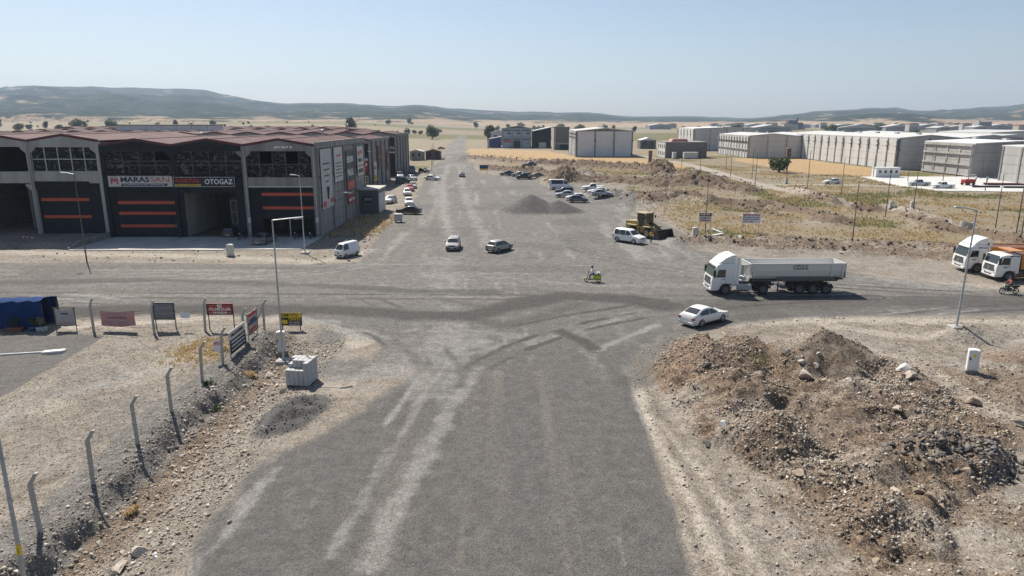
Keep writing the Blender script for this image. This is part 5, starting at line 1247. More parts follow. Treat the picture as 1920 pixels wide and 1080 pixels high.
for xx in (-3.95, -11.4, -12.45):
    for s in (-1, 1): q = MB(); q.box(xx - 0.08, xx + 0.08, s * 1.24 - 0.02, s * 1.24 + 0.045, 1.75, 2.9); q.build('rib', PT, tub)
for s in (-1, 1): q = MB(); q.box(-12.1, -6.2, s * 1.2 - 0.03, s * 1.2 + 0.03, 1.36, 1.68); q.build('side_skirt', M('steel_dark'), tub); q = MB(); q.box(-12.5, -11.8, s * 1.25 - 0.03, s * 1.25 + 0.03, 1.45, 1.62); q.build('rear_lamp', M('black'), tub)
q = MB(); q.box(xs1 - 0.10, xs1 - 0.005, -1.2, 1.2, 1.55, 2.98); q.build('tailgate', PT, tub)
q = MB(); q.tube((-3.3, 0, 1.35), (-3.3, 0, 2.7), 0.16); q.build('tipping_ram', M('galv'), t1)
q = MB()
for dy in (-0.75, -1.1): q.tube((-3.4, dy, 1.5), (-3.4, dy, 2.95), 0.025, n=6)
for k in range(6): q.tube((-3.4, -0.75, 1.6 + k * 0.24), (-3.4, -1.1, 1.6 + k * 0.24), 0.02, n=6)
q.build('ladder', M('galv'), t1)
q = MB(); q.tube((-3.2, -0.9, 1.5), (-3.2, 0.9, 1.5), 0.2, n=12); q.build('air_tank', M('galv'), t1)
q = MB(); q.box(-7.6, -6.8, -1.1, 1.1, 0.55, 0.62); q.tube((-6.5, -0.9, 0.1), (-6.5, -0.9, 1.15), 0.07); q.tube((-6.5, 0.9, 0.1), (-6.5, 0.9, 1.15), 0.07); q.build('support_legs', M('steel_dark'), t1)
q = link('lettering', text_mesh('ÖZGÜL', 0.62, 'letter_black', bold=0.008, width=1.45), t1, (-8.4, 1.246, 2.62), math.pi)
q = link('lettering', text_mesh('ÖZGÜL', 0.62, 'letter_black', bold=0.008, width=1.45), t1, (-8.4, -1.246, 2.62), 0)

def rigid_tipper(label, loc, deg, col, high):
    t = empty('tipper_lorry', (loc[0], loc[1], zat(*loc)), R(deg), label, 'lorry')
    cab(t, high, high, PW, 'glass')
    chassis(t, -8.4, -0.4)
    for s in (-1, 1):
        wheel(t, -1.42, s * 1.02, RW, 0.32, 'hub_dark'); arch(t, -1.42, s * 1.05, RW, 0.34, 'white')
        for k in range(2): wheel(t, -5.6 - k * 1.35, s * 0.95, RW, 0.55, 'hub_dark'); arch(t, -5.6 - k * 1.35, s * 0.95, RW, 0.58)
    m = MB(); m.prism([(-2.5, 1.25), (-8.6, 1.25), (-8.9, 2.75), (-2.4, 2.75)][::-1], -1.22, 1.22)
    tb = m.build('tipper_body', col, t, bevel=0.03)
    q = MB(); q.box(-8.8, -2.5, -1.14, 1.14, 2.752, 2.76); q.build('load_bed', M('rust'), tb)
    q = MB()
    for s in (-1, 1): q.box(-8.9, -2.4, s * 1.2 - 0.06, s * 1.2 + 0.06, 2.76, 2.88)
    q.box(-2.5, -1.3, -1.2, 1.2, 3.10, 3.18) if not high else q.box(-2.5, -2.32, -1.2, 1.2, 2.76, 3.3)
    q.build('top_rail', col, tb)
    for k in range(6):
        for s in (-1, 1): q = MB(); q.box(-8.2 + k * 1.05, -8.06 + k * 1.05, s * 1.22 - 0.03, s * 1.22 + 0.06, 1.3, 2.72); q.build('rib', col, tb)
    smudge(t, -1.7, 1.25, 2.62 if not high else 2.75, 1.0, .14, 'navy', 21, math.pi)
    smudge(t, -0.9, 1.25, 1.45, .4, .16, 'navy', 22, math.pi)
    return t
rigid_tipper('white high-roofed tipper lorry with orange body, parked behind the other lorry', (49.2, 75.0), 176, PO, True)
rigid_tipper('white low-roofed tipper lorry with orange body, parked in front of the other lorry', (50.0, 71.2), 176, PO, False)

# ---------------------------------------------------------------- wheel loader
ld = empty('wheel_loader', (19.0, 98.3, 0), R(-55), 'yellow wheel loader with its wide dark bucket lowered to the ground', 'loader')
YL = paint('loader_yellow', (0.38,0.28,0.075), dirt=0.85)
for x in (1.5, -1.5):
    for s in (-1, 1): wheel(ld, x, s * 1.0, 0.75, 0.52, 'loader_rim') if 'loader_rim' in MATS else (MATS.__setitem__('loader_rim', YL), wheel(ld, x, s * 1.0, 0.75, 0.52, 'loader_rim'))
m = MB(); m.prism([(-3.1, 0.85), (-3.1, 1.9), (-2.9, 2.15), (-0.9, 2.3), (-0.5, 2.2), (-0.5, 0.75)][::-1], -0.85, 0.85); m.build('engine_hood', YL, ld, bevel=0.06)
m = MB(); m.box(-0.5, 2.1, -0.55, 0.55, 0.6, 1.35); m.build('front_frame', YL, ld, bevel=0.05)
for s in (-1, 1): m = MB(); m.box(-2.4, -0.6, s * 1.05 - 0.28, s * 1.05 + 0.28, 1.58, 1.70); m.build('mudguard', YL, ld, bevel=0.03); m = MB(); m.box(0.8, 2.2, s * 1.05 - 0.28, s * 1.05 + 0.28, 1.60, 1.70); m.build('mudguard', YL, ld, bevel=0.03)
m = MB()
for x in (-0.75, 0.75):
    for y in (-0.75, 0.75): m.box(x - 0.07, x + 0.07, y - 0.07, y + 0.07, 1.5, 3.35)
m.box(-0.82, 0.82, -0.82, 0.82, 1.35, 1.5); cb_ = m.build('cab', YL, ld)
m = MB(); m.box(-0.95, 1.0, -0.9, 0.9, 3.352, 3.52); m.build('cab_roof', YL, cb_, bevel=0.04)
for a in ((-0.68, 0.68, -0.78, -0.765), (-0.68, 0.68, 0.765, 0.78)): m = MB(); m.box(*a, 1.5, 3.34); m.build('cab_window', M('glass'), cb_)
for a in ((0.765, 0.78), (-0.78, -0.765)): m = MB(); m.box(*a, -0.68, 0.68, 1.5, 3.34); m.build('cab_window', M('glass'), cb_)
m = MB(); m.tube((-1.5, 0.5, 2.3), (-1.5, 0.5, 3.2), 0.07); m.build('exhaust_pipe', M('rust'), ld)
for s in (-1, 1):
    m = MB(); m.prism([(0.7, 1.75), (0.95, 2.1), (2.3, 1.55), (3.3, 0.62), (3.1, 0.42), (2.0, 1.2)][::-1], s * 0.62 - 0.08, s * 0.62 + 0.08); m.build('lift_arm', YL, ld, bevel=0.02)
    m = MB(); m.tube((1.2, s * 0.45, 1.1), (2.6, s * 0.45, 1.0), 0.08); m.build('ram', M('galv'), ld)
    m = MB(); m.obox((0.95, s * 1.0, 2.9), (0.08, 0.22, 0.4)); m.tube((0.85, s * 0.85, 3.0), (0.95, s * 1.0, 3.0), 0.02, n=5); m.build('mirror', M('trim'), ld)
prof = [(3.15, 0.25), (3.35, 0.05), (4.35, 0.02), (4.35, 0.07), (3.5, 0.16), (3.28, 0.4), (3.3, 1.0), (3.75, 1.45), (3.68, 1.5), (3.12, 1.1)]
m = MB(); m.prism(prof[::-1], -1.5, 1.5); bk = m.build('bucket', pm('bucket_steel', (0.05,0.042,0.038), (0.09,0.065,0.05), 3, 0.7), ld)
for s in (-1, 1): m = MB(); m.prism([(3.2, 0.1), (4.3, 0.05), (3.75, 1.45), (3.2, 1.05)], s * 1.5 - 0.03, s * 1.5 + 0.03); m.build('bucket_side', M('bucket_steel'), bk)
for k in range(8): m = MB(); m.box(4.3, 4.5, -1.4 + k * 0.37, -1.3 + k * 0.37, 0.02, 0.08); m.build('tooth', M('bucket_steel'), bk)

# ---------------------------------------------------------------- people: one skin-grown body each
def person_mesh(J, bones, rad, mats, seg_mat):
    me = bpy.data.meshes.new('person'); names = list(J); ix = {n: i for i, n in enumerate(names)}
    me.from_pydata([J[n] for n in names], [(ix[a], ix[b]) for a, b in bones], [])
    o = bpy.data.objects.new('tmp_person', me); C.objects.link(o)
    o.modifiers.new('skin', 'SKIN'); sub = o.modifiers.new('sub', 'SUBSURF'); sub.levels = 1
    for n, sv in zip(names, me.skin_vertices[0].data): sv.radius = (rad[n], rad[n]); sv.use_root = (n == 'pelvis')
    res = bpy.data.meshes.new_from_object(o.evaluated_get(bpy.context.evaluated_depsgraph_get()))
    bpy.data.objects.remove(o)
    res.materials.clear()
    for m in mats: res.materials.append(m)
    segs = [(Vector(J[a]), Vector(J[b]), seg_mat.get((a, b), 0)) for a, b in bones]
    for p in res.polygons:
        c = p.center; best = 1e9
        for a, b, k in segs:
            d = b - a; t = max(0, min(1, (c - a).dot(d) / max(1e-9, d.length_squared))); l = (c - a - d * t).length
            if l < best: best = l; p.material_index = k
        p.use_smooth = True
    return res
def person(label, loc, deg, pose, top, legs, helmet=None, z=None, cat='person', name='person'):
    if pose == 'stand':
        J = dict(pelvis=(0,0,.95), spine=(0,0,1.15), chest=(.01,0,1.36), neck=(.0,0,1.50), head=(.02,0,1.62), crown=(.02,0,1.72))
        limb = {1: dict(sh=(0,.18,1.42), el=(-.03,.26,1.14), wr=(.08,.25,.92), hip=(0,.09,.90), kn=(.03,.10,.50), an=(-.02,.10,.08), toe=(.14,.12,.03)), -1: dict(sh=(0,-.18,1.42), el=(-.02,-.27,1.15), wr=(.12,-.2,.98), hip=(0,-.09,.90), kn=(.0,-.10,.50), an=(-.04,-.11,.08), toe=(.12,-.13,.03))}
    else:  # riding: seat at 0.78, hands on the bar ahead
        J = dict(pelvis=(-.12,0,.88), spine=(-.08,0,1.06), chest=(.0,0,1.27), neck=(.03,0,1.42), head=(.07,0,1.54), crown=(.06,0,1.64))
        limb = {}
        for s in (1, -1): limb[s] = dict(sh=(.02,s*.18,1.33), el=(.20,s*.27,1.10), wr=(.44,s*.27,1.04), hip=(-.10,s*.10,.86), kn=(.30,s*.15,.74), an=(.22,s*.15,.36), toe=(.38,s*.16,.30))
    rad = dict(pelvis=.15, spine=.135, chest=.16, neck=.06, head=.105, crown=.085)
    bones = [('pelvis','spine'), ('spine','chest'), ('chest','neck'), ('neck','head'), ('head','crown')]; sm_ = {('neck','head'): 2, ('head','crown'): 2, ('pelvis','spine'): 0}
    for s, t in ((1, 'l'), (-1, 'r')):
        for k, v in limb[s].items(): J[k + t] = v
        for k, r_ in (('sh', .07), ('el', .05), ('wr', .033), ('hip', .10), ('kn', .07), ('an', .045), ('toe', .04)): rad[k + t] = r_
        bones += [('chest', 'sh'+t), ('sh'+t, 'el'+t), ('el'+t, 'wr'+t), ('pelvis', 'hip'+t), ('hip'+t, 'kn'+t), ('kn'+t, 'an'+t), ('an'+t, 'toe'+t)]
        sm_.update({('el'+t, 'wr'+t): 2, ('pelvis', 'hip'+t): 1, ('hip'+t, 'kn'+t): 1, ('kn'+t, 'an'+t): 1, ('an'+t, 'toe'+t): 3})
        w_ = Vector(limb[s]['wr']); d = (w_ - Vector(limb[s]['el'])).normalized(); side = Vector((0, s, 0)); up = d.cross(side)
        pal = w_ + d * .06; J['pa'+t] = pal; rad['pa'+t] = .032; bones.append(('wr'+t, 'pa'+t)); sm_[('wr'+t, 'pa'+t)] = 2
        for k in range(5):
            f0 = pal + up * (.03 - .02 * k) * 1.0 + d * (.02 if k else -.01); f1 = f0 + d * (.045 + .012 * (k == 2)) - side * (.02 if k else -.01) + (up * .03 if k == 0 else Vector((0, 0, 0)))
            J[f'f{k}'+t] = f0; J[f'g{k}'+t] = f1; rad[f'f{k}'+t] = .010; rad[f'g{k}'+t] = .008
            bones += [('pa'+t, f'f{k}'+t), (f'f{k}'+t, f'g{k}'+t)]; sm_[('pa'+t, f'f{k}'+t)] = 2; sm_[(f'f{k}'+t, f'g{k}'+t)] = 2
    me = person_mesh(J, bones, rad, [M(top), M(legs), M('skin'), M('black')], sm_)
    r = empty(name, (loc[0], loc[1], zat(*loc[:2]) if z is None else z), R(deg), label, cat)
    link('body', me, r); hd = Vector(J['head']); cr = Vector(J['crown'])
    q = MB(); c = hd * 0.35 + cr * 0.65; q.lathe([(0.002, .125), (.06, .112), (.105, .07), (.122, .0), (.112, -.05)], c=(c.x - .012, c.y, c.z), n=12); q.build('helmet' if helmet else 'hair', M(helmet or 'hair'), r, smooth=60)
    q = MB(); q.obox((hd.x + .118, 0, hd.z + .0), (.03, .03, .045)); q.obox((hd.x + .108, .038, hd.z + .035), (.012, .026, .012)); q.obox((hd.x + .108, -.038, hd.z + .035), (.012, .026, .012)); q.obox((hd.x + .106, 0, hd.z - .05), (.012, .05, .01)); q.build('face', M('skin'), r, bevel=.004)
    return r

# ---------------------------------------------------------------- two wheelers
def wheel2(parent, x, r, wd):
    k = ('bike', r, wd)
    if k not in WH:
        t = MB(); t.lathe([(r*0.76, -wd*.4), (r*0.9, -wd/2), (r, 0), (r*0.9, wd/2), (r*0.76, wd*.4), (r*0.76, -wd*.4)], axis='y', n=22)
        h = MB(); h.lathe([(r*.7, -wd*.2), (r*.78, -wd*.3), (r*.78, wd*.3), (r*.7, wd*.2), (r*.7, -wd*.2)], axis='y', n=22); h.tube((0, -.06, 0), (0, .06, 0), .05)
        for i in range(6): a = i * math.tau / 6; h.tube((0, 0, 0), (math.cos(a)*r*.72, 0, math.sin(a)*r*.72), .014, n=5)
        WH[k] = (t.mesh(M('rubber'), smooth=40), h.mesh(M('hub_dark'), smooth=40))
    w_ = link('wheel', WH[k][0], parent, (x, 0, r)); link('rim', WH[k][1], w_)
def scooter(label, loc, deg, col):
    r = empty('scooter', (loc[0], loc[1], zat(*loc)), R(deg), label, 'scooter'); c = M(col)
    wheel2(r, .62, .25, .12); wheel2(r, -.62, .25, .12)
    m = MB(); m.prism([(-.95, .52), (-.80, .72), (-.1, .74), (-.02, .42), (-.12, .30), (-.5, .32), (-.85, .42)], -.17, .17); m.build('rear_body', c, r, bevel=.06, smooth=40, segs=2)
    m = MB(); m.prism([(-.1, .26), (.38, .26), (.42, .34), (-.08, .34)][::-1], -.16, .16); m.build('floorboard', M('trim'), r, bevel=.02)
    m = MB(); m.prism([(.36, .30), (.46, .32), (.36, .95), (.28, .95)][::-1], -.20, .20); m.build('leg_shield', M('offwhite'), r, bevel=.04, smooth=40)
    m = MB(); m.prism([(.40, .42), (.62, .53), (.86, .42), (.86, .36), (.62, .46), (.42, .34)][::-1], -.09, .09); m.build('front_mudguard', c, r, bevel=.03)
    m = MB(); m.prism([(-.88, .745), (-.80, .82), (-.05, .80), (-.05, .745)], -.15, .15); m.build('seat', M('black'), r, bevel=.03)
    m = MB(); m.tube((.62, 0, .25), (.36, 0, .98), .035); m.path([(.30, -.32, 1.04), (.38, 0, 1.0), (.30, .32, 1.04)], .02); m.build('handlebar', M('trim'), r)
    m = MB(); m.lathe([(.001, .06), (.07, .05), (.08, 0), (.05, -.08)], axis='x', c=(.44, 0, .92), n=12); m.build('headlight', M('lamp_glass'), r)
    for s in (-1, 1): m = MB(); m.obox((.36, s*.30, 1.20), (.02, .12, .08)); m.tube((.34, s*.26, 1.02), (.36, s*.29, 1.18), .008, n=5); m.build('mirror', M('trim'), r)
    m = MB(); m.box(-.98, -.93, -.07, .07, .56, .64); m.build('taillight', M('red_glass'), r); m = MB(); m.tube((-.15, -.17, .22), (-.80, -.20, .28), .045); m.build('exhaust', M('steel_dark'), r)
    return r
def motorcycle(label, loc, deg, col, z=None):
    r = empty('motorcycle', (loc[0], loc[1], zat(*loc) if z is None else z), R(deg), label, 'motorcycle'); c = M(col)
    wheel2(r, .66, .31, .10); wheel2(r, -.62, .31, .12)
    m = MB(); m.prism([(-.06, .72), (.0, .88), (.30, .90), (.40, .78), (.3, .66)], -.14, .14); m.build('fuel_tank', c, r, bevel=.05, smooth=40)
    m = MB(); m.prism([(-.82, .80), (-.80, .86), (-.1, .80), (-.06, .72), (-.6, .74)], -.13, .13); m.build('seat', M('black'), r, bevel=.03)
    m = MB(); m.prism([(-.92, .72), (-.85, .80), (-.4, .74), (-.2, .58), (-.5, .56)], -.10, .10); m.build('side_panel', c, r, bevel=.03)
    m = MB(); m.box(-.16, .26, -.16, .16, .28, .62); m.tube((.05, 0, .45), (.32, 0, .6), .09); m.build('engine', M('steel_dark'), r, bevel=.03)
    m = MB()
    for s in (-1, 1): m.tube((.66, s*.08, .31), (.40, s*.08, .95), .025); m.tube((-.62, s*.10, .31), (-.10, s*.08, .42), .025); m.tube((-.55, s*.11, .42), (-.5, s*.11, .72), .025)
    m.path([(.28, -.34, 1.02), (.38, 0, .98), (.28, .34, 1.02)], .016); m.tube((.3, 0, .85), (-.15, 0, .5), .03); m.build('frame', M('trim'), r)
    m = MB(); m.lathe([(.001, .08), (.08, .07), (.09, 0), (.05, -.08)], axis='x', c=(.50, 0, .86), n=12); m.build('headlight', M('lamp_glass'), r)
    m = MB(); m.tube((.1, -.15, .3), (-.75, -.17, .36), .045); m.build('exhaust', M('rim'), r)
    m = MB(); m.prism([(.44, .58), (.66, .68), (.92, .58), (.92, .54), (.66, .64), (.46, .54)][::-1], -.07, .07); m.build('front_mudguard', c, r)
    m = MB(); m.box(-.95, -.90, -.06, .06, .68, .75); m.build('taillight', M('red_glass'), r)
    for s in (-1, 1): m = MB(); m.obox((.34, s*.32, 1.20), (.02, .11, .07)); m.tube((.31, s*.27, 1.0), (.34, s*.31, 1.18), .008, n=5); m.build('mirror', M('trim'), r)
    return r
scooter('lime green scooter crossing the junction', (8.25, 69.3), 176, 'lime')
person('person in a white shirt and dark trousers riding the lime scooter', (8.25, 69.3), 176, 'ride', 'shirt_white', 'denim')
bx_ = empty('delivery_bag', (8.82, 69.26, zat(8.82, 69.26) + 0.80), R(176), 'small pale bag strapped behind the scooter seat', 'bag'); q = MB(); q.box(-.16, .16, -.18, .18, .02, .26); q.build('bag', M('shirt_white'), bx_, bevel=.06, segs=2); q = MB(); q.box(-.02, .02, -.185, .185, .02, .265); q.build('strap', M('trim'), bx_)
motorcycle('dark green motorcycle riding along the cross road by the parked lorries', (47.4, 64.2), 180, 'mgreen' if 'mgreen' in MATS else (pm('mgreen', (0.02,0.07,0.045), (0.015,0.05,0.035), 3, 0.35), 'mgreen')[1])
person('person in a red top and dark helmet riding the dark green motorcycle', (47.4, 64.2), 180, 'ride', 'shirt_red', 'black', 'trim')
motorcycle('black motorcycle parked left of the dark grey saloon by the workshop', (-37.6, 95.6), 250, 'black', 0.07)
motorcycle('black motorcycle parked under the half raised shutter, beside the prop', (-30.2, 96.2), 265, 'black', 0.07)
motorcycle('black motorcycle parked at the concrete corner column', (-28.2, 96.0), 282, 'black', 0.07)
person('person in a bright yellow top and dark trousers standing behind the passenger van', (18.75, 92.4), -60, 'stand', 'shirt_yellow', 'denim')
for i, (x, y, t_, l_) in enumerate(((126, 190, 'shirt_white', 'denim'), (128.4, 189, 'shirt_white', 'black'), (137, 178.5, 'black', 'black'), (122, 187, 'denim', 'black'))):
    person(['person in white top and dark blue trousers on the slab by the concrete hall', 'person in white top and black trousers on the slab by the concrete hall', 'person all in black beside the dark red beams', 'person in blue top standing near the red machine'][i], (x, y), 200 + 40 * i, 'stand', t_, l_, z=0.06)
# red scissor-deck machine on the slab
rm = empty('red_lift', (117.8, 180.5, 0.06), R(10), 'red platform machine with white railing on the pale slab', 'machine')
m = MB(); m.box(-1.5, 1.5, -.8, .8, .5, 1.5); m.build('body', M('red_paint'), rm, bevel=.08)
for x in (-1.0, 1.0):
    for s in (-1, 1): wheel(rm, x, s * .75, .42, .3, 'hub_dark')
m = MB()
for x in (-1.4, 0, 1.4):
    for y in (-.75, .75): m.tube((x, y, 1.5), (x, y, 2.6), .03, n=6)
for z in (2.1, 2.6): m.path([(-1.4, -.75, z), (1.4, -.75, z), (1.4, .75, z), (-1.4, .75, z), (-1.4, -.75, z)], .03, 6)
m.build('railing', M('white'), rm)
# ================================================================ street furniture
def street_lamp(label, x, y, h, arm=None, base=True, r=0.10, sticker=False, lean=0.0, head=True, group=None):
    z = zat(x, y); p = empty('street_lamp', (x, y, z), 0, label, 'lamp post', group); p.rotation_euler = (0, lean, 0)
    m = MB(); r *= .78; m.tube((0, 0, -0.3), (0, 0, h), r, r * 0.55, 8); m.build('pole', M('galv') if base else M('steel_dark'), p, smooth=50)
    if base:
        m = MB(); m.box(-0.5, 0.5, -0.5, 0.5, -0.3, 0.18); m.build('footing', M('concrete_pale'), p, bevel=0.05)
        m = MB(); m.box(-0.2, 0.2, -0.2, 0.2, 0.183, 0.21); m.build('base_plate', M('galv'), p)
    if arm:
        dx, dy, up = arm; l = math.hypot(dx, dy)
        m = MB(); m.tube((0, 0, h - 0.05), (dx, dy, h + up), r * 0.5, r * 0.4, 8); a = m.build('arm', M('galv'), p)
        if head:
            an = math.atan2(dy, dx); m = MB(); m.obox((dx + math.cos(an) * 0.3, dy + math.sin(an) * 0.3, h + up + 0.01), (0.75, 0.26, 0.10), (0, -0.08, an)); m.build('lamp_head', M('galv'), a, bevel=0.03)
            m = MB(); m.obox((dx + math.cos(an) * 0.35, dy + math.sin(an) * 0.35, h + up - 0.055), (0.5, 0.2, 0.03), (0, -0.08, an)); m.build('lamp_glass', M('lamp_glass'), a)
    if sticker:
        m = MB(); m.tube((0, 0, 1.75), (0, 0, 2.15), r * 0.97, r * 0.95, 8); m.build('warning_sticker', M('letter_yellow'), p); m = MB(); m.add([(0.02, -r * 1.0, 1.85), (0.05, -r * 1.0, 1.85), (0.0, -r * 1.0, 2.05)], [(0, 1, 2)]); m.build('warning_mark', M('letter_black'), p)
    return p
street_lamp('tall street lamp before the shutter with two orange stripes', -50.05, 80.1, 10.2, (-0.9, 0, 0.12), False, 0.11)
street_lamp('tall street lamp on a footing before the half raised shutter', -25.85, 85.2, 9.6, (-0.5, 0, 0.1), True, 0.11)
street_lamp('tall street lamp with a long arm beside the stacked blocks', -16.3, 46.9, 10.2, (1.4, 0.1, 0.1), True, 0.11)
street_lamp('street lamp on a concrete footing at the ochre earth pile', 33.8, 50.6, 9.0, (-1.0, 0, 0.15), True, 0.12, lean=0.02)
street_lamp('street lamp with a yellow warning sticker at the end of the yard fence', -17.45, 21.7, 9.2, (2.0, 0.1, 0.05), True, 0.11, True)
street_lamp('dark street lamp on the rubble bank behind the grey tipper', 45.6, 91.8, 8.0, (0.7, 0.2, 0.15), False, 0.10)
street_lamp('dark street lamp rising behind the small red-headed sign', 27.6, 98.2, 8.7, (0.7, 0.2, 0.25), False, 0.10)
street_lamp('slim lamp post in the dry weeds beside the workshop side wall', -22.6, 98.5, 6.2, (-0.7, 0, 0.1), False, 0.09)
street_lamp('street lamp in front of the butcher shop', -33.2, 167.5, 9.0, (-0.4, 0, 0.1), False, 0.10)
FIELD = [(58.1,240.6),(63.1,235.3),(61.2,196.1),(62.5,179.5),(72.5,237.9),(71.2,207.7),(72.3,184.2),(64.9,153.3),(73.6,155.6),(64.0,118.4),(75.5,130.3),(75.5,107.5),(66.8,91.0),(71.6,96.5)]
for x, y in FIELD: street_lamp('dark slim lamp post standing along the pale dirt track', x, y, 8.2, (0.5, 0.1, 0.1), False, 0.11, head=False, group='lamp posts along the dirt track')
for x, y in ((106.5,206.5),(109.0,192.6),(113.5,184.2),(131.5,207.3),(134.0,200),(112.0,165.0),(137.5,199.5)): street_lamp('grey slim post standing around the white slab', x, y, 6.5, None, False, 0.14, group='posts around the white slab')
for x, y in ((-26.5,232),(-29.5,262),(-31.5,285)): street_lamp('dark slim pole beside the far part of the street', x, y, 8, None, False, 0.12, group='poles beside the far street')
up_ = empty('utility_pole', (-14.5, 430, 0), 0, 'dark wooden utility pole with crossbars by the blue shed', 'pole'); m = MB(); m.tube((0, 0, 0), (0, 0, 13.5), 0.35, 0.22, 8); m.build('pole', M('trim'), up_)
for z in (11.6, 12.8): m = MB(); m.box(-1.6, 1.6, -0.1, 0.1, z, z + 0.25); m.build('crossbar', M('trim'), up_)

# ---- yard fence posts: concrete, tops bent outward
def post_mesh(dx, dy):
    m = MB(); s = 0.075
    def ring(x, y, z): return [(x - s, y - s, z), (x + s, y - s, z), (x + s, y + s, z), (x - s, y + s, z)]
    vv = ring(0, 0, -0.4) + ring(0, 0, 2.15) + ring(dx, dy, 2.62); f = [(3, 2, 1, 0), (8, 9, 10, 11)]
    for k in (0, 4): f += [(k + i, k + (i+1) % 4, k + 4 + (i+1) % 4, k + 4 + i) for i in range(4)]
    return m.add(vv, f).mesh(M('concrete_pale'), bevel=0.012)
PD = post_mesh(0.30, 0.05); PBk = post_mesh(0.03, 0.32)
for i, (x, y, k) in enumerate(((-32.74,52.0,0),(-27.8,51.6,0),(-24.0,52.0,0),(-19.7,48.9,1),(-19.55,44.4,1),(-19.55,41.2,1),(-19.1,36.2,1),(-18.95,32.3,1),(-18.85,28.3,1),(-18.8,24.6,1),(-19.4,52.1,2))):
    o = link('fence_post', PD if k else PBk, None, (x, y, zat(x, y)))
    o.rotation_euler = (rnd.uniform(-.03, .03), rnd.uniform(-.04, .04), 0)
    tag(o, ['bent grey concrete fence post along the back of the gravel yard', 'bent grey concrete fence post along the broken bank of the yard', 'bent grey corner fence post propped by a slanting stay'][k], 'fence post', ['back fence posts', 'bank fence posts', None][k])
    if k == 2: q = MB(); q.tube((-0.9, -0.5, 0), (-0.03, -0.03, 1.9), 0.07, n=6); q.build('stay', M('concrete_pale'), o)
wf = empty('fence_wire', (-19.6, 52, 0), 0, 'thin slack wire strands between the concrete posts of the yard fence', 'wire')
WP = [(-32.74, 52.0), (-27.8, 51.6), (-24.0, 52.0), (-19.5, 52.1), (-19.7, 48.9), (-19.55, 44.4), (-19.55, 41.2), (-19.1, 36.2), (-18.95, 32.3), (-18.85, 28.3), (-18.8, 24.6)]
for zz in (.55, 1.1, 1.65, 2.1):
    m = MB(); pts = []
    for (ax, ay), (bx, by) in zip(WP[:-1], WP[1:]):
        za, zb = zat(ax, ay), zat(bx, by)
        for k in range(4): t_ = k / 4; pts.append((ax + (bx - ax) * t_ + 19.6, ay + (by - ay) * t_ - 52, za + (zb - za) * t_ + zz - .28 * t_ * (1 - t_)))
    m.path(pts, .009, 4); m.build('strand', M('steel_dark'), wf)
# ---- boards and banners along the fence
def cloth(name, label, loc, w_, h, mat, rz=0, wav=0.05, cat='banner'):
    s = empty(name, loc, rz, label, cat); m = MB(); nx, nz = 12, 6; vv = []
    for t in (0, 0.012):
        for j in range(nz + 1):
            for i in range(nx + 1):
                u, v = i / nx, j / nz; vv.append(((u - .5) * w_, -t + wav * math.sin(u * 9 + v * 4) * math.sin(v * 3.1) , (v - .5) * h - 0.10 * h * math.sin(u * math.pi) * (1 if j in (0, nz) else 1)))
    n1 = (nx + 1) * (nz + 1); f = []
    for j in range(nz):
        for i in range(nx):
            a = j * (nx + 1) + i; f += [(a, a + nx + 1, a + nx + 2, a + 1), (n1 + a, n1 + a + 1, n1 + a + nx + 2, n1 + a + nx + 1)]
    m.add(vv, f); m.build('cloth', M(mat) if isinstance(mat, str) else mat, s, smooth=60)
    return s
pm('faded_pink', (0.46,0.20,0.20), (0.52,0.29,0.28), 2.0, 0.8); pm('faded_white', (0.50,0.46,0.44), (0.42,0.36,0.35), 3, 0.8); pm('board_grey', (0.17,0.19,0.20), (0.14,0.155,0.165), 0.8, 0.6); pm('wood', (0.13,0.08,0.05), (0.09,0.055,0.035), 4, 0.8)
s = cloth('framed_banner', 'faded printed sheet in a thin wooden frame on the yard fence', (-35.1, 52.4, zat(-35.1, 52.4) + 1.15), 1.5, 1.35, 'faded_white', wav=0.02)
for k, (z, mt, w_) in enumerate(((0.35, 'navy', 0.6), (0.1, 'galv', 1.1), (-0.15, 'galv', 1.2), (-0.4, 'faded_pink', 1.1))): wall_box(s, 'print', M(mt), -w_/2, w_/2, -0.04, -0.03, z - 0.17, z - 0.08)
q = MB()
for a in ((-.8, -.8, -.85, .75), (.8, .8, -.85, .75)): q.tube((a[0], -.02, a[2]), (a[1], -.02, a[3]), .035, n=6)
for z in (-.72, .70): q.tube((-.9, -.02, z), (.9, -.02, z), .035, n=6)
for a in (-.8, .8): q.tube((a, -.02, -1.2), (a, -.02, -.8), .03, n=6)
q.build('frame', M('wood'), s)
s = cloth('cloth_banner', 'faded pink cloth banner stretched between two fence posts', (-30.9, 52.3, zat(-31, 52.3) + 1.05), 2.7, 1.2, 'faded_pink', wav=0.06)
smudge(s, 0, -0.08, 0.25, 1.7, .17, 'faded_white', 31); smudge(s, 0, -.08, 0.0, 1.6, .1, 'board_grey', 32); smudge(s, 0, -0.08, -0.22, 1.6, .1, 'faded_white', 33); smudge(s, 0, -0.08, -0.42, 1.6, .1, 'faded_white', 36)
q = MB(); q.tube((-1.35, 0, 0.55), (-1.75, 0.0, 0.62), .012, n=5); q.tube((1.35, 0, 0.5), (2.0, 0, 0.6), .012, n=5); q.build('cord', M('trim'), s)
s = sign('notice_board', 'blank grey board on two legs beside the red sign', (-27.35, 52.6, zat(-27.35, 52.6) + 1.55), 1.65, 1.4, 'board_grey', frame='trim')
for a in (-.78, .78): wall_box(s, 'leg', M('trim'), a - .03, a + .03, .003, .06, -1.6, .7)
s = cloth('cloth_banner', 'tiny pale blue sheet hanging on the fence between grey board and red sign', (-25.6, 52.3, zat(-25.6, 52.3) + 1.3), .75, .45, 'shirt_white', wav=0.03)
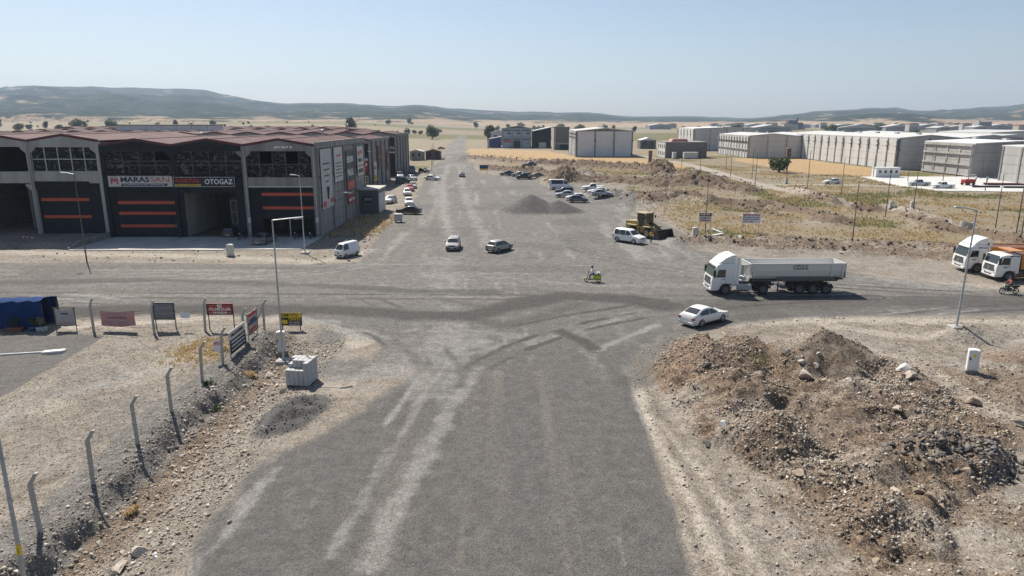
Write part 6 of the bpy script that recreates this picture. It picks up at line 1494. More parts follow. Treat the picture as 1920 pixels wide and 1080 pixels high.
q = MB(); q.tube((-.36, 0, .2), (-1.0, 0, .3), .01, n=5); q.tube((.36, 0, .2), (1.0, 0, .3), .01, n=5); q.build('cord', M('trim'), s)
s = sign('shop_sign', 'red sign board lettered ÖLMEZLER HONDA beside a fence post', (-22.85, 52.4, zat(-22.85, 52.4) + 1.75), 2.05, 0.9, 'red_paint', frame='black')
letters(s, 'ÖLMEZLER', 0, -0.09, -0.02, 0.29, 'letter_white', bold=0.008, width=1.75); letters(s, 'HONDA', 0, -0.09, -0.29, 0.24, 'letter_white', bold=0.008, width=1.1)
for a in (-.72, .72): wall_box(s, 'print', M('letter_white'), a - .12, a + .12, -.095, -.083, -.305, -.28)
q = MB(); q.prism([(-.16, .14), (.16, .14), (.19, .38), (-.19, .38)], -.1, -.083); q.build('emblem', M('letter_white'), s)
q = MB(); q.box(-.10, -.06, -.104, -.1005, .17, .35); q.box(.06, .10, -.104, -.1005, .17, .35); q.box(-.06, .06, -.104, -.1005, .24, .28); q.build('emblem_mark', M('red_paint'), s)
for a in (-.98, .98): wall_box(s, 'leg', M('trim'), a - .03, a + .03, .003, .06, -1.8, .45)
s = sign('printed_board', 'tall faded red and blue printed board on the bank fence by the corner', (-19.65, 50.4, zat(-19.65, 50.4) + 1.2), 1.9, 1.6, 'faded_white', rz=math.pi/2, frame='rust', d=.04)
for k, (z, mt, w_) in enumerate(((0.6, 'letter_red', 1.5), (0.2, 'navy', 1.2), (0.0, 'blue_paint', 1.6), (-0.5, 'letter_red', 1.4))): wall_box(s, 'print', M(mt), -w_/2, w_/2, -.055, -.043, z - .1, z + .12)
for a in (-.9, .9): wall_box(s, 'leg', M('galv'), a - .04, a + .04, .003, .07, -1.5, .9)
s = sign('printed_board', 'black and white printed banner board leaning on the bank fence', (-19.45, 46.9, zat(-19.45, 46.9) + 1.0), 2.9, 1.6, 'offwhite', rz=math.pi/2, d=.04)
wall_box(s, 'print', M('letter_black'), -1.42, 1.42, -.055, -.043, -.78, .20); smudge(s, 0, -.06, .5, 2.3, .24, 'letter_black', 34)
for k in range(3): smudge(s, 0, -.065, .02 - k * .27, 2.4, .12, 'letter_white', 35 + k)
for a in (-1.3, 1.3): wall_box(s, 'leg', M('galv'), a - .04, a + .04, .003, .07, -1.4, .8)
s = cloth('cloth_banner', 'small pink and blue flyer sheet hanging beside the black and white board', (-19.9, 44.75, zat(-19.9, 44.7) + 1.25), .6, .75, 'shirt_white', rz=R(35), wav=.02); wall_box(s, 'print', M('faded_pink'), -.25, .25, -.05, -.04, .0, .25)
s = sign('arrow_sign', 'yellow and black sign lettered CAM OTO CİVATA with an arrow', (-17.35, 52.3, zat(-17.35, 52.3) + 0.95), 1.75, 1.05, 'black')
wall_box(s, 'print', M('letter_yellow'), -.86, .86, -.095, -.083, .13, .51); letters(s, 'CAM OTO', -.05, -.10, .32, .34, 'letter_black', bold=.01, width=1.35); letters(s, 'CİVATA', .32, -.09, -.02, .27, 'letter_yellow', bold=.008, width=.95)
for k in range(2): smudge(s, .32, -.09, -.24 - k * .16, .9, .08, 'letter_white', 38 + k)
q = MB(); q.poly([(-.78, -.09, -.2), (-.52, -.09, .03), (-.52, -.09, -.07), (-.24, -.09, -.07), (-.24, -.09, -.38), (-.52, -.09, -.38), (-.52, -.09, -.46)]); q.build('arrow', M('letter_yellow'), s)
for a in (-.7, .7): wall_box(s, 'leg', M('trim'), a - .03, a + .03, .003, .06, -1.2, .4)
# ---- cabinets
def cabinet(label, x, y, rz, w_, d_, h, mat='offwhite', marks=True):
    c = empty('utility_cabinet', (x, y, zat(x, y)), R(rz), label, 'cabinet')
    q = MB(); q.prism([(-w_/2, 0.08), (w_/2, 0.08), (w_/2, h), (0, h + .05), (-w_/2, h)], -d_/2, d_/2); q.build('body', M(mat), c, bevel=.03)
    wall_box(c, 'plinth', M('concrete'), -w_/2 - .06, w_/2 + .06, -d_/2 - .06, d_/2 + .06, -.25, .078)
    wall_box(c, 'door', M(mat), -w_/2 + .05, w_/2 - .05, -d_/2 - .02, -d_/2 - .003, .16, h - .1)
    if marks:
        wall_box(c, 'warning_sticker', M('letter_yellow'), -.06, .10, -d_/2 - .026, -d_/2 - .022, h - .45, h - .25); wall_box(c, 'lock', M('trim'), -w_/2 + .08, -w_/2 + .15, -d_/2 - .04, -d_/2 - .022, h * .55, h * .68)
    return c
cabinet('pale utility cabinet standing right behind the long-armed street lamp', -16.75, 48.0, 10, .6, .5, 1.6)
cabinet('short pale utility cabinet on the forecourt edge', -34.5, 83.6, -4, .75, .55, 1.45)
cabinet('pale utility cabinet beside the red-headed sign', 25.3, 94.8, 5, .8, .5, 1.6)
cabinet('white utility cabinet with a yellow sticker behind the rubble heap', 29.8, 42.5, -24, .62, .5, 1.45, 'white')
for x, y, lab in ((67.0,122.5,'white cabinet on the brown spoil bank along the dirt track'),(73.2,186.5,'white cabinet at the foot of the pole near the small tree'),(76.2,132.0,'white cabinet on the far side of the dirt track')): cabinet(lab, x, y, 0, .7, .5, 1.3, 'offwhite', False)
# ---- pallet of concrete blocks: every block a piece
bp = empty('block_stack', (-13.3, 41.4, zat(-13.3, 41.4) - .02), R(-8), 'stepped stack of grey concrete blocks beside the sand heap', 'block stack')
BL = MB().box(-.142, .142, -.245, .245, 0, .245).mesh(pm('block_grey', (0.47,0.47,0.46), (0.38,0.38,0.37), 3, .9, bump=.15), bevel=.012)
for k in range(6):
    for i in range(5):
        for j in range(3):
            if k >= 4 and j == 0 and i < 4: continue
            if k == 5 and i == 0 and j == 1: continue
            o = link('concrete_block', BL, bp, (-.6 + i * .3 + rnd.uniform(-.008, .008), -.5 + j * .5 + rnd.uniform(-.008, .008), .1 + k * .25)); 
q = MB()
for j in (-.6, 0, .6): q.box(-.75, .75, j - .05, j + .05, .06, .098)
for i in (-.65, 0, .65): q.box(i - .05, i + .05, -.74, .74, -.06, .058)
q.build('pallet', M('wood'), bp)
# ---- blue tarpaulin lean-to with potted plants
tp = empty('tarpaulin_shelter', (-39.1, 52.6, zat(-39.1, 52.6)), 0, 'blue tarpaulin lean-to at the corner of the yard paving', 'shelter')
m = MB(); nx = 26; pr = [(0.0, 0.0), (0.02, .8), (0.0, 1.6), (0.05, 2.2), (.5, 2.32), (1.3, 2.22), (2.0, 2.1), (2.05, 1.1), (2.1, 0.0)]; vv = []
for i in range(nx + 1):
    x = -2.6 + 4.7 * i / nx
    for k, (y, z) in enumerate(pr): vv.append((x + .03 * math.sin(k * 2.1 + i), y + .05 * math.sin(i * 1.7 + k) * (z > .1), z + (.05 * math.sin(i * .9 + k * .8) if z > 1 else 0) + (i / nx) * .16 * (z > 1)))
k = len(pr); m.add(vv, [(i*k + j, (i+1)*k + j, (i+1)*k + j + 1, i*k + j + 1) for i in range(nx) for j in range(k - 1)]); m.build('tarpaulin', pm('tarp_blue', (0.02,0.05,0.15), (0.015,0.038,0.115), 0.8, 0.9, spec=0.1), tp, smooth=60)
m = MB()
for x in (-2.55, -.2, 2.05): m.tube((x, .1, 0), (x, .1, 2.15), .04, n=6); m.tube((x, 1.95, 0), (x, 1.95, 2.0), .04, n=6)
m.build('frame', M('wood'), tp)
pm('leaf', (0.045,0.075,0.022), (0.075,0.105,0.035), 3, .6); pm('leaf_dark', (0.03,0.05,0.018), (0.055,0.08,0.03), 3, .6); pm('leaf_dry', (0.42,0.31,0.16), (0.50,0.39,0.21), 3, .8); pm('leaf_olive', (0.17,0.165,0.075), (0.23,0.21,0.10), 3, .8)
def leaf_clump(n, rx, ry, rz_, size, seed, shape=None):
    """leaf-sized faces through an ellipsoid made of uneven lobes"""
    g = np.random.default_rng(seed); lob = [(g.uniform(-.55, .55) * rx, g.uniform(-.55, .55) * ry, g.uniform(-.45, .55) * rz_, g.uniform(.38, .62)) for _ in range(9)]
    vv = []; ff = []
    for i in range(n):
        L = lob[i % 9]; d = g.normal(size=3); d /= np.linalg.norm(d); rr = L[3] * g.uniform(.55, 1.05)
        p = np.array([L[0] + d[0] * rx * rr, L[1] + d[1] * ry * rr, L[2] + d[2] * rz_ * rr])
        a = g.normal(size=3); a /= np.linalg.norm(a); b = np.cross(a, g.normal(size=3)); b /= np.linalg.norm(b); s = size * g.uniform(.6, 1.4)
        q = len(vv); vv += [tuple(p - a * s), tuple(p + b * s * .6), tuple(p + a * s), tuple(p - b * s * .6)]; ff.append((q, q+1, q+2, q+3))
    me = bpy.data.meshes.new('leaves'); me.from_pydata(vv, [], ff); return me
for i, (x, w_, mt, lf, lab) in enumerate(((-39.0, 1.3, 'terracotta', 'leaf_dark', 'long brown planter with a dark bush before the blue tarpaulin'), (-37.6, .5, 'blue_paint', 'leaf', 'small blue pot with a thin plant before the tarpaulin'), (-36.9, .75, 'galv', 'leaf_olive', 'pale blue tub with a straggly plant at the tarpaulin corner'))):
    p = empty('planter', (x, 52.15, zat(x, 52.15)), 0, lab, 'planter'); q = MB(); q.prism([(-w_/2 + .05, 0), (w_/2 - .05, 0), (w_/2, .36), (-w_/2, .36)], -.2, .2); q.build('pot', M(mt), p, bevel=.02)
    me = leaf_clump(160, w_ * .55, .3, .45, .07, 40 + i); me.materials.append(M(lf)); link('foliage', me, p, (0, 0, .75)); q = MB(); q.tube((0, 0, .3), (0, 0, .8), .03, n=5); q.build('stem', M('wood'), p)
# ---- rubbish container, far blue sign, two roadside boards, barrier
dp = empty('rubbish_container', (-18.6, 113.0, zat(-18.6, 113)), R(8), 'galvanised rubbish container on wheels beside the black saloon', 'container')
q = MB(); q.prism([(-.6, .22), (.6, .22), (.72, 1.2), (-.72, 1.2)], -.5, .5); q.build('bin', M('galv'), dp, bevel=.03); q = MB(); q.prism([(-.76, 1.203), (.76, 1.203), (.6, 1.36), (-.6, 1.36)], -.54, .54); q.build('lid', M('galv'), dp)
for x in (-.45, .45):
    for y in (-.35, .35): q = MB(); q.lathe([(.001, -.04), (.1, -.04), (.1, .04), (.001, .04)], axis='y', c=(x, y, .1), n=10); q.tube((x, y, .1), (x, y, .24), .03, n=5); q.build('castor', M('rubber'), dp)
s = sign('notice_board', 'small blue and yellow board at the edge of the far gravel', (-8.9, 221, zat(-8.9, 221) + 1.9), 2.6, 1.6, 'blue_paint'); wall_box(s, 'print', M('letter_yellow'), -1.3, 1.3, -.1, -.083, -.8, -.35)
for a in (-1.1, 1.1): wall_box(s, 'leg', M('galv'), a - .05, a + .05, .003, .1, -2.0, .7)
zz = zat(26.9, 96.2); s = sign('roadside_sign', 'small roadside sign with a dark red header beside a pale cabinet', (26.9, 96.2, zz + 2.9), 1.75, 1.25, 'offwhite')
wall_box(s, 'print', M('maroon'), -.875, .875, -.1, -.083, .2, .62); smudge(s, 0, -.11, .42, 1.4, .2, 'letter_white', 41); smudge(s, 0, -.09, -.08, 1.4, .17, 'letter_black', 42); wall_box(s, 'print', M('letter_red'), -.62, .62, -.1, -.083, -.48, -.36)
for a in (-.8, .8): wall_box(s, 'leg', M('galv'), a - .035, a + .035, .003, .07, -3.0, .6)
zz = zat(35.4, 102.2); s = sign('roadside_sign', 'white roadside board lettered METIN KARO in the rubble field', (35.4, 102.2, zz + 2.1), 2.7, 1.45, 'shirt_white')
letters(s, 'METIN KARO', 0, -.09, .48, .42, 'letter_red', bold=.012, width=2.4)
for k, t_ in enumerate((0, 1)): smudge(s, 0, -.09, .12 - k * .3, 2.4, .15, 'navy', 43 + k)
smudge(s, -.4, -.09, -.5, 1.5, .16, 'letter_red', 46)
for a in (-1.25, 1.25): wall_box(s, 'leg', M('galv'), a - .04, a + .04, .003, .08, -2.2, .7)
br = empty('barrier_rail', (-66.0, 93.3, zat(-66, 93.3)), R(-25), 'red and white barrier rail lying on the dirt before the open dark bay', 'barrier')
for k in range(6): q = MB(); q.box(-1.3 + k * .45, -1.3 + (k + 1) * .45 - .004, -.08, .08, .02, .2); q.build('stripe', M('letter_red') if k % 2 == 0 else M('offwhite'), br)
rg = empty('concrete_ring', (69.2, 104.9, zat(69.2, 104.9)), 0, 'short grey concrete ring lying beside the dirt track', 'pipe'); q = MB(); q.lathe([(.75, 0), (.9, 0), (.9, 1.0), (.75, 1.0), (.75, 0)], n=20); q.build('ring', M('concrete_pale'), rg); 
q = MB(); q.lathe([(.001, .15), (.74, .15)], n=20); q.build('inner_soil', M('rust'), rg)

# ================================================================ rocks, rubble and weeds
def rock_mesh(seed, sub, mat, flat=1.0):
    g = random.Random(seed); bm = bmesh.new(); bmesh.ops.create_icosphere(bm, subdivisions=sub, radius=.5)
    pl = [(Vector((g.gauss(0, 1), g.gauss(0, 1), g.gauss(0, 1))).normalized(), g.uniform(.16, .32)) for _ in range(9)]
    for v in bm.verts:
        for n_, d in pl:
            e = v.co.dot(n_) - d
            if e > 0: v.co -= n_ * e
        v.co.z *= flat; v.co *= g.uniform(.94, 1.06)
    me = bpy.data.meshes.new('rock'); bm.to_mesh(me); bm.free(); me.materials.append(mat); return me
pm('rock_pale', (0.50,0.44,0.36), (0.36,0.31,0.25), 2.5, .9, bump=.4, bscale=14); pm('rock_tan', (0.34,0.27,0.20), (0.23,0.185,0.14), 2.5, .9, bump=.4, bscale=14); pm('rock_dark', (0.075,0.072,0.07), (0.12,0.115,0.11), 3, .9, bump=.4, bscale=14); pm('rock_white', (0.60,0.58,0.54), (0.45,0.43,0.40), 3, .9, bump=.3, bscale=14)
RK = {c: [rock_mesh(100 + i, 2, M('rock_' + c), .7 if c != 'dark' else .45) for i in range(5)] for c in ('pale', 'tan', 'dark', 'white')}
def heap_label(x, y, s, c):
    big = 'knee-high' if s > .6 else 'small' if s < .32 else 'middling'
    zone = 'on the reddish flank of the rubble heap' if x < 15 and y > 40 else 'on the grey cone of the rubble heap' if x > 17 and y > 40.5 else 'among the broken asphalt of the rubble heap' if x > 18 and 28 < y < 33 else 'on the front foot of the rubble heap' if y < 30 else 'in the middle hollow of the rubble heap' if y > 35 else 'on the low shoulder of the rubble heap'
    k = {'pale': 'pale limestone rock', 'tan': 'tan rock', 'dark': 'dark asphalt slab', 'white': 'white stone'}[c]
    return f'{big} {k} lying {zone}', f'{big} {k}s {zone}'
def ditch_label(x, y, s, c='pale'):
    big = 'knee-high' if s > .6 else 'small' if s < .28 else 'middling'; zone = 'near the stacked blocks' if y > 38 else 'beside the sand heap' if y > 32 else 'below the lowest fence posts' if y < 27 else 'under the broken bank'
    return f'{big} {c} rock in the ditch {zone}', f'{big} {c} rocks {zone}'
def rock(x, y, s, c, label, group=None, sq=1.0):
    o = link('rock', RK[c][rnd.randrange(5)], None, (x, y, zat(x, y) + s * .12)); o.scale = (s * rnd.uniform(.9, 1.3), s * sq, s * rnd.uniform(.7, 1.0)); o.rotation_euler = (rnd.uniform(-.3, .3), rnd.uniform(-.3, .3), rnd.uniform(0, 6.3))
    return tag(o, label, 'rock', group)
rock(17.9, 39.9, 1.5, 'pale', 'largest pale limestone boulder in the hollow of the rubble heap', None, .8)
rock(17.7, 42.5, 1.0, 'pale', 'pale boulder lying just behind the largest limestone boulder')
rock(21.0, 35.2, .8, 'pale', 'squared tan boulder in the middle of the rubble heap')
rock(24.5, 41.0, 1.1, 'white', 'white limestone lump at the foot of the grey cone of the heap')
HB = [(19.9,38.6,.9,'pale'),(14.7,38.9,1.0,'tan'),(24.2,39.6,1.0,'pale'),(26.6,37.4,1.1,'tan'),(27.1,33.9,1.1,'dark'),(10.0,32.6,.9,'dark'),(10.9,32.9,.7,'white'),(17.5,27.0,.8,'tan'),(17.6,26.2,.7,'tan'),(16.6,27.0,.8,'pale'),(13.1,28.5,.7,'tan'),(29.2,40.5,.9,'pale'),(12.1,40.6,.7,'dark'),(15.0,46.4,1.1,'tan'),(19.0,40.9,.7,'pale'),(18.2,41.2,.6,'pale'),(19.4,41.6,.5,'pale')]
for x, y, s, c in HB: rock(x, y, s, c, *heap_label(x, y, s, c))
for k in range(110):
    for _ in range(30):
        x, y = rnd.uniform(9, 26.5), rnd.uniform(21.5, 48)
        if inside(np.array([x]), np.array([y]), HEAP)[0]: break
    c = rnd.choice(('pale', 'tan', 'tan', 'tan')); s = .22 + .35 * rnd.random() ** 2.2
    if 18.3 < x < 25 and 28.8 < y < 32.6: c = 'dark'
    rock(x, y, s, c, *heap_label(x, y, s, c))
for x, y, s in ((-14.75,34.6,.55),(-16.4,30.6,.5),(-16.2,31.2,.55),(-15.6,29.5,.55),(-14.4,23.5,.8),(-14.7,22.6,1.0),(-16.4,44.2,.8),(-14.1,40.1,.6),(-16.0,38.5,.6),(-15.1,41.9,.5),(-15.5,41.0,.45)): rock(x, y, s, 'pale', *ditch_label(x, y, s))
for k in range(70):
    y = rnd.uniform(18, 48); x = rnd.uniform(-17.6, -13.2); s = .15 + .28 * rnd.random() ** 2; c = 'pale' if rnd.random() < .75 else 'tan'; rock(x, y, s, c, *ditch_label(x, y, s, c))
rock(-11.6, 25.4, .32, 'tan', 'single rounded tan stone on the left road edge')
for k in range(32):
    pl = RUBBLE_BANKS[3 + (k % 2)][0]; i = rnd.randrange(len(pl) - 1); t = rnd.random(); x = pl[i][0] + (pl[i+1][0] - pl[i][0]) * t + rnd.gauss(0, 1.6); y = pl[i][1] + (pl[i+1][1] - pl[i][1]) * t + rnd.gauss(0, 1.6)
    s = .25 + .5 * rnd.random() ** 2; c = 'pale' if rnd.random() < .5 else 'tan'; w_ = 'by the roadside signs' if x < 36 else 'behind the grey tipper' if x < 44 else 'near the parked tipper lorries'; rock(x, y, s, c, f'{c} rock on the rubble bank {w_}', f'{c} rocks on the bank {w_}')
for i, (x, y, l, a) in enumerate(((29.6, 98.6, 1.7, 12), (30.4, 102.0, 2.0, 120), (31.2, 92.3, 2.4, 105), (41.0, 121.0, 3.2, 20))):
    o = MB().obox((0, 0, .12), (l, .5, .25)).build('concrete_slab_piece', M('rock_white'), None, bevel=.04); o.location = (x, y, zat(x, y)); o.rotation_euler = (.1, -.15, R(a)); tag(o, ['broken concrete beam lying flat before the METIN KARO board', 'broken concrete beam pointing at the red-headed sign', 'broken concrete beam at the road edge behind the lorry cab', 'long white slab lying in the green weeds'][i], 'slab')

def scatter(name, label, n, area, sizes, cols, seed, flat=.65, parts=None, power=3.0, over=8):
    """small stones nobody could count, one object"""
    g = np.random.default_rng(seed); bm = bmesh.new(); 
    if sizes[1] > .55: bmesh.ops.create_icosphere(bm, subdivisions=1, radius=.5)
    else: bmesh.ops.create_cone(bm, cap_ends=True, segments=4, radius1=.5, radius2=.25, depth=.7)
    bmesh.ops.triangulate(bm, faces=bm.faces); bv = np.array([tuple(v.co) for v in bm.verts]); bf = np.array([[v.index for v in f.verts] for f in bm.faces]); bm.free(); k = len(bv)
    X = g.uniform(area[0], area[1], n * over); Y = g.uniform(area[2], area[3], n * over); T = terrain(X, Y); ok = parts(X, Y, T) > g.random(n * over)
    X, Y, Z = X[ok][:n], Y[ok][:n], T['z'][ok][:n]; n = len(X)
    s = sizes[0] + (sizes[1] - sizes[0]) * g.random(n) ** power
    q = g.normal(size=(n, 4)); q /= np.linalg.norm(q, axis=1)[:, None]; w_, x_, y_, z_ = q.T
    Rm = np.stack([1 - 2*(y_*y_ + z_*z_), 2*(x_*y_ - z_*w_), 2*(x_*z_ + y_*w_), 2*(x_*y_ + z_*w_), 1 - 2*(x_*x_ + z_*z_), 2*(y_*z_ - x_*w_), 2*(x_*z_ - y_*w_), 2*(y_*z_ + x_*w_), 1 - 2*(x_*x_ + y_*y_)], 1).reshape(n, 3, 3)
    loc = bv[None] * g.uniform(.5, 1.3, (n, k, 1)) * np.stack([g.uniform(.9, 1.5, n), np.ones(n), np.full(n, flat)], 1)[:, None]
    V = np.einsum('nij,nkj->nki', Rm, loc) * s[:, None, None] + np.stack([X, Y, Z + s * .08], 1)[:, None]
    F = (bf[None] + (np.arange(n) * k)[:, None, None]).reshape(-1, 3); cl = np.array(cols)[g.integers(len(cols), size=n)] * g.uniform(.75, 1.25, (n, 1)); V = V.reshape(-1, 3)
    CL = np.repeat(np.concatenate([cl, np.ones((n, 1))], 1), k, 0); me = bpy.data.meshes.new(name)
    me.vertices.add(len(V)); me.vertices.foreach_set('co', V.astype(np.float32).ravel()); me.loops.add(F.size); me.loops.foreach_set('vertex_index', F.astype(np.int32).ravel())
    me.polygons.add(len(F)); me.polygons.foreach_set('loop_start', np.arange(0, F.size, 3, dtype=np.int32)); me.update(calc_edges=True)
    at = me.attributes.new('stone', 'FLOAT_COLOR', 'POINT'); at.data.foreach_set('color', CL.astype(np.float32).ravel())
    me.materials.append(STONE); return tag(link(name, me), label, None, None, 'stuff')
t = NT('stone_chips'); a = t.n('Attribute', attribute_name='stone'); pos = t.n('NewGeometry').outputs['Position']; t.L(t.mix(t.math('MULTIPLY', t.noise(pos, 12, 4), .5), a.outputs['Color'], (0.14,0.12,0.10)), t.b.inputs['Base Color']); t.b.inputs['Roughness'].default_value = .93; STONE = t.mat
TAN = [(0.40,0.34,0.27), (0.30,0.24,0.18), (0.22,0.175,0.13), (0.46,0.41,0.34), (0.17,0.13,0.10)]; GREY = [(0.30,0.29,0.27), (0.40,0.38,0.35), (0.22,0.21,0.20), (0.5,0.48,0.44)]; WHT = [(0.62,0.60,0.56), (0.52,0.50,0.46), (0.42,0.40,0.37), (0.3,0.29,0.27)]; DRK = [(0.07,0.068,0.066), (0.11,0.105,0.10), (0.16,0.15,0.14)]
LGT = [(0.50,0.45,0.38), (0.42,0.37,0.31), (0.56,0.51,0.44), (0.34,0.29,0.235)]
scatter('heap_rubble', 'loose stones and clods over the rubble heap', 24000, (8, 27, 21, 49), (.04, .22), TAN + TAN + LGT, 1, parts=lambda X, Y, T: (T['rid'] == 5) * (1 - .7 * T['cone']) * (.15 + .85 * sm(.42, .62, fbm(X, Y, 2.5, 3, 4))), power=4.5, over=4)
scatter('asphalt_rubble', 'broken dark asphalt chunks on the front of the rubble heap', 700, (18, 25, 28.4, 33), (.12, .5), DRK, 2, .28, parts=lambda X, Y, T: np.clip(1.25 - ell(X, Y, (21.3, 30.6, 3.4, 1.9)), 0, 1))
scatter('ditch_rubble', 'loose stones along the ditch and broken bank', 9000, (-19.6, -12.6, 15, 50), (.05, .24), LGT + TAN[:2], 3, parts=lambda X, Y, T: (T['rid'] == 0) * np.where(X > -18.8, .9, .25), power=4)
scatter('yard_pebbles', 'pale pebbles and gravel over the yard and bank', 24000, (-34, -12.4, 15, 54), (.03, .11), LGT + GREY + TAN[:3], 4, parts=lambda X, Y, T: (T['rid'] == 0) * np.where(X > -20.5, .9, .45), power=2, over=3)
scatter('verge_stones', 'loose stones and pebbles scattered over the bare ground beside the heap', 18000, (6.8, 48, 16, 56), (.03, .2), LGT + TAN, 14, parts=lambda X, Y, T: np.isin(T['rid'], (0, 8, 9)) * (.12 + .3 * fbm(X, Y, 3, 3, 2) + .7 * T['spread']), power=4, over=4)
scatter('road_chippings', 'loose chippings on the carriageway', 22000, (-24, 22, 16, 68), (.025, .06), GREY + DRK[2:], 15, parts=lambda X, Y, T: np.isin(T['rid'], (1, 2)) * sm(.45, .6, fbm(X, Y, 4, 4, 3)), power=1.5, over=3)
scatter('sand_clods', 'dark sand clods on the trampled sand heap', 500, (-15, -9.5, 31.5, 41), (.04, .15), DRK[2:] + [(0.2,0.19,0.175)], 17, parts=lambda X, Y, T: (T['rid'] == 6) * 1.0)
scatter('field_rubble', 'white and grey building rubble tipped in the field', 3200, (8, 62, 150, 245), (.15, .7), WHT + TAN, 5, parts=lambda X, Y, T: T['rub'] * sm(.45, .6, fbm(X, Y, 8, 3, 2)), power=3)
scatter('bank_rubble', 'stones and clods on the bank along the cross road', 3600, (22, 80, 72, 150), (.06, .3), TAN + LGT[:2] + WHT[2:], 16, parts=lambda X, Y, T: T['rub'] * .9 + .03 * (T['grass'] > .3), power=4)
scatter('bank_clods', 'brown earth clods on the spoil banks', 3500, (-26, 82, 85, 300), (.15, .7), [(0.10,0.07,0.05), (0.15,0.11,0.08), (0.2,0.155,0.115)], 6, parts=lambda X, Y, T: (T['brown'] > .5) * 1.0 * (T['rid'] != 5))
scatter('verge_rubble', 'rubble and stones at the workshop corner and forecourt edge', 900, (-58, -17, 80, 130), (.08, .4), TAN + GREY, 7, parts=lambda X, Y, T: (T['rid'] == 0) * np.where((Y < 87), .25, np.where(X > -27, .9, 0)), power=4)

def tufts(name, label, n, area, h, col, seed, parts):
    g = np.random.default_rng(seed); X = g.uniform(area[0], area[1], n * 6); Y = g.uniform(area[2], area[3], n * 6); T = terrain(X, Y); ok = parts(X, Y, T) > g.random(n * 6)
    X, Y, Z = X[ok][:n], Y[ok][:n], T['z'][ok][:n]; n = len(X); k = 6
    a = g.uniform(0, 6.28, (n, k)); r_ = g.uniform(.02, .22, (n, k)); hh = h * g.uniform(.5, 1.3, (n, k)); sp = g.uniform(.05, .5, (n, k)) * h
    bx, by = X[:, None] + np.cos(a) * r_, Y[:, None] + np.sin(a) * r_; w_ = .05 + .05 * h
    P = np.stack([np.stack([bx - np.sin(a) * w_, by + np.cos(a) * w_, np.repeat(Z[:, None], k, 1) - .03], -1), np.stack([bx + np.sin(a) * w_, by - np.cos(a) * w_, np.repeat(Z[:, None], k, 1) - .03], -1), np.stack([bx + np.cos(a) * sp, by + np.sin(a) * sp, Z[:, None] + hh], -1)], 2).reshape(-1, 3)
    F = np.arange(len(P)).reshape(-1, 3); me = bpy.data.meshes.new(name); me.from_pydata(P.tolist(), [], F.tolist()); me.materials.append(M(col)); return tag(link(name, me), label, None, None, 'stuff')
tufts('dry_grass', 'dry tan grass tufts over the field', 13000, (22, 125, 88, 260), .24, 'leaf_dry', 11, lambda X, Y, T: T['grass'] * (T['rid'] == 0) * sm(.40, .62, fbm(X, Y, 5, 3, 2)))
tufts('olive_weeds', 'olive green weeds in patches over the field', 4500, (22, 120, 90, 250), .30, 'leaf_olive', 12, lambda X, Y, T: (T['green'] + .06 * T['grass']) * (T['rid'] == 0))
tufts('yard_weeds', 'rusty dry weeds in the gravel yard corner', 300, (-27, -18.5, 42, 52), .16, 'leaf_dry', 13, lambda X, Y, T: T['grass'] * 1.0)
tufts('verge_weeds', 'dry weeds beside the workshop wall and kiosk', 330, (-27, -19, 98, 122), .35, 'leaf_dry', 14, lambda X, Y, T: (T['rid'] == 0) * .5)
for i, (x, y, s, c, lab) in enumerate(((-19.0, 40.6, .35, 'leaf', 'small green weed at the foot of a fence post on the bank'), (-17.5, 38.3, .4, 'leaf', 'bushy green weed on the bank below the fence posts'), (-17.6, 44.0, .5, 'leaf_dry', 'yellow dry bush in the ditch below the printed boards'), (-16.6, 27.2, .4, 'leaf_dry', 'dry yellow bush in the ditch near the lowest fence post'), (15.3, 41.4, .8, 'leaf_olive', 'patch of grey green weeds in the hollow of the rubble heap'), (-20.4, 47.3, .55, 'leaf_dry', 'rusty dry bush inside the yard corner'))):
    p = empty('weed_clump', (x, y, zat(x, y)), 0, lab, 'weed'); me = leaf_clump(220, s, s, s * .7, .06, 60 + i); me.materials.append(M(c)); link('foliage', me, p, (0, 0, s * .35)); q = MB(); q.tube((0, 0, -.1), (0, 0, s * .4), .02, n=5); q.build('stem', M('wood'), p)
# sacks and plastic scraps
for i, (x, y, s, lab) in enumerate(((-22.6, 93.6, .9, 'white plastic sack dumped at the workshop corner'), (-21.6, 91.6, .7, 'crumpled pale sheet dumped beside the white sack'), (-13.6, 23.3, .34, 'white plastic bag lying among the ditch rocks'))):
    me = rock_mesh(300 + i, 3, M('shirt_white'), .5); o = link('plastic_sack', me, None, (x, y, zat(x, y) + s * .1)); o.scale = (s * 1.3, s, s); o.rotation_euler = (0, 0, i * 1.1); tag(o, lab, 'sack')
# ================================================================ trees, plain, hills
def tree_proto(name, seed, h, wd, n, leafm, leaf=.34):
    t = empty(name, (0, 0, 0)); m = MB(); g = random.Random(seed); tr = h * .38
    m.tube((0, 0, -.5), (0, 0, tr), wd * .045, wd * .03, 8)
    for k in range(6):
        a = k * 1.05 + g.random(); m.tube((0, 0, tr * g.uniform(.6, 1)), (math.cos(a) * wd * .26, math.sin(a) * wd * .26, h * g.uniform(.5, .78)), wd * .02, wd * .008, 6)
    m.build('trunk', M('wood'), t)
    me = leaf_clump(n, wd * .5, wd * .5, h * .46, leaf, seed); me.materials.append(M(leafm)); link('crown', me, t, (0, 0, h * .50)); return t
protos = [tree_proto('broadleaf_tree', 201, 10, 10, 2200, 'leaf', .42), tree_proto('broadleaf_tree', 202, 9, 8, 1500, 'leaf_dark', .42), tree_proto('broadleaf_tree', 203, 6, 8, 1200, 'leaf', .40)]
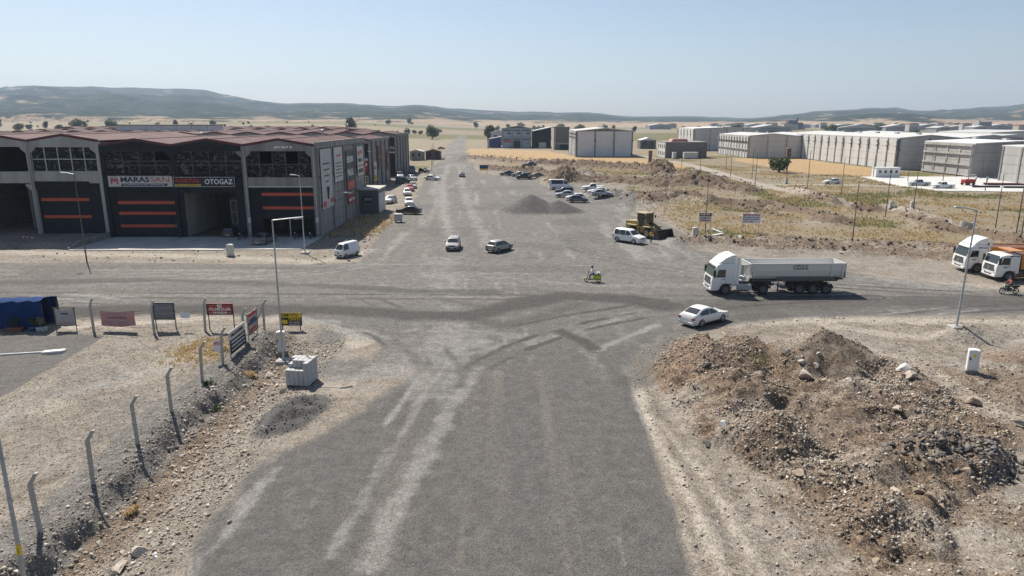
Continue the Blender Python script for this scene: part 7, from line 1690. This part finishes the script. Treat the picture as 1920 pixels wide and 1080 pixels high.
def plant_tree(i, x, y, s, label, group=None, sz=1.0, z=None):
    t = copy_tree(protos[i]); t.location = (x, y, zat(x, y) if z is None else z); t.scale = (s, s, s * sz); t.rotation_euler = (0, 0, rnd.uniform(0, 6.3)); return tag(t, label, 'tree', group)
plant_tree(0, -72, 640, 1.35, 'lone round tree beside the far end of the street')
plant_tree(1, -19, 560, 1.5, 'green tree behind the blue shed')
plant_tree(1, -8, 575, 1.2, 'second green tree behind the pale blue factory')
plant_tree(2, 86, 226, .92, 'small dark green tree beside the brick pillar on a pole')
plant_tree(0, -176, 345, 1.0, 'large bright tree rising above the maroon roofs', None, 1.45)
plant_tree(2, -395, 520, 1.4, 'low bright green bush beyond the maroon roofs', None, 1.5)
plant_tree(1, -150, 660, 1.6, 'dark tree group leader on the plain behind the white shed', None, 1.3)
for px, Y, s in ((5, 760, 1.9), (38, 820, 2.1), (76, 760, 2.2), (95, 800, 1.6), (124, 800, 1.5), (148, 780, 1.7), (180, 760, 2.0), (196, 830, 1.4), (242, 780, 1.8), (257, 800, 1.6), (325, 900, 1.4), (357, 860, 1.5), (385, 900, 1.3), (425, 900, 1.3), (522, 820, 1.4), (612, 760, 1.2), (605, 790, 1.0), (640, 800, 1.1), (700, 760, 1.2), (716, 700, 1.3), (722, 690, 1.1), (772, 760, 1.1), (785, 820, 1.2), (796, 800, 1.2)):
    plant_tree(rnd.randrange(3), (px - 960) / 1300 * Y * 1.02, Y, s * .62, 'dark round tree dotted over the left-hand plain', 'trees on the left plain', 1.15)
for k in range(40):
    Y = rnd.uniform(520, 1200); a = rnd.uniform(-.72, -.1); plant_tree(rnd.randrange(3), a * Y, Y, rnd.uniform(.3, .6), 'tiny dark shrub on the tan plain behind the maroon roofs', 'shrubs on the left plain', .8)
for k in range(46):
    Y = rnd.uniform(900, 1900); a = rnd.uniform(.06, .76) if k < 34 else rnd.uniform(-.2, .1)
    plant_tree(rnd.randrange(3), a * Y, Y, rnd.uniform(1.0, 1.7), *[('small dark tree among the distant town halls', 'trees in the town'), ('small dark tree on the plain before the wooded knoll', 'trees before the knoll'), ('small dark tree far behind the white panelled warehouse', 'trees behind the white warehouse')][0 if a > .4 and Y > 1400 else 1 if a > .3 else 2], .9)
for p in protos:
    for ch in list(p.children): bpy.data.objects.remove(ch)
    bpy.data.objects.remove(p)
# ---- town far right
TW = [pm('town_white', (0.42,0.42,0.41), (0.34,0.34,0.33), .05, .8), pm('town_cream', (0.5,0.44,0.36), (0.42,0.37,0.3), .05, .8), pm('town_grey', (0.3,0.31,0.33), (0.25,0.26,0.28), .05, .8)]
def town_mesh(w_, d_, h, wm, rm):
    m = MB(); m.box(-w_/2, w_/2, -d_/2, d_/2, -1, h, 0); return m.mesh([wm]), MB().prism([(-w_/2 - .5, h), (w_/2 + .5, h), (0, h + w_ * .08)], -d_/2 - .5, d_/2 + .5).mesh([rm])
TM = [town_mesh(*a) for a in ((30, 18, 8, TW[0], M('roof_grey')), (22, 14, 10, TW[1], M('terracotta')), (48, 20, 8, TW[2], M('roof_grey')), (14, 12, 13, TW[0], M('terracotta')))]
WIN = MB()
for i in range(5): WIN.box(-6 + i * 2.6, -4.6 + i * 2.6, -.1, 0, 2.5, 4.5); WIN.box(-6 + i * 2.6, -4.6 + i * 2.6, -.1, 0, 6, 7.6)
WINM = WIN.mesh(M('glass'))
for k in range(60):
    i = rnd.randrange(4); Y = rnd.uniform(950, 2300); a = rnd.uniform(.20, .78); 
    if Y < 1300 and a < .35: a += .3
    b = empty('town_building', (a * Y, Y, zat(a * Y, Y)), rnd.uniform(-.3, .3), ['low white hall in the distant town', 'cream house with tiled roof in the distant town', 'long grey hall with white roof in the distant town', 'tall white house with tiled roof in the distant town'][i], 'building', ['white halls of the town', 'cream houses of the town', 'grey halls of the town', 'tall houses of the town'][i])
    link('wall', TM[i][0], b); link('roof', TM[i][1], b); link('window_row', WINM, b, (0, -[18, 14, 20, 12][i] / 2 - .05, 0))
fb = empty('factory', (597, 1500, 0), 0, 'dark blue factory block with stepped towers on the horizon', 'factory'); FBm = pm('factory_blue', (0.06,0.085,0.13), (0.05,0.07,0.11), .1, .7)
wall_box(fb, 'hall', FBm, -16, 16, 0, 24, 0, 14); wall_box(fb, 'tower', FBm, -14, 2, 2, 18, 14.01, 19); wall_box(fb, 'chimney', FBm, 4, 7, 6, 9, 14.01, 24)
fb = empty('office_block', (832, 1250, 0), 0, 'grey office block standing out before the right-hand hills', 'building'); wall_box(fb, 'wall', TW[2], -10, 10, 0, 14, 0, 16); wall_box(fb, 'stair_tower', TW[0], -13, -10.02, 0, 12, 0, 17.5)
for r_ in range(4):
    for k in range(6): wall_box(fb, 'window', M('glass'), -9 + k * 3, -7.2 + k * 3, -.15, -.01, 2 + r_ * 3.6, 4 + r_ * 3.6)
# ---- hills
SIL = [(-400,190),(0,178),(100,167),(200,170),(300,175),(400,178),(480,190),(560,196),(640,201),(700,198),(770,200),(850,206),(960,211),(1050,218),(1150,222),(1250,226),(1350,224),(1420,221),(1500,213),(1600,206),(1660,202),(1700,207),(1800,209),(1860,205),(1920,195),(2300,185)]
SA = np.array([(p - 960) / 1300 for p, y in SIL]); SZ = np.array([(228 - y + (5 if 600 < p < 1450 else 2)) / 1300 for p, y in SIL])
def hill_z(x, y):
    a = x / y; crest = np.interp(a, SA, SZ); yc = 5200.0
    H = 16 + crest * yc * 1.02 + (fbm(a * 5200, y * 0, 420, 4, 2) - .5) * 60
    ramp = sm(1300, 5200, y + (fbm(x, y, 900, 3, 1) - .5) * 1300)
    rid = billow(x, y, 700, 5, 2); n = fbm(x, y, 300, 5, 3)
    z = H * ramp ** .95 * (1 - .55 * (1 - rid) * (1 - sm(4700, 5250, y)) * 1.5) + ramp * (n - .5) * 30 * (1 - sm(4800, 5300, y)) 
    for (px, py, Y, rx, ry) in ((1640, 211, 2700, 330, 260), (1560, 222, 2600, 300, 200), (1850, 214, 3000, 420, 300), (300, 194, 3600, 620, 420), (420, 203, 3500, 500, 300), (180, 206, 3300, 500, 300), (800, 212, 3800, 700, 400), (1480, 219, 3900, 500, 300)):
        cx = (px - 960) / 1300 * Y; h = 16 + (228 - py) / 1300 * Y
        d = np.hypot((x - cx) / rx, (y - Y) / ry) + (n - .5) * .5; z = np.maximum(z, h * np.exp(-d * d * 1.1) * (.82 + .3 * n))
    return z - 2 + 16 * sm(380, 1300, y) * sm(40, -400, x) * .9 * (1 - ramp)
gx, gy = np.meshgrid(np.linspace(-4600, 4600, 231), np.linspace(1900, 6200, 109)); hx = gx.ravel(); hy = gy.ravel(); hzv = hill_z(hx, hy); hzv = np.where(hy < 2000, -12, hzv)
i, j = np.meshgrid(np.arange(230), np.arange(108)); a = (j * 231 + i).ravel(); F = np.stack([a, a + 1, a + 232, a + 231], 1)
me = bpy.data.meshes.new('hills'); me.from_pydata(np.stack([hx, hy, hzv], 1).tolist(), [], F.tolist()); me.polygons.foreach_set('use_smooth', [True] * len(F))
t = NT('hills'); pos = t.n('NewGeometry').outputs['Position']; nb = t.noise(pos, .0016, 6, .6); nf = t.noise(pos, .012, 5, .7); ns = t.noise(pos, .0045, 5, .65)
wood = t.mix(t.step(nf, .35, .65), (0.014,0.026,0.018), (0.045,0.058,0.036)); field = t.mix(t.step(ns, .35, .65), (0.42,0.32,0.22), (0.29,0.22,0.15))
sp = t.n('SeparateXYZ'); t.L(pos, sp.inputs[0]); low = t.math('MULTIPLY', t.step(sp.outputs[2], 45, 8), t.step(sp.outputs[1], 3600, 2300))
f = t.step(t.math('ADD', t.math('MULTIPLY', ns, .9), t.math('ADD', t.math('MULTIPLY', nf, .35), t.math('MULTIPLY', low, .24))), .70, .80)
t.L(t.mix(f, wood, field), t.b.inputs['Base Color']); t.b.inputs['Roughness'].default_value = 1; t.b.inputs['Specular IOR Level'].default_value = 0; t.bump(nf, 1.0, 30)
me.materials.append(t.mat); tag(link('hills', me), kind='structure')

# ================================================================ air
hb = MB(); hb.box(-9400, 9400, -1300, 9400, -30, 460); hz = hb.build('haze', M('white')); tag(hz, 'thin summer haze over the plain', None, None, 'stuff')
hm = bpy.data.materials.new('haze'); hm.use_nodes = True; nt = hm.node_tree; nt.nodes.clear(); ou = nt.nodes.new('ShaderNodeOutputMaterial'); pv_ = nt.nodes.new('ShaderNodeVolumePrincipled')
pv_.inputs['Color'].default_value = (0.63, 0.78, 0.98, 1); pv_.inputs['Density'].default_value = 0.00011; pv_.inputs['Anisotropy'].default_value = 0.2
nt.links.new(pv_.outputs[0], ou.inputs['Volume']); hz.data.materials.clear(); hz.data.materials.append(hm)
